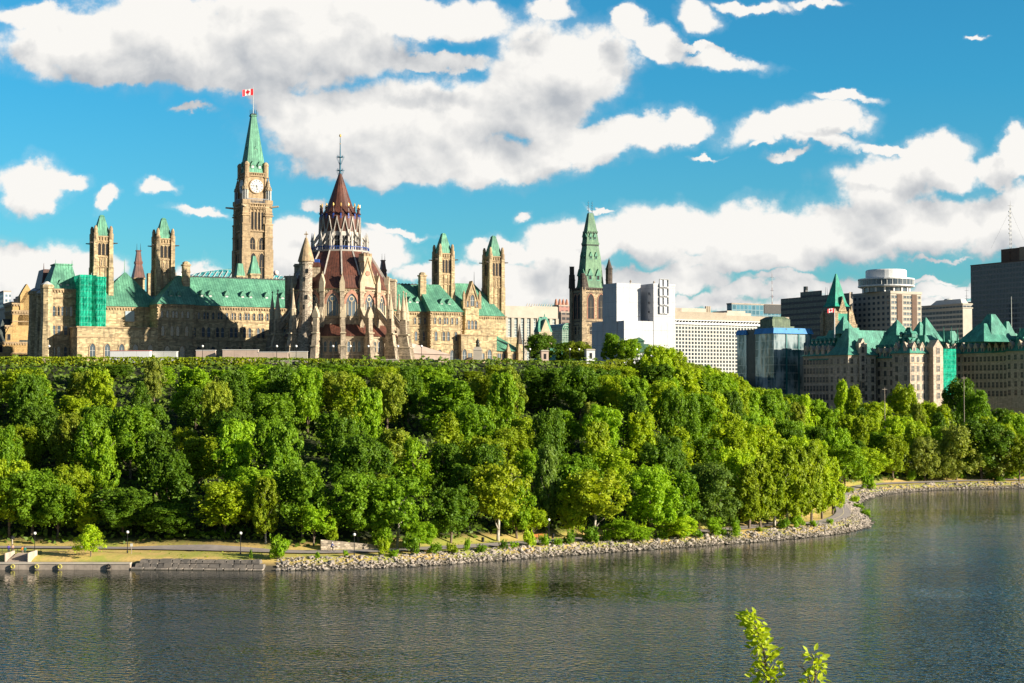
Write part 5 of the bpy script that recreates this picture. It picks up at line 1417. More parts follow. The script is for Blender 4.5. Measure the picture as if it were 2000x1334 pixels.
# ---------------- hotel with round revolving top
D = 1000; F = corner_frame(1741, D, 26); o = building('hotel_tower', F, 'pale concrete hotel with round white drum restaurant on top', 'hotel')
z = lambda py: zat(F, py, D); n, e = lenN(F, 1801), lenE(F, 1667)
b = MB(); b.box(0, n, 0, e, -4, z(573), 0); b.box(-.4, n+.4, -.4, e+.4, z(573), z(568), 0)
for u0, u1 in ((.20, .36), (.68, .84)): b.box(n*u0, n*u1, -.5, 0, -4, z(574), 1)
ow = b.build('wall', [M['palecon'], M['brownpanel']], o)
hwN = rm('hotel_pane', 1.9, 1.7, M['palecon'], M['glass'], 2, 1, .2, M['louvre']); hwE = rm('hotel_pane_shaded', 2.2, 1.7, M['tan'], M['glass'], 2, 1, .2, M['louvre'])
nf = 13; zlo, zhi = z(574)-nf*3.5, z(574)
for u in (.04, .13, .43, .52, .61, .90): 
    for j in range(nf): inst('window', hwN, o, (n*(u+.03), -.05, zhi-3.5*(j+.5)), N_, (1, 1, 1))
for i in range(8):
    for j in range(nf if i < 3 else 0): inst('window', hwE, o, (-.05, e*(i+.5)/8, zhi-3.5*(j+.5)), E_)
st = MB()
for i in range(3, 8):
    for j in range(nf):
        y = e*(i+.5)/8; zz_ = zhi-3.5*(j+.5); st.box(-.08, -.02, y-1.1, y+1.1, zz_-.85, zz_+.85)
so_ = st.build('shaded_windows', M['glass'], o); so_['kind'] = 'stuff'
cx_, cy_ = n*.42, e*.45; rD = 17.5
b = MB()
b.lathe(cx_, cy_, [(rD*.82, z(568)), (rD*.82, z(559))], 32, 1); b.lathe(cx_, cy_, [(rD*.9, z(559)), (rD*1.02, z(557)), (rD*1.02, z(554.5))], 32, 0)
b.lathe(cx_, cy_, [(rD*.99, z(554.5)), (rD*.99, z(543.5))], 32, 1); b.lathe(cx_, cy_, [(rD*1.02, z(543.5)), (rD*1.02, z(541)), (rD*.74, z(540)), (rD*.74, z(525)), (rD*.70, z(523))], 32, 0)
for i in range(16): a = 2*math.pi*i/16; b.cbox(cx_+rD*.83*math.cos(a), cy_+rD*.83*math.sin(a), z(568), z(558), .9, .9, 0)
for i in range(32): a = 2*math.pi*(i+.5)/32; b.cbox(cx_+rD*.99*math.cos(a), cy_+rD*.99*math.sin(a), z(554.5), z(543.5), .25, .25, 2)
b.build('round_restaurant', [M['white'], M['glass'], M['leadframe']], o)
# striped slab hotel
D = 1050; F = corner_frame(1882, D, 26); o = building('striped_hotel', F, 'wide grey hotel slab with dark window rows left of the tall black tower', 'hotel')
z = lambda py: zat(F, py, D); n, e = lenN(F, 1900), lenE(F, 1801)
b = MB(); b.box(0, n, 0, e, -4, z(595), 0); b.box(-.5, n+.5, -.5, e+.5, z(602), z(600), 1); b.box(-.4, n+.4, -.4, e+.4, z(594.5), z(592), 1); b.box(.0, n, -.02, 0, -4, z(604), 1)
b.build('wall', [m_grid('striped_face', (.42, .40, .35), (.018, .025, .035), 3.2, 3.2, .93, .58), M['palecon']], o)
b = MB(); b.loft([[(1, 2, z(592)), (n-1, 2, z(592)), (n-1, e*.8, z(592)), (1, e*.8, z(592))], [(2, 4, z(583)), (n-2, 4, z(583)), (n-2, e*.68, z(583)), (2, e*.68, z(583))]]); b.lathe(n/2, e*.45, [(3, z(583)), (2.4, z(581)), (.3, z(580))], 12)
b.build('penthouse', M['leadframe'], o)
# tall black tower with mast
D = 1130; F = corner_frame(2075, D, 26); o = building('black_tower', F, 'tall black glass office tower at the right edge with a lattice mast', 'office tower')
e = lenE(F, 1898); z = lambda py: zpix(py, D+e*.6)-26; n = 40
b = MB(); b.box(0, n, 0, e, -4, z(513)); bk = m_grid('black_tower_face', (.20, .185, .17), (.010, .016, .020), 1.45, 3.75, .60, .66, gvar=1.2); b.build('wall', bk, o)
MB().box(-.15, n, -.2, e+.2, z(514.5), z(512.5)).build('parapet', M['brownpanel'], o)
b = MB(); y0 = F.onX(1958, HOR, 3)[0]; y1 = F.onX(1994, HOR, 3)[0]; b.box(3, 22, y1, y0, z(513), z(487), 0); b.box(3, 22, y1-22, y1, z(513), z(486), 1); b.box(2.6, 3, y0-9, y0-5, z(510), z(492), 0)
b.build('penthouse', [M['brownpanel'], m_plain('brown_concrete', (.30, .22, .15), .8, .2)], o)
mt = MB(); xm, ym = 8.0, F.onX(1977, HOR, 8)[0]; zb0, zt0 = z(487), z(402)
for i in range(20):
    a0, a1 = zb0+(zt0-zb0)*i/20, zb0+(zt0-zb0)*(i+1)/20; w0 = .9-.5*i/20
    for sx in (-1, 1): mt.tube((xm+sx*w0, ym, a0), (xm+sx*(w0-.025), ym, a1), .13, .13, 4, i % 2)
    mt.tube((xm-w0, ym, a0), (xm+w0, ym, a1), .08, .08, 4, i % 2); 
    if 5 < i < 18 and i % 2: mt.cyl(xm-1.4, ym-.2, a0, a0+.9, .55, .55, 8, 1)
mt.tube((xm-2.4, ym, zt0), (xm+3.4, ym, zt0), .12, .12, 4, 0); mt.tube((xm, ym, zt0), (xm, ym, zt0+4), .1, .04, 4, 0)
mt.build('lattice_mast', [M['darkiron'], M['leadframe']], o)
gyw = MB()
for dx in (-18, 20): gyw.tube((xm, ym, zt0-3), (xm+dx, ym+2, z(487)), .05, .05, 3)
gyw.build('guy_wire', M['darkiron'], o)
def mast(px, pb, ptp, D, label, r_=.22, red=True):
    p = at_depth(px, pb, D); q_ = at_depth(px, ptp, D); o = empty('radio_mast', (p.x, p.y, p.z), 0, label, 'mast')
    h = q_.z-p.z; b = MB(); k = 10
    for i in range(k): b.tube((0, 0, h*i/k), (0, 0, h*(i+1)/k), r_*(1.3-.9*i/k), r_*(1.3-.9*(i+1)/k), 5, i % 2 if red else 0)
    b.build('mast_pole', [m_plain('mast_rust', (.25, .12, .09), .7), M['leadframe']] , o)
    b = MB(); [b.tube((-1.4, 0, h*q2), (1.4, 0, h*q2), .1, .1, 4) for q2 in (.25, .42, .8)]; b.build('cross_arm', M['darkiron'], o)
    MB().box(-3, 3, -3, 3, -40, 0).build('mast_base', M['concrete'], o)
mast(1508, 596, 528, 1180, 'thin red and white radio mast behind the teal glass block')
mast(1888, 590, 562, 1180, 'short thin mast just left of the tall black tower', .15)

# ---------------- chateau-roofed ministry block (steps in plan)
def mansard(mb, x0, x1, y0, y1, z0, z1, ix=4.5, iy=4.5, m=0, flare=1.0):
    q = lambda a, b_, c, d, z_: [(a, c, z_), (b_, c, z_), (b_, d, z_), (a, d, z_)]
    mb.loft([q(x0-flare, x1+flare, y0-flare, y1+flare, z0), q(x0+ix*.35, x1-ix*.35, y0+iy*.35, y1-iy*.35, z0+(z1-z0)*.30), q(x0+ix, x1-ix, y0+iy, y1-iy, z1)], m)
M['darkpane'] = m_glass('dark_pane', (.010, .012, .014), .3)
PW = rm('office_pane', 1.6, 2.6, M['conf'], M['darkpane'], 2, 2, .16, M['conf']); PWs = rm('office_pane_wide', 2.2, 2.3, M['conf'], M['glass'], 3, 2, .16, M['conf'])
def gable_dormer_mesh():
    mb = MB(); mb.box(-1.1, 1.1, -.3, 3.0, 0, 2.9, 0); mb.extr([(-1.35, 2.9), (1.35, 2.9), (0, 5.0)], -.4, 3.4, 0); mb.box(-.6, .6, -.36, -.3, .5, 2.6, 1); mb.extr([(-1.5, 2.9), (-1.2, 2.8), (0, 4.9), (1.2, 2.8), (1.5, 2.9), (0, 5.4)], -.6, .0, 0)
    return mb.mesh('stone_dormer', [M['conf'], M['glass']])
GD = gable_dormer_mesh()
def small_dormer():
    mb = MB(); mb.box(-.7, .7, -.2, 2.4, 0, 1.5, 0); mb.extr([(-.95, 1.5), (.95, 1.5), (0, 2.7)], -.45, 3, 0); mb.box(-.42, .42, -.26, -.2, .3, 1.3, 1)
    return mb.mesh('copper_dormer', [M['copper2'], M['glass']])
SD = small_dormer()
class Count:
    def __init__(s): s.n = 0; s.mb = MB()
def wing(o, x0, x1, y0, y1, z0, ze, zr, faceN, faceE, floors, colsN, colsE, ix=4.5, iy=4.5, dorm=True, rows=1, cnt=None):
    b = MB(); b.box(x0, x1, y0, y1, z0, ze, 0)
    for zz_ in (ze-.7, ze-4.6, z0+4): b.box(x0-.25, x1+.25, y0-.25, y1+.25, zz_, zz_+.5, 1)
    b.build('wall', [M['conf'], M['libtrim']], o)
    r = MB(); mansard(r, x0, x1, y0, y1, ze, zr, ix, iy); ro = r.build('roof', M['copper2'], o)
    fh = 4.15
    if faceN:
        for i in range(colsN):
            u = x0+(x1-x0)*(i+.5)/colsN
            for j in range(floors):
                cnt.n += 1; zz_ = ze-3.0-fh*j
                if cnt.n < 95: inst('window', PW, o, (u, y0-.04, zz_))
                else: cnt.mb.box(u-.8, u+.8, y0-.04, y0, zz_-1.3, zz_+1.3); cnt.mb.box(u-.9, u+.9, y0-.18, y0, zz_-1.5, zz_-1.3, 1); cnt.mb.box(u-.05, u+.05, y0-.08, y0, zz_-1.3, zz_+1.3, 1)
    if faceE:
        for i in range(colsE):
            u = y0+(y1-y0)*(i+.5)/colsE
            for j in range(floors):
                cnt.n += 1; zz_ = ze-3.0-fh*j
                if cnt.n < 95: inst('window', PW, o, (x0-.04, u, zz_), E_)
                else: cnt.mb.box(x0-.04, x0, u-.8, u+.8, zz_-1.3, zz_+1.3); cnt.mb.box(x0-.18, x0, u-.9, u+.9, zz_-1.5, zz_-1.3, 1); cnt.mb.box(x0-.08, x0, u-.05, u+.05, zz_-1.3, zz_+1.3, 1)
    if dorm:
        if faceE:
            k = max(2, int((y1-y0)/4.2))
            for i in range(k): inst('stone_dormer', GD, o, (x0+.1, y0+(y1-y0)*(i+.5)/k, ze-.2), E_)
            k = max(3, int((y1-y0)/3.4)); sl_ = ix/(zr-ze)
            for rw in range(rows):
                t = .45+.25*rw
                for i in range(k): inst('copper_dormer', SD, ro, (x0+ix*t-.3, y0+1+(y1-y0-2)*(i+.5)/k, ze+(zr-ze)*t-1.0), E_)
        if faceN:
            k = max(1, int((x1-x0)/4.2))
            for i in range(k): inst('stone_dormer', GD, o, (x0+(x1-x0)*(i+.5)/k, y0+.1, ze-.2))
            k = max(2, int((x1-x0)/3.6))
            for rw in range(rows):
                t = .42+.25*rw
                for i in range(k): inst('copper_dormer', SD, ro, (x0+1.5+(x1-x0-3)*(i+.5)/k, y0+iy*t-.3, ze+(zr-ze)*t-1.0))
    return ro
D = 735; F = corner_frame(1657, D, 24); cf = building('chateau_offices', F, 'stone office block with steep green chateau roofs and pointed spire')
z = lambda py, DD=735: zpix(py, DD)-24
cnt = Count()
e1 = lenE(F, 1563); n1 = lenN(F, 1711); ze, zr = z(693), z(651)
s2 = None
# second block reaches towards the river: corner seen at column 1778
r_ = ray(1778, HOR)
def solveE(F, x, px):                                   # local y where the plane x=const meets the pixel column
    return F.onX(px, HOR, x)[0]
yc2 = solveE(F, n1, 1778); ye2 = F.onY(1809, HOR, yc2)[0]
yc3 = yc2-3.0; x30 = F.onY(1822, HOR, yc3)[0]; x31 = F.onY(1841, HOR, yc3)[0]
wing(cf, 0, n1, 0, min(14, e1), -2, ze, z(640), True, True, 5, 4, 3, 5.5, 5.5, False, cnt=cnt)
wing(cf, 2.0, 18, 14, e1, -2, ze, z(652), False, True, 6, 0, 9, 5.5, 4.0, True, 2, cnt=cnt)
wing(cf, n1, ye2, yc2, yc2+12, -2, ze+.5, z(640), True, True, 5, 3, 2, 5.0, 5.0, True, 2, cnt=cnt)
wing(cf, n1+1.5, ye2+10, yc2+12, 6, -2, ze-1.5, z(654), False, True, 5, 0, 4, 6, 3, True, 1, cnt=cnt)
wing(cf, ye2, x31, yc3+3, yc3+16, -2, ze+.3, z(655), True, False, 4, 2, 0, 3, 4, False, cnt=cnt)
b = MB(); b.cbox((x30+x31)/2, yc3+2, -2, z(680), x31-x30, 5, 0); b.fru((x30+x31)/2, yc3+2, z(680), z(665), x31-x30, 5, .3, 5, 0); b.build('gabled_bay', M['conf'], cf)
for j in range(6): inst('window', PW, cf, ((x30+x31)/2, yc3-.55, z(686)-4.1*j))
gx = lenN(F, 1683); b = MB(); b.box(gx-2, gx+2, -1.0, 2, z(745), z(676), 0); b.extr([(gx-2.2, z(676)), (gx+2.2, z(676)), (gx, z(660))], -1.1, 2, 0); b.cbox(gx-2, -.8, z(690), z(670), .8, .8, 0); b.cbox(gx+2, -.8, z(690), z(670), .8, .8, 0)
b.build('gabled_bay', [M['conf']], cf)
for j in range(6): inst('window', PW, cf, (gx, -1.06, z(683)-4.1*j))
b = MB()                                                # connecting roofs and hips behind
mansard(b, n1-14, ye2+16, 10, 30, ze-2, z(641), 6, 6); mansard(b, 16, n1+4, 12, 26, ze-1, z(636), 5, 5)
for px, pb, ptp, wv in ((1648, 640, 618, 9), (1752, 656, 625, 14), (1808, 655, 620, 12), (1797, 656, 628, 10)):
    xx, zz_ = F.onY(px, ptp, 14); zb_ = F.onY(px, pb, 14)[1]; b.fru(xx, 14, zb_-3, zz_, wv, wv, .5, .5)
b.box(F.onY(1645, HOR, 30)[0], F.onY(1745, HOR, 30)[0], 30, 42, ze, zpix(645, 775)-24)
b.build('back_roof', M['copper2'], cf)
fin = MB()
for px, ptp in ((1657, 640), (1657, 655), (1778, 640)): 
    xx, zz_ = F.onY(px, ptp, 4); fin.tube((xx, 4, zz_-6), (xx, 4, zz_+2.5), .35, .06, 5)
fin.build('roof_finial', M['copper2'], cf)
if cnt.mb.v: cnt.mb.build('further_windows', [M['darkpane'], M['conf']], cf)['kind'] = 'stuff'
# its pointed tower
Ft = corner_frame(1632, 775, 24); zt = lambda py: zpix(py, 775)-24
x_, y_, _ = F.loc(Vector((Ft.o.x, Ft.o.y, 24))); nT = 9.0
tw_ = MB(); tw_.box(x_-.0, x_+nT, y_, y_+nT, 10, zt(608), 0)
for ax, ay in ((x_, y_), (x_+nT, y_), (x_, y_+nT)): tw_.cbox(ax, ay, 10, zt(612), 2.2, 2.2, 0); tw_.fru(ax, ay, zt(612), zt(602), 2, 2, .2, .2, 0)
tw_.box(x_+nT, x_+nT+4, y_-1, y_+6, 10, zt(632), 0); tw_.fru(x_+nT+2, y_+1, zt(632), zt(596), 3.2, 3.2, .3, .3, 0)
tw_.extr([(x_+2, zt(608)), (x_+7, zt(608)), (x_+4.5, zt(582))], y_-.4, y_+4, 0)
tw_.build('tower_wall', M['greystone'], cf)
sp_ = MB(); sp_.box(x_-.3, x_+nT+.3, y_-.35, y_-.05, zt(626), zt(612)); q_ = lambda k, z_: [(x_+nT/2-k, y_+nT/2-k, z_), (x_+nT/2+k, y_+nT/2-k, z_), (x_+nT/2+k, y_+nT/2+k, z_), (x_+nT/2-k, y_+nT/2+k, z_)]
sp_.loft([q_(4.6, zt(598)), q_(3.6, zt(591)), q_(.3, zt(533))]); sp_.build('tower_spire', m_seam('vivid_copper', (.01, .33, .22), 1.0, .8), cf)
tb = MB(); tb.extr([(x_+3.0, zt(598)), (x_+6.0, zt(598)), (x_+4.5, zt(578))], y_-.2, y_+3, 0); tb.build('tower_dormer', M['darkstone'], cf)
# flagpole
p = at_depth(1630, 652, 745); fp = empty('flag_pole', p, 0, 'white flagpole with small flag before the pointed green spire', 'flagpole')
MB().tube((0, 0, -2), (0, 0, at_depth(1630, 603, 745).z-p.z), .28, .18, 6).build('pole', M['white'], fp)
maple_flag('flag', 3.2, 1.9, fp, (-.2, -.1, at_depth(1630, 610, 745).z-p.z), R(190))

# ---------------- second chateau-roofed block at the right edge
D = 745; F = corner_frame(2003, D, 24); jb = building('right_chateau_block', F, 'second green-roofed stone office block cut by the right edge')
jb.name = 'chateau_offices'
z = lambda py: zpix(py, 745)-24; cnt = Count()
e1 = lenE(F, 1872); n1 = 30
wing(jb, 0, n1, 0, 12, -2, z(685), z(640), True, True, 5, 6, 3, 5, 5, True, 1, cnt=cnt)
e2 = lenE(F, 1955)
wing(jb, 0.8, 16, 12, e1, -2, z(687), z(648), False, True, 5, 0, 12, 5, 4, True, 2, cnt=cnt)
x2 = F.onX(1872, HOR, 0)[0]
wing(jb, -7, 4, e1-2, e1+16, -2, z(687), z(640), True, True, 5, 1, 3, 4, 4, True, 1, cnt=cnt)
b = MB()
for px, pb, ptp, wv in ((1936, 650, 614, 15), (1922, 652, 632, 18), (1966, 650, 628, 8)):
    xx, zz_ = F.onY(px, ptp, e1*.4); zb_ = F.onY(px, pb, e1*.4)[1]; b.fru(xx, e1*.4, zb_-4, zz_, wv, wv, wv*.18, wv*.18)
for px, ptp in ((1843, 638), (1858, 638), (1870, 640), (1933, 612), (1939, 612), (1962, 630), (1992, 640)):
    xx, zz_ = F.onY(px, ptp, e1*.45); b.tube((xx, e1*.45, zz_-7), (xx, e1*.45, zz_), .5, .08, 5)
b.build('roof_peak', M['copper2'], jb)
MB().tube((0, 0, 0), (0, 0, 18), .2, .12, 6).build('flagpole', M['leadframe'], jb, loc=(*F.onY(1976, 652, 18)[:1], 18, F.onY(1976, 652, 18)[1]))
if cnt.mb.v: cnt.mb.build('further_windows', [M['darkpane'], M['conf']], jb)['kind'] = 'stuff'
# netting on it
p = at_depth(1841, 745, 730); ns2 = empty('netted_scaffold', p, R(ANG), 'narrow green netted scaffold between the two chateau-roofed blocks', 'scaffold')
Fq = Frame(p.x, p.y, p.z); h_ = zpix(681, 730)-p.z; nn = Fq.onY(1868, HOR, 0)[0]
b = MB(); wavy((0, 8), (0, 0), -6, h_, 8, 20, b); wavy((0, 0), (nn, 0), -6, h_, 8, 20, b); wavy((nn, 0), (nn, 8), -6, h_, 8, 20, b); b.build('netting', M['net'], ns2)
b = MB(); [b.tube((x, .15, -6), (x, .15, h_+1), .07, .07, 5) for x in np.linspace(.2, nn-.2, 4)]; b.build('scaffold_poles', M['leadframe'], ns2)
# ================================================================== small things on the hill
def crest_pt(px, D): p = at_depth(px, HOR, D); return Vector((p.x, p.y, HILL))
def globe_lamp_mesh(h):
    pm = MB(); pm.lathe(0, 0, [(.16, 0), (.13, .5), (.08, .6), (.06, h-.25), (.14, h-.2), (.14, h-.1)], 8)
    gm = MB(); gm.lathe(0, 0, [(.30*math.sin(a)+.01, h+.18-.30*math.cos(a)) for a in np.linspace(.15, math.pi-.02, 8)], 12)
    return pm.mesh('lamp_post_pole', M['black']), gm.mesh('lamp_globe', m_plain('opal_globe', (.85, .84, .80), .4, .03), True)
LPm, LGm = globe_lamp_mesh(4.2)
def lamp(p, label, s=1.0, group='globe street lamps'):
    o = empty('street_lamp', p, 0, label, 'street lamp', group)
    inst('pole', LPm, o, sc=(s, s, s)); inst('globe', LGm, o, sc=(s, s, s)); return o
near = ['in the grass left of the small sapling','on the lawn before the stone terrace','by the path above the stone terrace','by the path in front of the low stone wall','beside the path left of the wooden benches','beside the path right of the wooden benches']
for (px, dd), nm in zip(((68, 8), (249, 9), (470, 8.5), (692, 6), (842, 11), (1072, 11.5)), near):
    x, y = off_shore(px, dd); lamp((x, y, hz(x, y)), 'black globe street lamp ' + nm, .93)
where = {95: 'before the dark left pavilion', 395: 'before the shaded long facade', 540: 'left of the round library', 578: 'at the left foot of the library, near the turret', 650: 'at the middle of the library base', 684: 'right of the middle of the library base', 719: 'before the right part of the library base', 777: 'at the right foot of the library',
         823: 'before the pink canopy', 1035: 'before the leftmost round hilltop tree', 1113: 'between the middle hilltop trees', 1131: 'before the pale hilltop tree', 1244: 'before the green pavilion'}
for px, nm in where.items():
    D = 462 if px < 1000 else 480
    lamp(crest_pt(px, D), 'hilltop globe street lamp ' + nm, (zpix(676 if px < 1000 else 682, D)-HILL)/4.4)

# hoardings, walls and canopy at the foot of the buildings
def slab(name, px0, px1, py0, py1, D, mat, label, cat, depth=2.5, parts=None):
    a, b_ = at_depth(px0, HOR, D), at_depth(px1, HOR, D); o = empty(name, (a.x, D, HILL), 0, label, cat)
    h = zpix(py0, D)-HILL; mb = MB(); L = b_.x-a.x; n = max(1, int(L/3.2))
    for i in range(n): mb.box(L*i/n+.02, L*(i+1)/n-.02, 0, depth, -.5, h)
    mb.build('panel', mat, o)
    MB().box(-.1, L+.1, -.1, depth+.1, h, h+.15).build('capping', parts or M['white'], o)
    for i in range(n+1): pass
    return o
slab('site_trailer', 214, 292, 685.5, 695, 470, M['white'], 'long white site trailer with pink stripe below the low wall', 'trailer', parts=m_plain('pink_stripe', (.62, .22, .20), .6))
slab('site_trailer', 293, 344, 687, 695, 473, M['leadframe'], 'shorter pale site trailer beside the long white one', 'trailer')
slab('stone_parapet', 382, 420, 684.5, 694, 468, M['pinkwall'], 'short pinkish stone parapet block left of the longer one', 'parapet', 1.2)
slab('stone_parapet', 434, 504, 683.5, 695, 466, M['pinkwall'], 'long pinkish stone parapet before the shaded facade', 'parapet', 1.2)
slab('stone_parapet', 504, 562, 688, 696, 466, M['pinkwall'], 'low pinkish stone parapet left of the library base', 'parapet', 1.0)
slab('stone_parapet', 565, 600, 687, 697, 467, M['palecon'], 'pale low parapet at the left foot of the library', 'parapet', 1.0)
# pink canopy between library and right wing
a = crest_pt(800, 505); cn = empty('canopy_tent', a, R(ANG*.5), 'pink pitched canopy tent between library and right wing', 'canopy')
mb = MB(); hh = zpix(690, 505)-HILL; h2 = zpix(667, 505)-HILL; L = 13.5
mb.add([(0, 0, hh), (L, 0, hh*.9), (L, 6, hh*.9), (0, 6, hh), (0, 3, h2), (L*.2, 3, h2*.9), (0, 0, h2*.9), (0, 6, h2*.9)], [(0, 1, 5, 6), (6, 5, 4), (1, 2, 5), (5, 2, 3, 7), (0, 6, 4, 7, 3)])
mb.build('canopy', M['pinkwall'], cn); mb = MB(); mb.box(.3, L-.3, .3, 5.6, 0, hh*.92); mb.build('side_wall', M['pinkwall'], cn)
mb = MB(); mb.extr([(L+2, .3), (L+11, .3), (L+6.5, 2.9)], 0, 5); mb.box(L+2.4, L+10.6, .1, 4.8, 0, .5); mb.build('small_roof', M['brownpanel'], cn)
# statue on pedestal
p = crest_pt(933, 500); st = empty('statue', p, 0, 'dark bronze standing statue on tall pale pedestal before right wing', 'statue')
zq = lambda py: zpix(py, 500)-HILL
mb = MB(); mb.fru(0, 0, 0, zq(684), 3.2, 3.2, 2.6, 2.6); mb.fru(0, 0, zq(684), zq(681), 2.9, 2.9, 2.5, 2.5); mb.fru(0, 0, zq(681), zq(677.5), 2.2, 2.2, 2.0, 2.0); mb.build('pedestal', M['palecon'], st)
z0 = zq(677.5); H = zq(661)-z0
bp = m_plain('bronze', (.03, .035, .03), .45, .3)
mb = MB(); mb.lathe(0, 0, [(.62, z0), (.58, z0+H*.28), (.48, z0+H*.5), (.46, z0+H*.72), (.40, z0+H*.80), (.20, z0+H*.84), (.17, z0+H*.87), (.24, z0+H*.92), (.22, z0+H*.98), (.05, z0+H)], 12)
mb.tube((.36, 0, z0+H*.78), (.50, -.2, z0+H*.58), .15, .12); mb.tube((.50, -.2, z0+H*.58), (.36, -.5, z0+H*.48), .12, .10); mb.tube((-.36, 0, z0+H*.78), (-.50, -.1, z0+H*.52), .15, .11); mb.tube((-.50, -.1, z0+H*.52), (-.42, -.35, z0+H*.40), .11, .09)
mb.build('figure', bp, st, smooth=True)
# parked cars on the drive (only their roofs show over the hedge)
def car(px, D, col, label, rz=0.0):
    p = crest_pt(px, D); o = empty('parked_car', p, rz, label, 'car', 'cars parked behind the hedge')
    zb = zpix(703, D)-HILL
    b = MB(); b.loft([[(-2.2, -.85, .35), (2.2, -.85, .35), (2.2, .85, .35), (-2.2, .85, .35)], [(-2.25, -.88, .8), (2.25, -.88, .7), (2.25, .88, .7), (-2.25, .88, .8)], [(-2.1, -.8, .95), (1.1, -.8, .95), (1.1, .8, .95), (-2.1, .8, .95)]])
    b.build('body', m_plain('car_paint', col, .25, .05, spec=.6), o)
    b = MB(); b.loft([[(-1.9, -.78, .95), (1.15, -.78, .95), (1.15, .78, .95), (-1.9, .78, .95)], [(-1.4, -.62, 1.42), (.5, -.62, 1.42), (.5, .62, 1.42), (-1.4, .62, 1.42)]]); b.build('cabin', M['glass'], o)
    b = MB(); b.loft([[(-1.4, -.62, 1.42), (.5, -.62, 1.42), (.5, .62, 1.42), (-1.4, .62, 1.42)], [(-1.2, -.5, 1.5), (.3, -.5, 1.5), (.3, .5, 1.5), (-1.2, .5, 1.5)]]); b.build('roof', m_plain('car_roof', col, .25, .05, spec=.6), o)
    for x in (-1.4, 1.4):
        for y in (-.86, .86):
            w_ = MB(); w_.lathe(0, 0, [(.33, -.1), (.33, .1)], 14); w_.v = [(a_, c_, b2) for a_, b2, c_ in w_.v]; w_.build('wheel', M['black'], o, loc=(x, y, .33))
car(843, 470, (.03, .06, .16), 'dark blue parked car just right of the library'); car(894, 472, (.05, .06, .08), 'dark grey parked car left of the statue'); car(963, 474, (.02, .03, .07), 'black parked car right of the statue')
# small stone kiosks among the hilltop trees
for px, D, py, w_, lab in ((1063, 480, 686, 2.2, 'small pinkish stone block between the hilltop trees'), (1152, 480, 684, 2.6, 'small white ticket box before the wrapped building')):
    p = crest_pt(px, D); o = empty('stone_kiosk', p, .2, lab, 'kiosk'); h = zpix(py, D)-HILL
    b = MB(); b.box(-w_/2, w_/2, -w_/2, w_/2, 0, h); b.build('body', M['pinkwall'] if px < 1100 else M['white'], o); b = MB(); b.fru(0, 0, h, h+.35, w_+.5, w_+.5, w_-.2, w_-.2); b.build('roof', M['palecon'], o)
    b = MB(); b.box(-.4, .4, -w_/2-.03, -w_/2, h*.4, h*.8); b.build('opening', M['louvre'], o)
# green-roofed summer pavilion
D = 490; p = crest_pt(1248, D); pv = empty('summer_pavilion', p, R(18), 'open summer pavilion with tented green copper roof on the cliff edge', 'pavilion')
zq = lambda py: zpix(py, D)-HILL; rw = 4.3
b = MB(); b.loft([[(-rw, -rw*.8, zq(689)), (rw, -rw*.8, zq(689)), (rw, rw*.8, zq(689)), (-rw, rw*.8, zq(689))], [(-rw*.72, -rw*.5, zq(678)), (rw*.72, -rw*.5, zq(678)), (rw*.72, rw*.5, zq(678)), (-rw*.72, rw*.5, zq(678))], [(-rw*.6, -rw*.36, zq(672)), (rw*.6, -rw*.36, zq(672)), (rw*.6, rw*.36, zq(672)), (-rw*.6, rw*.36, zq(672))]])
b.box(-1.3, 1.3, -1.0, 1.0, zq(673), zq(667)); b.hip(-1.7, 1.7, -1.4, 1.4, zq(667), zq(659), 1.4, 1.4)
b.build('roof', m_seam('dark_copper', (.06, .15, .10), .5, .6), pv)
b = MB()
for x in np.linspace(-rw+.4, rw-.4, 6):
    for y in (-rw*.7, rw*.7): b.tube((x, y, 0), (x, y, zq(688)), .1, .1, 6)
b.box(-rw+.3, rw-.3, -rw*.72, -rw*.69, 1.0, 1.1)
b.build('posts', M['darkiron'], pv)
# stone bastion with arches under the hedge, and pieces of retaining wall
p = at_depth(1190, 725, 468); bs = empty('arched_bastion', (p.x, p.y, 0), 0, 'round stone bastion with pointed arches under the cliff hedge', 'bastion')
zt, zb = zpix(722, 462), zpix(752, 462); b = MB(); b.lathe(0, 3, [(6.2, zb-6), (6.0, zt-.4), (6.4, zt-.3), (6.4, zt)], 18, 0); b.build('wall', M['palecon'], bs)
AM = gothic_mesh('bastion_arch', 1.1, 3.4, M['libtrim'], M['louvre'], 1, tracery=False)
for a in (-16, 2, 20, 38, -34): inst('arch', AM, bs, (6.1*math.sin(R(a)), 3-6.1*math.cos(R(a)), zt-4.6), R(a))
for px0, px1, py, D, lab in ((514, 588, 706, 449, 'grey stone retaining wall showing in the gap of the long hedge'), (735, 775, 703, 455, 'short stone retaining wall right below the library')):
    a, b_ = at_depth(px0, py, D), at_depth(px1, py, D); o = empty('retaining_wall', (a.x, D, 0), 0, lab, 'retaining wall')
    MB().box(0, b_.x-a.x, 0, 2, a.z-6, a.z).build('wall', M['rough'], o); MB().box(-.1, b_.x-a.x+.1, -.15, 2, a.z, a.z+.25).build('coping', M['palecon'], o)

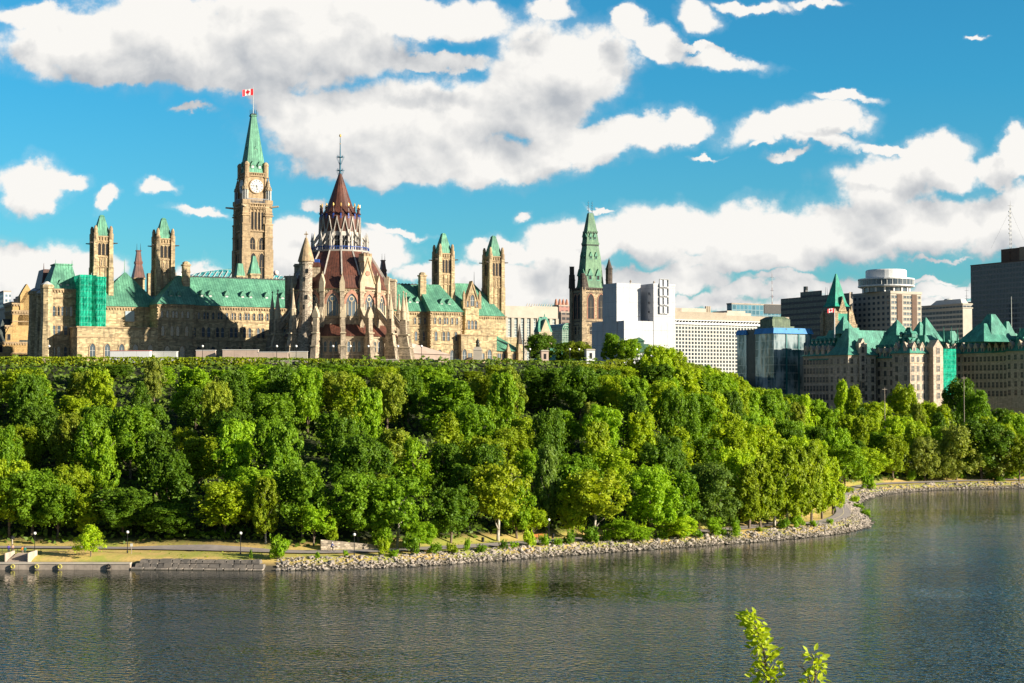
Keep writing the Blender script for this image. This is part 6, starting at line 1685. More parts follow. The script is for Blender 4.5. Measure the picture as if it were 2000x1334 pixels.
# ================================================================== small things by the water
def person(p, rz, shirt, trousers, label, hair=(.05, .03, .02), bag=None, stride=.18, arm=.1, seated=False):
    o = empty('person', p, rz, label, 'person')
    J = {'pelvis': (0, 0, .95), 'chest': (0, -.02, 1.30), 'neck': (0, 0, 1.50), 'head': (0, -.03, 1.64), 'top': (0, -.02, 1.74)}
    if not seated: legs = [(s*.09, 0, .90, s*.10, -.05-stride*s*.5, .50, s*.11, stride*s*.6, .07, s*.12, stride*s*.6-.17, .03) for s in (-1, 1)]
    else: legs = [(s*.09, .02, .88, s*.10, -.36, .72+.14*s, s*.10, -.22, .30+.14*s, s*.10, -.40, .26+.14*s) for s in (-1, 1)]
    V = [J['pelvis'], J['chest'], J['neck'], J['head'], J['top']]; Rd = [.15, .17, .07, .105, .07]; E = [(0, 1), (1, 2), (2, 3), (3, 4)]
    for l in legs:
        k = len(V); V += [l[0:3], l[3:6], l[6:9], l[9:12]]; Rd += [.105, .07, .045, .04]; E += [(0, k), (k, k+1), (k+1, k+2), (k+2, k+3)]
    for s in (-1, 1):
        k = len(V)
        V += [(s*.19, 0, 1.42), (s*.25, .02, 1.15), (s*.24, -.12-arm, .95+arm), (s*.23, -.17-arm, .88+arm)] if not seated else [(s*.18, -.05, 1.40), (s*.22, -.25, 1.20), (s*.20, -.48, 1.06), (s*.20, -.56, 1.03)]
        Rd += [.07, .05, .038, .035]; E += [(1, k), (k, k+1), (k+1, k+2), (k+2, k+3)]
    if seated: V = [(x, y-.28*max(0, z_-.95), z_) for x, y, z_ in V]
    me_ = bpy.data.meshes.new('person_body'); me_.from_pydata(V, E, []); ob = inst('body', me_, o)
    sk = ob.modifiers.new('skin', 'SKIN'); 
    for i, sv in enumerate(me_.skin_vertices[0].data): sv.radius = (Rd[i], Rd[i]); sv.use_root = (i == 0)
    sb = ob.modifiers.new('sub', 'SUBSURF'); sb.levels = 1; sb.render_levels = 1
    m, b = new_mat('clothed_figure'); t = b.n('ShaderNodeTexCoord'); z_ = b.sep(t.outputs['Object'])[2]
    c = b.mix(b.math('GREATER_THAN', z_, .95), c4(trousers), c4(shirt)); c = b.mix(b.math('GREATER_THAN', z_, 1.49), c, (.50, .30, .20, 1)); c = b.mix(b.math('LESS_THAN', z_, .08), c, (.05, .05, .05, 1)); finish(b, c, .8); me_.materials.append(m)
    hb = MB(); hb.lathe(0, (-.28*.8 if seated else 0)+.02, [(.115, 1.60), (.125, 1.68), (.10, 1.76), (.02, 1.79)], 10); hb.build('hair', m_plain('hair', hair, .7, .2), o, smooth=True)
    return o
# landing stairs, posts and railing at the far left
x, y = off_shore(38, 3.0); lz = hz(x, y); stp = empty('landing_stairs', (x, y, 0), quay.rotation_euler.z, 'grey wooden boarding steps leading down to the quay at left', 'stairs')
b = MB()
for i in range(8): b.box(-2.2+.1*i, 2.0, 1.0*i*.62-1.2, 1.0*i*.62-.5, 1.25+.0+.17*i-.12, 1.30+.17*i)
b.build('treads', m_plain('weathered_wood', (.42, .34, .27), .8, .25), stp)
b = MB(); b.box(-2.35, -2.2, -1.3, 4.2, .8, 2.9); b.box(2.0, 2.15, -1.3, 4.2, .8, 3.0); b.build('side_board', m_plain('worn_board', (.45, .37, .30), .8, .25), stp)
x2, y2 = off_shore(20, 8.5); rl_ = empty('handrail', (x2-6, y2, hz(x2, y2)), quay.rotation_euler.z, 'low dark metal handrail behind the landing steps', 'handrail')
b = MB(); [b.tube((i*1.5, 0, 0), (i*1.5, 0, 1.1), .05, .05, 5) for i in range(9)]; b.tube((0, 0, 1.1), (12, 0, 1.1), .05, .05, 5); b.tube((0, 0, .6), (12, 0, .6), .04, .04, 5); b.build('rails', M['darkiron'], rl_)
for px, dd, sh, tr, lab, hr in ((17, 9.0, (.08, .06, .30), (.05, .06, .12), 'person in dark blue top standing by the handrail', (.04,.03,.02)), (25, 9.2, (.50, .32, .25), (.10, .05, .06), 'person in pale pink top beside the handrail', (.03,.02,.02)),
                             (44, 7.0, (.75, .25, .03), (.30, .25, .20), 'person in bright orange top at the head of the steps', (.10,.05,.02)), (49, 7.0, (.02, .16, .12), (.05, .08, .07), 'person in dark green top at the head of the steps', (.03,.02,.02))):
    x, y = off_shore(px, dd); person((x, y, max(hz(x, y), 2.0 if px > 30 else 0)), rnd.uniform(-.5, .5), sh, tr, lab, hr)
def sign(px, dd, h, label, w_=.5):
    x, y = off_shore(px, dd); o = empty('path_sign', (x, y, hz(x, y)), .1, label, 'sign'); MB().tube((0, 0, 0), (0, 0, h), .05, .05, 6).build('post', M['concrete'], o); MB().box(-w_/2, w_/2, -.05, .03, h-.55, h).build('sign_board', M['leadframe'], o)
sign(257, 8, 2.0, 'small pale sign on a post above the stone terrace'); x, y = off_shore(24, 11)
b = MB(); o = empty('lantern_post', (x, y, hz(x, y)), 0, 'pale post with dark lantern head behind the standing people', 'lamp post'); MB().cyl(0, 0, 0, 2.6, .16, .13, 8).build('post', M['palebark'], o); MB().lathe(0, 0, [(.5, 2.6), (.45, 2.9), (.1, 3.2)], 8).build('lantern', M['black'], o)
# benches
def bench(p, rz, label):
    o = empty('park_bench', p, rz, label, 'bench', 'wooden benches by the path')
    b = MB(); [b.box(-1.15, 1.15, -.25+.13*i, -.14+.13*i, .44, .48) for i in range(4)]; b.build('seat', M['wood'], o)
    b = MB(); [b.box(-1.15, 1.15, .27+.02*i, .31+.02*i, .55+.13*i, .66+.13*i) for i in range(4)]; b.build('backrest', M['wood'], o)
    for x in (-.95, .95): b = MB(); b.box(x-.05, x+.05, -.22, .3, 0, .08); b.box(x-.05, x+.05, -.2, -.1, 0, .44); b.box(x-.05, x+.05, .22, .34, 0, 1.05); b.build('leg', M['concrete'], o)
for px, lab in ((1044.5, 'orange wooden park bench, left one of the pair by the path'), (1058, 'orange wooden park bench, right one beside the lamp')):
    x, y = off_shore(px, 12.5); bench((x, y, hz(x, y)), .12, lab)
def bin_(px, dd, label):
    x, y = off_shore(px, dd); o = empty('litter_bin', (x, y, hz(x, y)), 0, label, 'litter bin'); MB().lathe(0, 0, [(.28, 0), (.32, .8), (.33, .85)], 10).build('body', M['black'], o); MB().lathe(0, 0, [(.34, .85), (.2, 1.0), (.03, 1.02)], 10).build('lid', M['darkiron'], o)
bin_(1080, 12.5, 'dark round litter bin right of the orange benches'); bin_(943, 13.5, 'small dark bin with pale top on the lawn before the woods')
# low stone wall by the path
a = off_shore(627, 13.0); c_ = off_shore(735, 13.0); v = Vector((c_[0]-a[0], c_[1]-a[1])); o = empty('low_stone_wall', (a[0], a[1], 1.9), math.atan2(v.y, v.x), 'low grey rubble stone wall beside the path behind the cyclist', 'wall')
b = MB(); b.add([(0, 0, -.3), (v.length, 0, -.3), (v.length, .8, -.3), (0, .8, -.3), (0, .1, 2.6), (v.length, .1, 1.3), (v.length, .7, 1.3), (0, .7, 2.6)], [(0,3,2,1),(4,5,6,7),(0,1,5,4),(1,2,6,5),(2,3,7,6),(3,0,4,7)]); b.build('masonry', M['rough'], o)
# cyclist
pp = path_at(652); by = empty('bicycle', (pp.x, pp.y, hz(pp.x, pp.y)+.24), R(90), 'road bicycle ridden along the path before the low stone wall', 'bicycle')
WM = ring_mesh('bicycle_wheel', .33, .025, M['black'])
for y in (-.52, .52):
    wo = inst('wheel', WM, by, (0, y, .35), R(90))
b = MB()
for p0, p1 in (((0,-.45,.85),(0,-.52,.35)), ((0,-.42,.80),(0,.0,.30)), ((0,.18,.82),(0,.0,.30)), ((0,-.42,.80),(0,.18,.80)), ((0,.18,.82),(0,.52,.35)), ((0,.0,.30),(0,.52,.35)), ((0,.18,.82),(0,.2,.95))): b.tube(p0, p1, .025, .025, 5)
b.build('frame', M['darkiron'], by); MB().tube((-.2, -.5, .95), (.2, -.5, .95), .025, .025, 5).build('handlebar', M['black'], by); MB().box(-.08, .08, .08, .35, .93, .99).build('saddle', M['black'], by)
person((pp.x, pp.y, hz(pp.x, pp.y)+.26), R(90), (.05, .08, .30), (.04, .04, .05), 'person in blue jersey and white helmet riding the bicycle', (.8, .8, .8), seated=True)
# thin utility poles and wires below the ministry blocks
for px, D, pb, ptp, lab in ((1728, 640, 772, 757, 'grey utility pole before the recess of the chateau block'), (1883, 640, 765, 735, 'grey utility pole before the right chateau block')):
    p = at_depth(px, pb, D); o = empty('utility_pole', (p.x, p.y, hz(p.x, p.y)), 0, lab, 'pole'); MB().cyl(0, 0, 0, zpix(ptp, D)-hz(p.x, p.y), .13, .10, 6).build('pole', M['concrete'], o); MB().box(-1, 1, -.1, .1, zpix(ptp, D)-hz(p.x, p.y)-.8, zpix(ptp, D)-hz(p.x, p.y)-.6).build('cross_arm', M['concrete'], o)
# ================================================================== trees
def m_leaf(name, trans=0.38, sat=1.0, fixed=None):
    m, b = new_mat(name)
    oi = b.n('ShaderNodeObjectInfo'); t = b.n('ShaderNodeTexCoord'); P = t.outputs['Object']
    base = oi.outputs['Color'] if fixed is None else None
    n1 = b.noise(P, 0.55, 4, 0.65); n2 = b.noise(P, 3.0, 2, 0.5)
    if base is None:
        rgb = b.n('ShaderNodeRGB'); rgb.outputs[0].default_value = c4(fixed); base = rgb.outputs[0]
    c = b.mix(b.maprange(n1, .32, .68), b.mix(1.0, base, (.62, .72, .66, 1), 'MULTIPLY'), b.mix(1.0, base, (1.45, 1.22, .95, 1), 'MULTIPLY'))
    c = b.mix(b.maprange(n2, .35, .7, 0, .35), c, b.mix(1.0, base, (.6, .65, .5, 1), 'MULTIPLY'))
    d = b.n('ShaderNodeBsdfPrincipled'); b.link(c, d.inputs['Base Color']); d.inputs['Roughness'].default_value = .55; d.inputs['Specular IOR Level'].default_value = .25
    tr = b.n('ShaderNodeBsdfTranslucent'); b.link(b.mix(1.0, c, (1.25, 1.25, .45, 1), 'MULTIPLY'), tr.inputs[0])
    mx_ = b.n('ShaderNodeMixShader'); mx_.inputs[0].default_value = trans; b.link(d.outputs[0], mx_.inputs[1]); b.link(tr.outputs[0], mx_.inputs[2])
    o = b.n('ShaderNodeOutputMaterial'); b.link(mx_.outputs[0], o.inputs[0]); return m
M['leaf'] = m_leaf('foliage')
def leaf_mesh(name, C, Nn, S, rs, mat, elong=1.35):
    """one leaf-clump face per row: centres C, normals Nn, sizes S"""
    n = len(C)
    Nn = Nn/np.linalg.norm(Nn, axis=1, keepdims=True)
    A = rs.normal(size=(n, 3)); A -= (A*Nn).sum(1, keepdims=True)*Nn; A /= np.linalg.norm(A, axis=1, keepdims=True)
    B = np.cross(Nn, A)
    S = S[:, None]; k = rs.uniform(.7, 1.3, (n, 1))
    bend = Nn*S*rs.uniform(-.25, .25, (n, 1))
    v = np.stack([C - A*S*elong*.5, C - B*S*.42*k + bend, C + A*S*elong*.5, C + B*S*.42/k + bend], 1).reshape(-1, 3)
    me = bpy.data.meshes.new(name)
    me.vertices.add(4*n); me.vertices.foreach_set('co', v.astype(np.float32).ravel())
    me.loops.add(4*n); me.loops.foreach_set('vertex_index', np.arange(4*n, dtype=np.int32))
    me.polygons.add(n); me.polygons.foreach_set('loop_start', np.arange(0, 4*n, 4, dtype=np.int32)); me.polygons.foreach_set('loop_total', np.full(n, 4, np.int32))
    me.materials.append(mat); me.update(calc_edges=True); me.validate()
    return me
def crown_arrays(kind, seed, H=14.0, Rr=4.6):
    rs = np.random.RandomState(seed)
    if kind == 'broad':   rf = lambda t: np.sqrt(np.clip(1-((t-.58)/.46)**2, 0, 1)); t0 = .16; nb_ = 120; sub = .165
    elif kind == 'tall':  rf = lambda t: .78*np.sqrt(np.clip(1-((t-.52)/.50)**2, 0, 1)); t0 = .10; nb_ = 120; sub = .145
    elif kind == 'poplar': rf = lambda t: .62*np.clip((1-t)*1.9, 0, 1)**.62*np.clip(t*6, 0, 1); t0 = .07; nb_ = 115; sub = .13
    elif kind == 'weep':  rf = lambda t: np.clip(1-((t-.45)/.56)**2, 0, 1)**.4; t0 = .06; nb_ = 100; sub = .19
    elif kind == 'open':  rf = lambda t: np.sqrt(np.clip(1-((t-.64)/.38)**2, 0, 1)); t0 = .26; nb_ = 62; sub = .155
    else:                 rf = lambda t: .9*np.clip((1-t)*1.7, 0, 1)**.7*np.clip(t*5, .3, 1); t0 = .12; nb_ = 34; sub = .22
    Cs, Ns, Ss = [], [], []
    lob = rs.uniform(0, 6.28, 4)
    for i in range(nb_):
        t = t0+.08+(1-t0-.14)*rs.rand()**.85; a = rs.uniform(0, 6.28)
        wob = 1+.28*math.sin(2*a+lob[0]+t*5)+.24*math.sin(3*a+lob[1]-t*8)
        rr = Rr*float(rf(np.array(t)))*wob*rs.uniform(.35, .95)**.6
        c = np.array([rr*math.cos(a), rr*math.sin(a), t*H]); r = Rr*sub*rs.uniform(.75, 1.4)
        n = int(78*(r/(Rr*sub))**1.5)
        dv = rs.normal(size=(n, 3)); dv /= np.linalg.norm(dv, axis=1, keepdims=True)
        out = c/np.array([1, 1, 1.0]); out = np.array([c[0], c[1], (t-.45)*H*.5]); out = out/(np.linalg.norm(out)+1e-6)
        dv += out*.45; dv /= np.linalg.norm(dv, axis=1, keepdims=True)
        if kind == 'weep': stretch = np.array([1, 1, 1.1])
        else: stretch = np.array([1.0, 1.0, rs.uniform(.8, 1.35)])
        p = c+dv*r*stretch*rs.uniform(.50, 1.22, (n, 1))
        Cs.append(p); Ns.append(dv+rs.normal(scale=.55, size=(n, 3))+np.array([0, 0, .35])); Ss.append(rs.uniform(.24, .52, n))
    n = 260                                              # inner leaves that close the crown
    t = rs.uniform(t0+.12, .88, n); a = rs.uniform(0, 6.28, n); rr = Rr*rf(t)*rs.uniform(0, .7, n)
    Cs.append(np.stack([rr*np.cos(a), rr*np.sin(a), t*H], 1)); Ns.append(rs.normal(size=(n, 3))); Ss.append(rs.uniform(.8, 1.3, n))
    n = 340                                              # stray sprays beyond the outline
    t = rs.uniform(t0+.05, 1.0, n); a = rs.uniform(0, 6.28, n); rr = Rr*(rf(np.clip(t, 0, .97))+.12)*rs.uniform(.85, 1.12, n)
    Cs.append(np.stack([rr*np.cos(a), rr*np.sin(a), t*H*rs.uniform(.98, 1.03, n)], 1)); Ns.append(rs.normal(size=(n, 3))); Ss.append(rs.uniform(.25, .5, n))
    return np.concatenate(Cs), np.concatenate(Ns), np.concatenate(Ss), rs
def trunk_mesh(seed, H=14.0, Rr=4.6, mat=None, top=.72):
    r_ = random.Random(seed); mb = MB(); pts = []; x = y = 0.0
    for i in range(6):
        pts.append((x, y, H*top*i/5, .30*(1-.78*i/5)+.03)); x += r_.uniform(-.25, .25); y += r_.uniform(-.25, .25)
    pts[0] = (0, 0, -1.2, .36)
    for a, b_ in zip(pts, pts[1:]): mb.tube(a[:3], b_[:3], a[3], b_[3], 7)
    for i in range(8):
        k = r_.randint(1, 4); p = pts[k]; a = r_.uniform(0, 6.28); L = Rr*r_.uniform(.45, .8)
        q_ = (p[0]+L*.5*math.cos(a), p[1]+L*.5*math.sin(a), p[2]+L*.55); e = (p[0]+L*math.cos(a+.3), p[1]+L*math.sin(a+.3), p[2]+L*1.0)
        mb.tube(p[:3], q_, p[3]*.55, p[3]*.33, 5); mb.tube(q_, e, p[3]*.33, .02, 4)
    return mb.mesh('trunk_mesh', mat or M['bark'], True)
KINDS_ = {'broad': 7, 'tall': 7, 'poplar': 2, 'weep': 2, 'open': 2, 'sapling': 2}
CROWN = {}; TRUNK = [trunk_mesh(s) for s in range(4)]; PTRUNK = trunk_mesh(99, mat=M['palebark'])
sd = 100
for kname, cnt_ in KINDS_.items():
    CROWN[kname] = []
    for i in range(cnt_):
        C, N2, S, rs = crown_arrays(kname, sd); sd += 1; CROWN[kname].append(leaf_mesh('crown_'+kname, C, N2, S, rs, M['leaf']))
TREES = []
SHAPE = {'broad': 'rounded', 'tall': 'oval', 'poplar': 'narrow', 'weep': 'drooping', 'open': 'open', 'sapling': 'slender'}
def tree(p, h, w, kind, col, tone, note=None, pale=False, label=None, name=None):
    o = empty(name or ('poplar_tree' if kind == 'poplar' else 'broadleaf_tree'), p, rnd.uniform(0, 6.28))
    cr_ = inst('crown', rnd.choice(CROWN[kind]), o); tk = inst('trunk', PTRUNK if pale else rnd.choice(TRUNK), o)
    sx = w/9.2; sz = h/14.0
    cr_.scale = (sx, sx*rnd.uniform(.9, 1.1), sz); tk.scale = (min(sx, sz)*1.0, min(sx, sz), sz)
    k = rnd.uniform(.88, 1.12); cr_.color = (col[0]*k, col[1]*k, col[2]*k, 1)
    o['category'] = 'tree'; o['group'] = 'trees on the wooded cliff'
    TREES.append([o, p, h, w, kind, tone, label])
    return o
PALX = {'deep green': (.040, .085, .016), 'mid green': (.062, .125, .018), 'bright green': (.095, .175, .020), 'yellow-green': (.125, .185, .018), 'olive green': (.094, .140, .018),
       'pale olive': (.100, .140, .038), 'silvery green': (.105, .140, .075), 'blue-green': (.055, .100, .045), 'fresh lime': (.150, .230, .025), 'golden olive': (.112, .155, .020)}
PAL = {k_: (c_[0]*2.8, c_[1]*2.6, c_[2]*0.9) for k_, c_ in PALX.items()}
def tree_px(px, pyb, pyt, wpx, kind, tone, label=None, D=None, pale=False, name=None):
    """tree seen at photo column px, foot at row pyb on the terrain, top at row pyt"""
    if D is None: g_ = ray_ground(px, pyb)
    else: g_ = at_depth(px, pyb, D); g_.z = hz(g_.x, g_.y)
    h = zpix(pyt, g_.y)-g_.z; w = wpx*g_.y/FPX
    return tree(g_, h, w, kind, PAL[tone], tone, label=label, pale=pale, name=name)
# trees one can pick out: column, foot row, top row, width, kind, colour
SPEC = [
 (177,1089,1025,58,'sapling','fresh lime','small bright sapling alone on the lawn by the quay',None,False),
 (168,1052,962,52,'tall','yellow-green','yellow-green tree right behind the lone lawn sapling',None,False),
 (62,1050,918,104,'broad','mid green','big rounded tree at the lower left edge of the woods',None,False),
 (112,1050,945,80,'broad','mid green',None,None,False),
 (240,1048,952,110,'broad','deep green','dark rounded tree over the shadowed lawn at left',None,False),
 (18,1050,900,80,'broad','yellow-green',None,None,False),
 (330,1052,985,90,'broad','deep green',None,None,False),
 (440,1048,940,112,'broad','yellow-green','bright yellow-green round tree above the lamp by the terrace',None,False),
 (519,1062,930,56,'tall','olive green','slim tree with pale straight trunk in front of dark woods',None,True),
 (612,1068,985,72,'open','bright green','bright leafy tree overhanging the low stone wall',None,False),
 (648,1068,1008,30,'tall','yellow-green',None,None,False),
 (590,1055,905,90,'broad','mid green',None,None,False),
 (700,1060,925,105,'broad','mid green',None,None,False),
 (775,1070,930,110,'open','mid green','tree with tall bare leaning trunk right of the low stone wall',None,True),
 (745,1074,1015,40,'tall','bright green',None,None,False),
 (820,1074,1020,60,'broad','bright green',None,None,False),
 (880,1062,950,90,'broad','deep green',None,None,False),
 (972,1058,905,110,'open','golden olive','golden-olive open-crowned tree with tall straight trunk near the benches',None,True),
 (1010,1054,935,70,'tall','bright green',None,None,False),
 (1040,1052,990,60,'open','fresh lime','bright low tree arching over the orange benches',None,False),
 (1068,1040,868,62,'tall','blue-green','slim bluish grey-green tree behind the benches',None,True),
 (1160,1054,918,118,'open','golden olive','yellowish twin-trunk tree halfway along the rocky shore',None,True),
 (1120,1050,940,70,'tall','yellow-green',None,None,False),
 (1215,1062,1016,62,'broad','bright green',None,None,False),
 (1255,1062,1030,40,'broad','bright green',None,None,False),
 (1272,1048,910,95,'broad','bright green',None,None,False),
 (1325,1058,1008,66,'broad','fresh lime',None,None,False),
 (1330,1044,920,80,'tall','mid green',None,None,False),
 (1388,1038,905,105,'weep','blue-green','smooth feathery willow-like tree left of the tall narrow row',None,False),
 (1395,1052,1010,34,'open','bright green',None,None,False),
 (1436,1052,1020,26,'sapling','bright green','small pointed shrub-tree on the grass left of the narrow row',None,False),
 (1462,1034,905,80,'poplar','olive green',None,None,False),(1486,1032,892,84,'poplar','olive green',None,None,False),(1512,1030,878,88,'poplar','olive green',None,None,True),
 (1538,1030,870,86,'poplar','olive green',None,None,True),(1562,1026,872,82,'poplar','olive green',None,None,False),(1585,1020,866,78,'poplar','olive green',None,None,False),(1606,1014,878,72,'poplar','yellow-green',None,None,False),(1626,1004,892,66,'poplar','yellow-green',None,None,False),
 (1500,1026,935,70,'broad','olive green',None,None,False),
 (1650,950,868,70,'broad','bright green','bright round tree where the path bends round the point',None,False),
 (1690,942,875,70,'broad','fresh lime',None,None,False),(1745,938,850,66,'tall','olive green',None,None,False),
 (1806,940,855,62,'weep','silvery green','silvery willow-like tree by the far shore, left one',None,False),(1868,938,830,74,'weep','silvery green','tall silvery willow-like tree in the middle of the far shore',None,False),(1958,938,840,72,'weep','silvery green','silvery willow-like tree by the far shore, right one',None,False),
 (1850,940,890,46,'weep','silvery green',None,None,False),(1990,940,850,60,'broad','olive green',None,None,False),
 (1918,938,820,90,'broad','deep green',None,None,False),
 (990,840,716,66,'tall','pale olive','pale tall tree high on the cliff below the statue',None,False),
 (1155,860,785,44,'tall','silvery green','small pale pointed tree on the cliff below the spired tower',None,False),
 (648,830,725,90,'broad','pale olive','pale olive round tree below the library middle',None,False),
 (135,930,805,70,'tall','pale olive','pale olive oval tree on the cliff below the netted scaffold',None,False),
 (500,800,712,110,'broad','bright green','bright green round tree at the gap in the cliff hedge',None,False),
 (880,860,740,120,'tall','mid green','tall cone-shaped green tree below the right twin towers',None,False),
 (360,910,835,50,'open','golden olive','half-dead brownish thin tree halfway up the left cliff',None,True),
 (300,790,700,46,'tall','silvery green',None,None,False),(430,800,735,40,'tall','silvery green',None,None,False),
 (1290,840,745,80,'broad','yellow-green',None,None,False),(1340,820,716,80,'tall','yellow-green',None,None,False),(1400,830,730,80,'broad','bright green',None,None,False),
]
for s_ in SPEC: tree_px(s_[0], s_[1], s_[2], s_[3], s_[4], s_[5], s_[6], s_[7], s_[8])
# round trees on the hilltop, by depth
for (px, pt_, w_, D, kind, tone, lab) in ((1055, 652, 58, 486, 'broad', 'deep green', 'dark round tree on the hilltop right of the parliament annexe'), (1103, 668, 46, 500, 'broad', 'deep green', 'low dark tree on the hilltop in front of the green-roofed low wing'), (1132, 667, 52, 486, 'broad', 'pale olive', 'pale olive tree on the hilltop before the spired tower'),
      (1195, 651, 42, 486, 'tall', 'mid green', 'tall slim tree on the hilltop before the wrapped building'), (1226, 662, 50, 482, 'broad', 'bright green', 'green tree on the hilltop just left of the summer pavilion'), (1285, 675, 60, 470, 'broad', 'fresh lime', 'bright tree on the cliff edge right of the summer pavilion'), (1315, 684, 50, 478, 'broad', 'yellow-green', 'yellow-green tree on the cliff edge below the wrapped building')):
    g_ = at_depth(px, HOR, D); g_.z = hz(g_.x, g_.y); tree(g_, zpix(pt_, D)-g_.z, w_*D/FPX, kind, PAL[tone], tone, label=lab)
for (px, pt_, w_, D, kind, tone, lab) in ((1645, 742, 30, 690, 'tall', 'fresh lime', 'bright slim tree against the shaded wall of the chateau block'), (1668, 752, 36, 680, 'tall', 'yellow-green', 'yellow-green tree before the sunlit end of the chateau block'), (1768, 752, 54, 660, 'broad', 'yellow-green', 'round yellow-green tree below the middle of the chateau block'),
      (1878, 740, 62, 690, 'broad', 'deep green', 'dark round tree under the netted scaffold at right'), (1905, 762, 50, 670, 'broad', 'mid green', 'green tree right of the dark one under the netting'), (1572, 772, 50, 600, 'sapling', 'fresh lime', 'bright pointed tree below the mirrored glass block')):
    g_ = at_depth(px, HOR, D); g_.z = hz(g_.x, g_.y); tree(g_, zpix(pt_, D)-g_.z, w_*D/FPX, kind, PAL[tone], tone, label=lab)
# the rest of the wood: one tree every 9 to 12 metres up the slope
placed = [(t_[1].x, t_[1].y, t_[3]) for t_ in TREES]
rp = random.Random(11); tries = 0; wx = []

cand = []
Xc = np.array([rp.uniform(-205, 345) for _ in range(16000)]); Yc = np.array([rp.uniform(300, 700) for _ in range(16000)])
Zc, Sc = height(Xc, Yc); dc, sc_side = dist_side(Xc, Yc, KA, KB)
for x, y, z_, s, d_, sd_ in zip(Xc, Yc, Zc, Sc, dc, sc_side):
    if len(TREES) > 294: break
    if sd_ > 0 or abs(x/y) > .345 or x/y > .335: continue
    lf = min(max((-60-x)/80.0, 0), 1); fl = 15+14*lf
    if s < fl + 3 or path_d(x, y) < 6: continue
    if y > 690: continue
    hid = y > 590 and x/y < .135
    if hid: continue
    sp_min = 8.3 + 1.2*(s > 60) + (2.5 if y > 560 else 0) - (3.0 if d_ < 16 else 0)
    if any((x-a)**2+(y-b2)**2 < (sp_min+.12*(w_-9))**2 for a, b2, w_ in placed): continue
    near_crest = d_ < 22 and x < 60
    n_ = math.sin(x*.05+1.3)+math.sin(y*.07+x*.02)
    east = x/y > .06
    r2 = rp.random()
    if east: tone = 'yellow-green' if r2 < .34 else 'bright green' if r2 < .60 else 'fresh lime' if r2 < .74 else 'mid green' if r2 < .86 else 'pale olive' if r2 < .91 else 'deep green'
    else: tone = 'deep green' if r2 < .24 else 'mid green' if r2 < .54 else 'bright green' if r2 < .76 else 'yellow-green' if r2 < .84 else 'olive green' if r2 < .92 else 'pale olive'
    kind = 'broad' if rp.random() < .42 else 'tall' if rp.random() < .75 else 'open' if rp.random() < .35 else 'weep' if rp.random() < .3 else 'sapling'
    w_ = rp.uniform(6.5, 11.5); h = rp.uniform(10.5, 18.0)
    lim = zpix(float(np.interp(1000+FPX*x/y, [0, 516, 590, 1180, 1290, 1350, 1400, 1450, 1500, 1560, 1620, 1700, 1760, 1850, 2000], [712, 711, 707, 711, 703, 706, 716, 735, 750, 765, 774, 776, 768, 762, 772]))+rp.uniform(0, 14), y)-z_
    if lim < 2.4: continue
    if lim < h: h = lim; w_ = min(w_, 4.5+h*.55)
    tree(Vector((x, y, z_-.3)), h, w_, kind, PAL[tone], tone); placed.append((x, y, w_))
print('TREES', len(TREES), tries)
# ------------------------------------------------------------------ labels that single trees out
LMK = [(20, 'left photo edge'), (110, 'dark left pavilion'), (183, 'netted scaffold'), (250, 'twin left towers gap'), (318, 'second slender tower'), (400, 'left green roof'), (490, 'clock tower'), (560, 'dark library corner'), (608, 'library turret'), (663, 'library spire'), (735, 'library gabled stack'), (790, 'pink canopy'), (866, 'third slender tower'), (932, 'statue'), (968, 'rightmost slender tower'), (1055, 'dark hilltop tree'), (1120, 'pale hall'), (1155, 'green spired tower'), (1205, 'wrapped building edge'), (1248, 'summer pavilion'), (1300, 'wrapped building openings'), (1380, 'beige office'), (1455, 'mirrored block left end'), (1525, 'mirrored block middle'), (1590, 'shaded chateau wall'), (1632, 'green pointed spire'), (1683, 'sunlit chateau end'), (1740, 'round hotel'), (1795, 'second sunlit chateau wing'), (1850, 'right netting'), (1930, 'tall black tower'), (1985, 'lattice mast')]
def proj(p):
    q_ = p-Vector((0, 0, CAMZ)); f = q_.y*cp+q_.z*sp; u = -q_.y*sp+q_.z*cp
    return 1000+FPX*q_.x/f, 667-FPX*u/f
from collections import defaultdict
cells = defaultdict(list)
for t_ in TREES:
    o, p, h, w_, kind, tone, lab = t_
    if lab: o['label'] = lab; continue
    x, y = proj(p+Vector((0, 0, h*.7)))
    lm = min(LMK, key=lambda l: abs(l[0]-x))[1]
    band = 'clifftop' if y < 738 else 'high-slope' if y < 785 else 'upper-middle' if y < 835 else 'lower-middle' if y < 885 else 'low-slope' if y < 940 else 'bottom-row'
    cells[(tone, SHAPE[kind], band, lm)].append((x, y, t_))
for (tone, shp, band, lm), L in cells.items():
    L.sort(key=lambda a: a[0]); n = len(L)
    for i, (x, y, t_) in enumerate(L):
        s = f'{tone} {shp} {band} tree below the {lm}'
        if n == 2: s = ('left' if i == 0 else 'right') + f' one of two {tone} {shp} {band} trees below the {lm}'
        elif n > 2: s = ('leftmost', 'second', 'third', 'fourth', 'fifth', 'sixth')[min(i, 5)] + (' from left,' if i else '') + f' {tone} {shp} {band} tree below the {lm}'
        t_[0]['label'] = s
for t_ in TREES: t_[0]['category'] = 'tree'

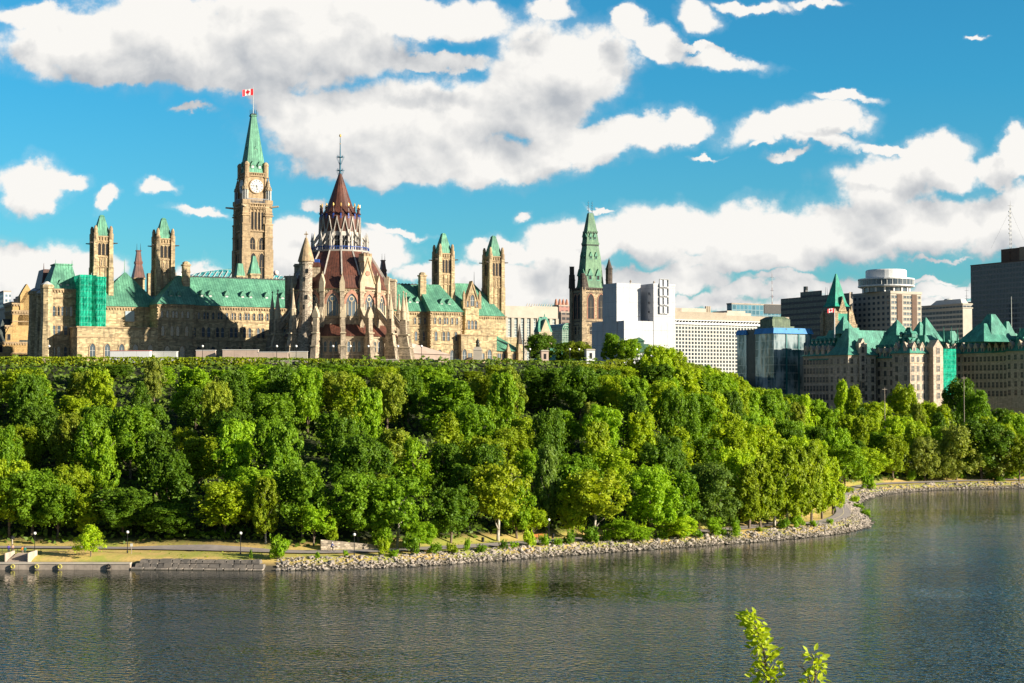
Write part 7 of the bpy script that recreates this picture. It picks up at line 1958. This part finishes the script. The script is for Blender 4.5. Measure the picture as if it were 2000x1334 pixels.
# ------------------------------------------------------------------ hedge along the cliff edge
def along(px0, px1, D0, D1, n): return [at_depth(px0+(px1-px0)*i/n, HOR, D0+(D1-D0)*i/n) for i in range(n+1)]
def hedge(px0, px1, py0, py1, D0, D1, label, thick=2.6, drop=7.5, bumpy=.25, col=(.11, .165, .018), tall=None):
    rs = np.random.RandomState(int(px0)+1005); n = max(8, int((px1-px0)/4)); P = along(px0, px1, D0, D1, n); C = []; Nn = []; Ss = []
    for i in range(n):
        a, b_ = P[i], P[i+1]; L = (b_-a).length; t = (i+.5)/n; zt = zpix(py0+(py1-py0)*t, D0+(D1-D0)*t)
        dr = drop*(1+.25*math.sin(i*1.7)+.2*math.sin(i*.61))
        for face, cnt_ in (('top', int(L*thick*9)), ('front', int(L*dr*9)), ('in', int(L*12))):
            for _ in range(cnt_):
                q_ = a.lerp(b_, rs.rand()); bz = bumpy*math.sin(q_.x*1.1+1.3*math.sin(q_.x*.37))
                if face == 'top': C.append((q_.x, q_.y+rs.uniform(0, thick), zt-.12+rs.uniform(-.18, .12)+bz*.3)); Nn.append((0, -.2, 1))
                elif face == 'front':
                    s = rs.rand(); lump = .55*math.sin(q_.x*1.9+3*math.sin(q_.x*.8))+.45*math.sin(s*dr*2.3+q_.x*1.3)
                    C.append((q_.x, q_.y-.3-.9*s*dr*.35-lump*.5*min(1, s*3)+rs.uniform(-.25, .25), zt-.1-s*dr)); Nn.append((.2*math.cos(q_.x*1.9), -1, .5))
                else: C.append((q_.x, q_.y+thick*.5, zt-.5-rs.rand()*dr)); Nn.append((0, -1, 0))
                Ss.append(rs.uniform(.32, .6) if face != 'in' else 1.2)
    C = np.array(C); Nn = np.array(Nn, float)+rs.normal(scale=.55, size=(len(C), 3)); me_ = leaf_mesh('hedge_leaves', C, Nn, np.array(Ss), rs, M['leaf'])
    o = empty('cliff_hedge', (P[0].x, P[0].y, HILL), 0, label, 'hedge'); h_ = inst('foliage', me_, o, (-P[0].x, -P[0].y, -HILL)); h_.color = (col[0]*2.3, col[1]*2.1, col[2], 1)
    st = MB(); [st.tube((q_.x-P[0].x, q_.y-P[0].y+thick*.5, -4), (q_.x-P[0].x, q_.y-P[0].y+thick*.5, .3), .08, .05, 4) for q_ in P[::3]]; st.build('stems', M['bark'], o)
    return o
hedge(-60, 516, 696.5, 698, 443, 446, 'long clipped hedge along the cliff top from the left edge to the stone gap', col=(.135, .19, .016))
hedge(516, 590, 699, 699, 452, 452, 'thin strip of hedge above the grey retaining wall', drop=1.0)
hedge(586, 742, 700, 702, 449, 451, 'clipped hedge at the foot of the round library')
hedge(738, 780, 706, 708, 450, 450, 'short low hedge just right of the library base', col=(.09, .16, .02), drop=3)
hedge(778, 1186, 702, 705.5, 454, 466, 'clipped hedge along the cliff top from the library to the arched bastion', col=(.09, .145, .018))
hedge(1130, 1212, 709, 716, 458, 460, 'thick ivy hedge capping the arched bastion', drop=3.0, thick=4, col=(.13, .18, .02))
hedge(1185, 1300, 702.5, 702, 466, 474, 'clipped hedge before the summer pavilion', col=(.12, .17, .018))

# ------------------------------------------------------------------ undergrowth on the slope
rs = np.random.RandomState(3); n = 210000
X_ = rs.uniform(-215, 345, n); Y_ = rs.uniform(308, 690, n); Z_, S_ = height(X_, Y_); d_, s_ = dist_side(X_, Y_, KA, KB)
fl = 15.5+14*np.clip((-60-X_)/80.0, 0, 1); pm = np.ones(n, bool)
for p in path_pts[::4]: pm &= ((X_-p.x)**2+(Y_-p.y)**2) > 20
k = (S_ > fl) & (np.abs(X_/Y_) < .345) & ~((s_ > 0) & (d_ > 2)) & pm
lift = rs.uniform(.1, 2.4, n)*(.55+.45*np.sin(X_*.35)*np.sin(Y_*.3))
C = np.stack([X_, Y_, Z_+lift], 1)[k]; Nn = rs.normal(scale=.6, size=C.shape)+np.array([.2, -.7, .8])
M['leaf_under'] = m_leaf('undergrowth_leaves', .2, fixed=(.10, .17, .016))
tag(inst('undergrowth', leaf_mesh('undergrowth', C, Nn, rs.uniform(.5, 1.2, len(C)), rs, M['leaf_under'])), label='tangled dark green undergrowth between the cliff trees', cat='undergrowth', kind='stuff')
print('UNDER', len(C))

# ------------------------------------------------------------------ bushes along the rocks and the path
def bush_arrays(seed, n=900):
    rs = np.random.RandomState(seed); Cs = []; Ns = []; Ss = []
    for i in range(13):
        a = rs.uniform(0, 6.28); r = rs.uniform(0, .62); c = np.array([r*math.cos(a), r*math.sin(a), rs.uniform(.2, .78)]); m_ = n//13
        dv = rs.normal(size=(m_, 3)); dv /= np.linalg.norm(dv, axis=1, keepdims=True); Cs.append(c+dv*rs.uniform(.18, .34)*rs.uniform(.7, 1.1, (m_, 1))); Ns.append(dv+rs.normal(scale=.5, size=(m_, 3))); Ss.append(rs.uniform(.08, .17, m_))
    for i in range(7):                                   # upright sprays
        a = rs.uniform(0, 6.28); r = rs.uniform(.1, .6); m_ = 30; t = rs.rand(m_)
        c = np.stack([r*math.cos(a)*(1+.3*t), r*math.sin(a)*(1+.3*t), .5+.62*t], 1)+rs.normal(scale=.03, size=(m_, 3)); Cs.append(c); Ns.append(rs.normal(size=(m_, 3))); Ss.append(rs.uniform(.07, .13, m_))
    C = np.concatenate(Cs); C[:, 2] = np.maximum(C[:, 2], .0); return C, np.concatenate(Ns), np.concatenate(Ss), rs
BUSH = [leaf_mesh('bush', *bush_arrays(700+i), M['leaf']) for i in range(4)]
STEM = MB(); [STEM.tube((0, 0, -.2), (.3*math.cos(i*1.3), .3*math.sin(i*1.3), .6), .03, .01, 4) for i in range(5)]; STEM = STEM.mesh('bush_stems', M['bark'])
def bush(px, dd, wpx, hpx, tone, label, pt_=None, group=None):
    x, y = off_shore(px, dd) if pt_ is None else pt_
    o = empty('shrub', (x, y, hz(x, y)-.1), rnd.uniform(0, 6.28), label, 'shrub', group); s = wpx*y/FPX/1.75; h = hpx*y/FPX/1.08
    c_ = inst('foliage', rnd.choice(BUSH), o, sc=(s, s, h)); c_.color = (*PAL[tone], 1); inst('stems', STEM, o, sc=(s, s, h)); return o
for px, dd, w_, h_, tone, lab in (
 (544,5,52,44,'bright green','large bright shrub hiding the right end of the stone terrace'),(490,5,10,18,'mid green','thin upright shrub on the terrace edge left of the large shrub'),(620,5.5,14,12,'bright green','tiny shrub on the grass edge below the low stone wall'),(676,5.5,16,14,'bright green','tiny shrub on the grass left of the lamp'),
 (748,5,30,34,'yellow-green','yellow-green shrub at the end of the low stone wall'),(806,5,44,40,'mid green','dense green shrub right of the low stone wall on the rocks'),(770,4.5,26,14,'bright green','low shrub between the two tall ones right of the stone wall'),
 (850,4.5,34,22,'mid green','wide low shrub on the rocks left of the grey lamp'),(884,4.6,34,20,'olive green','olive low shrub on the rocks'),(912,4.8,18,26,'bright green','upright shrub on the rocks under the lone bin'),(940,4.2,30,16,'mid green','flat shrub on the rocks below the path'),
 (982,4.8,22,18,'deep green','dark round shrub left of the benches on the rocks'),(1003,4.5,22,14,'bright green','low bright shrub between dark shrub and bench shrub'),(1034,5,32,34,'fresh lime','lime shrub directly in front of the left bench'),(1062,4.8,30,22,'bright green','green shrub directly in front of the right bench'),(1090,4.6,26,16,'bright green','low green shrub right of the bench shrubs'),
 (1112,5,30,26,'mid green','round dark-green shrub halfway between benches and twin-trunk tree'),(1152,5,44,30,'mid green','broad shrub at the foot of the yellowish twin-trunk tree'),(1186,5,26,22,'bright green','small shrub right of the twin-trunk tree'),(1216,5,44,44,'bright green','tall shrub beside the rocks below the summer pavilion column'),
 (1254,4.8,32,32,'fresh lime','bright rounded shrub right of the tall shore shrub'),(1292,4.2,30,18,'mid green','low shrub on the rocks before the lime tree'),(1330,4.5,52,30,'bright green','wide bright shrub at the foot of the lime tree'),(1362,4.2,34,18,'mid green','low shrub trailing right of the wide bright shrub'),
 (1396,4.6,28,24,'bright green','small shrub below the feathery willow-like tree'),(1412,4.4,20,14,'mid green','tiny shrub right of the small one below the willow'),(1437,5.2,24,30,'mid green','pointed shrub beside the path left of the narrow row'),(1484,5,18,9,'olive green','very low shrub on the grass strip'),(1530,5.2,34,22,'mid green','dark shrub on the rocks under the narrow row, left'),(1556,5.2,38,26,'bright green','bright shrub on the rocks under the narrow row, right'),(1590,5,22,12,'bright green','low shrub near the bend of the path'),(1622,5,20,11,'bright green','last low shrub before the tip of the point')):
    bush(px, dd, w_, h_, tone, lab, group='shrubs along the rocky shore')
for px, py, w_, h_, tone, lab in ((1690,996,26,14,'bright green','shrub on the tip of the point above the rocks'),(1676,985,26,12,'bright green','second shrub above the rocks on the point'),(1668,976,30,14,'fresh lime','third shrub from the tip above the rocks'),(1658,966,24,12,'yellow-green','small yellow-green shrub on the neck of the point'),
 (1698,958,36,30,'bright green','leafy shrub at the inner bend of the far shore'),(1722,950,34,34,'silvery green','silvery pointed shrub at the far shore bend'),(1745,950,30,22,'bright green','green shrub right of the silvery one'),(1780,951,26,22,'bright green','round shrub on the far rocks, left'),(1842,947,32,30,'mid green','upright leafy shrub by the far path'),(1800,950,18,12,'mid green','low shrub on the far rocks'),
 (1876,948,28,16,'mid green','low shrub right of the upright one on the far shore'),(1912,946,36,36,'bright green','tall bright shrub on the far shore'),(1936,948,30,20,'mid green','low shrub right of the tall bright one'),(1975,947,40,24,'bright green','broad shrub on the far shore at the right edge'),(1955,949,22,10,'mid green','tiny shrub on the far rocks at right')):
    q_ = at_z(px, py-(8 if px > 1710 else 3), 1.9); bush(px, 0, w_, h_, tone, lab, (q_.x, q_.y), 'shrubs along the rocky shore')
# low hedge strip behind the path at left
bx = [off_shore(p_, 20) for p_ in (330, 352, 374, 396, 418, 440)]
for i, (x, y) in enumerate(bx): bush(0, 0, 30, 9, 'mid green', 'low shaded shrub in the row behind the path, number %s from left' % ('one', 'two', 'three', 'four', 'five', 'six')[i], (x, y), 'row of low shrubs behind the path')
# small weeds tufts on grass: one sheet of short grass blades near the bank
rs = np.random.RandomState(5); n = 26000
X_ = rs.uniform(-110, 175, n); Y_ = rs.uniform(290, 570, n); Z_, S_ = height(X_, Y_); pm = np.ones(n, bool)
for p in path_pts[::2]: pm &= ((X_-p.x)**2+(Y_-p.y)**2) > 5.3
k = (S_ > 4.0) & (S_ < 26) & pm & (np.abs(X_/Y_) < .34) & ((S_ < 6.5) | (rs.rand(n) < .35)) & ((X_ > -66) | (S_ > 8))
C = np.stack([X_, Y_, Z_+.10], 1)[k]; M['leaf_grass'] = m_leaf('grass_blades', .3, fixed=(.26, .33, .04))
tag(inst('long_grass', leaf_mesh('long_grass', C, rs.normal(scale=.6, size=C.shape)+np.array([.1, -.8, .5]), rs.uniform(.18, .42, len(C)), rs, M['leaf_grass'])), label='tufts of long grass and weeds between the path and the rocks', cat='grass', kind='stuff')

# ------------------------------------------------------------------ leafy tops of shrubs just below the viewpoint
M['young'] = m_leaf('young_leaves', .50)
def leaf_shape(mb, p, d, n, L, w_):
    """one pointed, slightly folded leaf blade"""
    d = d.normalized(); s = d.cross(n).normalized(); n = s.cross(d).normalized()
    pts = [p, p+d*L*.35+s*w_*.48+n*L*.05, p+d*L*.75+s*w_*.34+n*L*.03, p+d*L, p+d*L*.75-s*w_*.34+n*L*.03, p+d*L*.35-s*w_*.48+n*L*.05, p+d*L*.4-n*L*.05]
    mb.add(pts, [(0,1,6),(1,2,6),(2,3,6),(3,4,6),(4,5,6),(5,0,6)])
def sprig(root, pts_px, D, nleaf, spread, sz, label, seed):
    r_ = random.Random(seed); Ps = [at_depth(x, y, D+dz) for x, y, dz in pts_px]; base = Vector((Ps[-1].x+.15, D, 26.2))
    o = empty('leafy_sapling', base, 0, label, 'sapling'); Ps.append(Vector((Ps[-1].x+.05, D, Ps[-1].z-1.2))); Ps.append(base-Vector((0, 0, .4)))
    st = MB(); N_ = len(Ps)
    for i, (a, b_) in enumerate(zip(Ps, Ps[1:])): st.tube(a-base, b_-base, .003+.012*i/N_, .003+.012*(i+1)/N_, 6)
    lf_ = MB()
    tot = sum((b_-a).length for a, b_ in zip(Ps[:-2], Ps[1:-1])); acc_ = 0
    for a, b_ in zip(Ps[:-2], Ps[1:-1]):
        L = (b_-a).length; k = int(nleaf*L/tot)
        for i in range(k):
            t = (i+r_.random())/k; q_ = a.lerp(b_, t); s_ = (acc_+L*t)/tot
            ang = r_.uniform(0, 6.28); rad = spread*(.30+.70*min(1, s_*2.2))*r_.uniform(.3, 1); up = (a-b_).normalized()
            side = Vector((math.cos(ang), math.sin(ang)*.8, 0)); tip = q_+side*rad+up*rad*.7
            if rad > .06: st.tube(q_-base, tip-base, .004, .002, 4)
            for _ in range(2):
                dd = (side*r_.uniform(.3, 1.2)+up*r_.uniform(-.6, .9)+Vector((r_.uniform(-.5, .5), r_.uniform(-.5, .5), r_.uniform(-.4, .4)))); nn_ = Vector((r_.uniform(-.6, .9), r_.uniform(-1, .2), r_.uniform(.1, 1)))
                leaf_shape(lf_, tip-base+Vector((r_.uniform(-.03, .03),)*3), dd, nn_, sz*r_.uniform(.7, 1.25), sz*r_.uniform(.45, .62))
        acc_ += L
    st.build('stem', M['bark'], o); l_ = lf_.build('leaves', M['young'], o); l_.color = (.50, .62, .05, 1)
    return o
sprig(None, [(1457,1203,0),(1466,1209,0),(1478,1228,0),(1486,1252,.1),(1493,1280,.1),(1498,1310,.15),(1503,1345,.2),(1508,1390,.2)], 15.0, 420, .16, .080, 'tall leaning bright yellow-green sapling top at the bottom edge', 21)
sprig(None, [(1585,1276,0),(1590,1288,0),(1592,1305,.1),(1593,1325,.1),(1590,1350,.1)], 15.0, 110, .18, .080, 'smaller leafy sapling top right of the tall leaning one', 22)
sprig(None, [(1556,1300,0),(1566,1303,0),(1576,1314,0),(1584,1335,.1),(1588,1355,.1)], 15.1, 26, .07, .07, 'thin side shoot between the two sapling tops', 23)
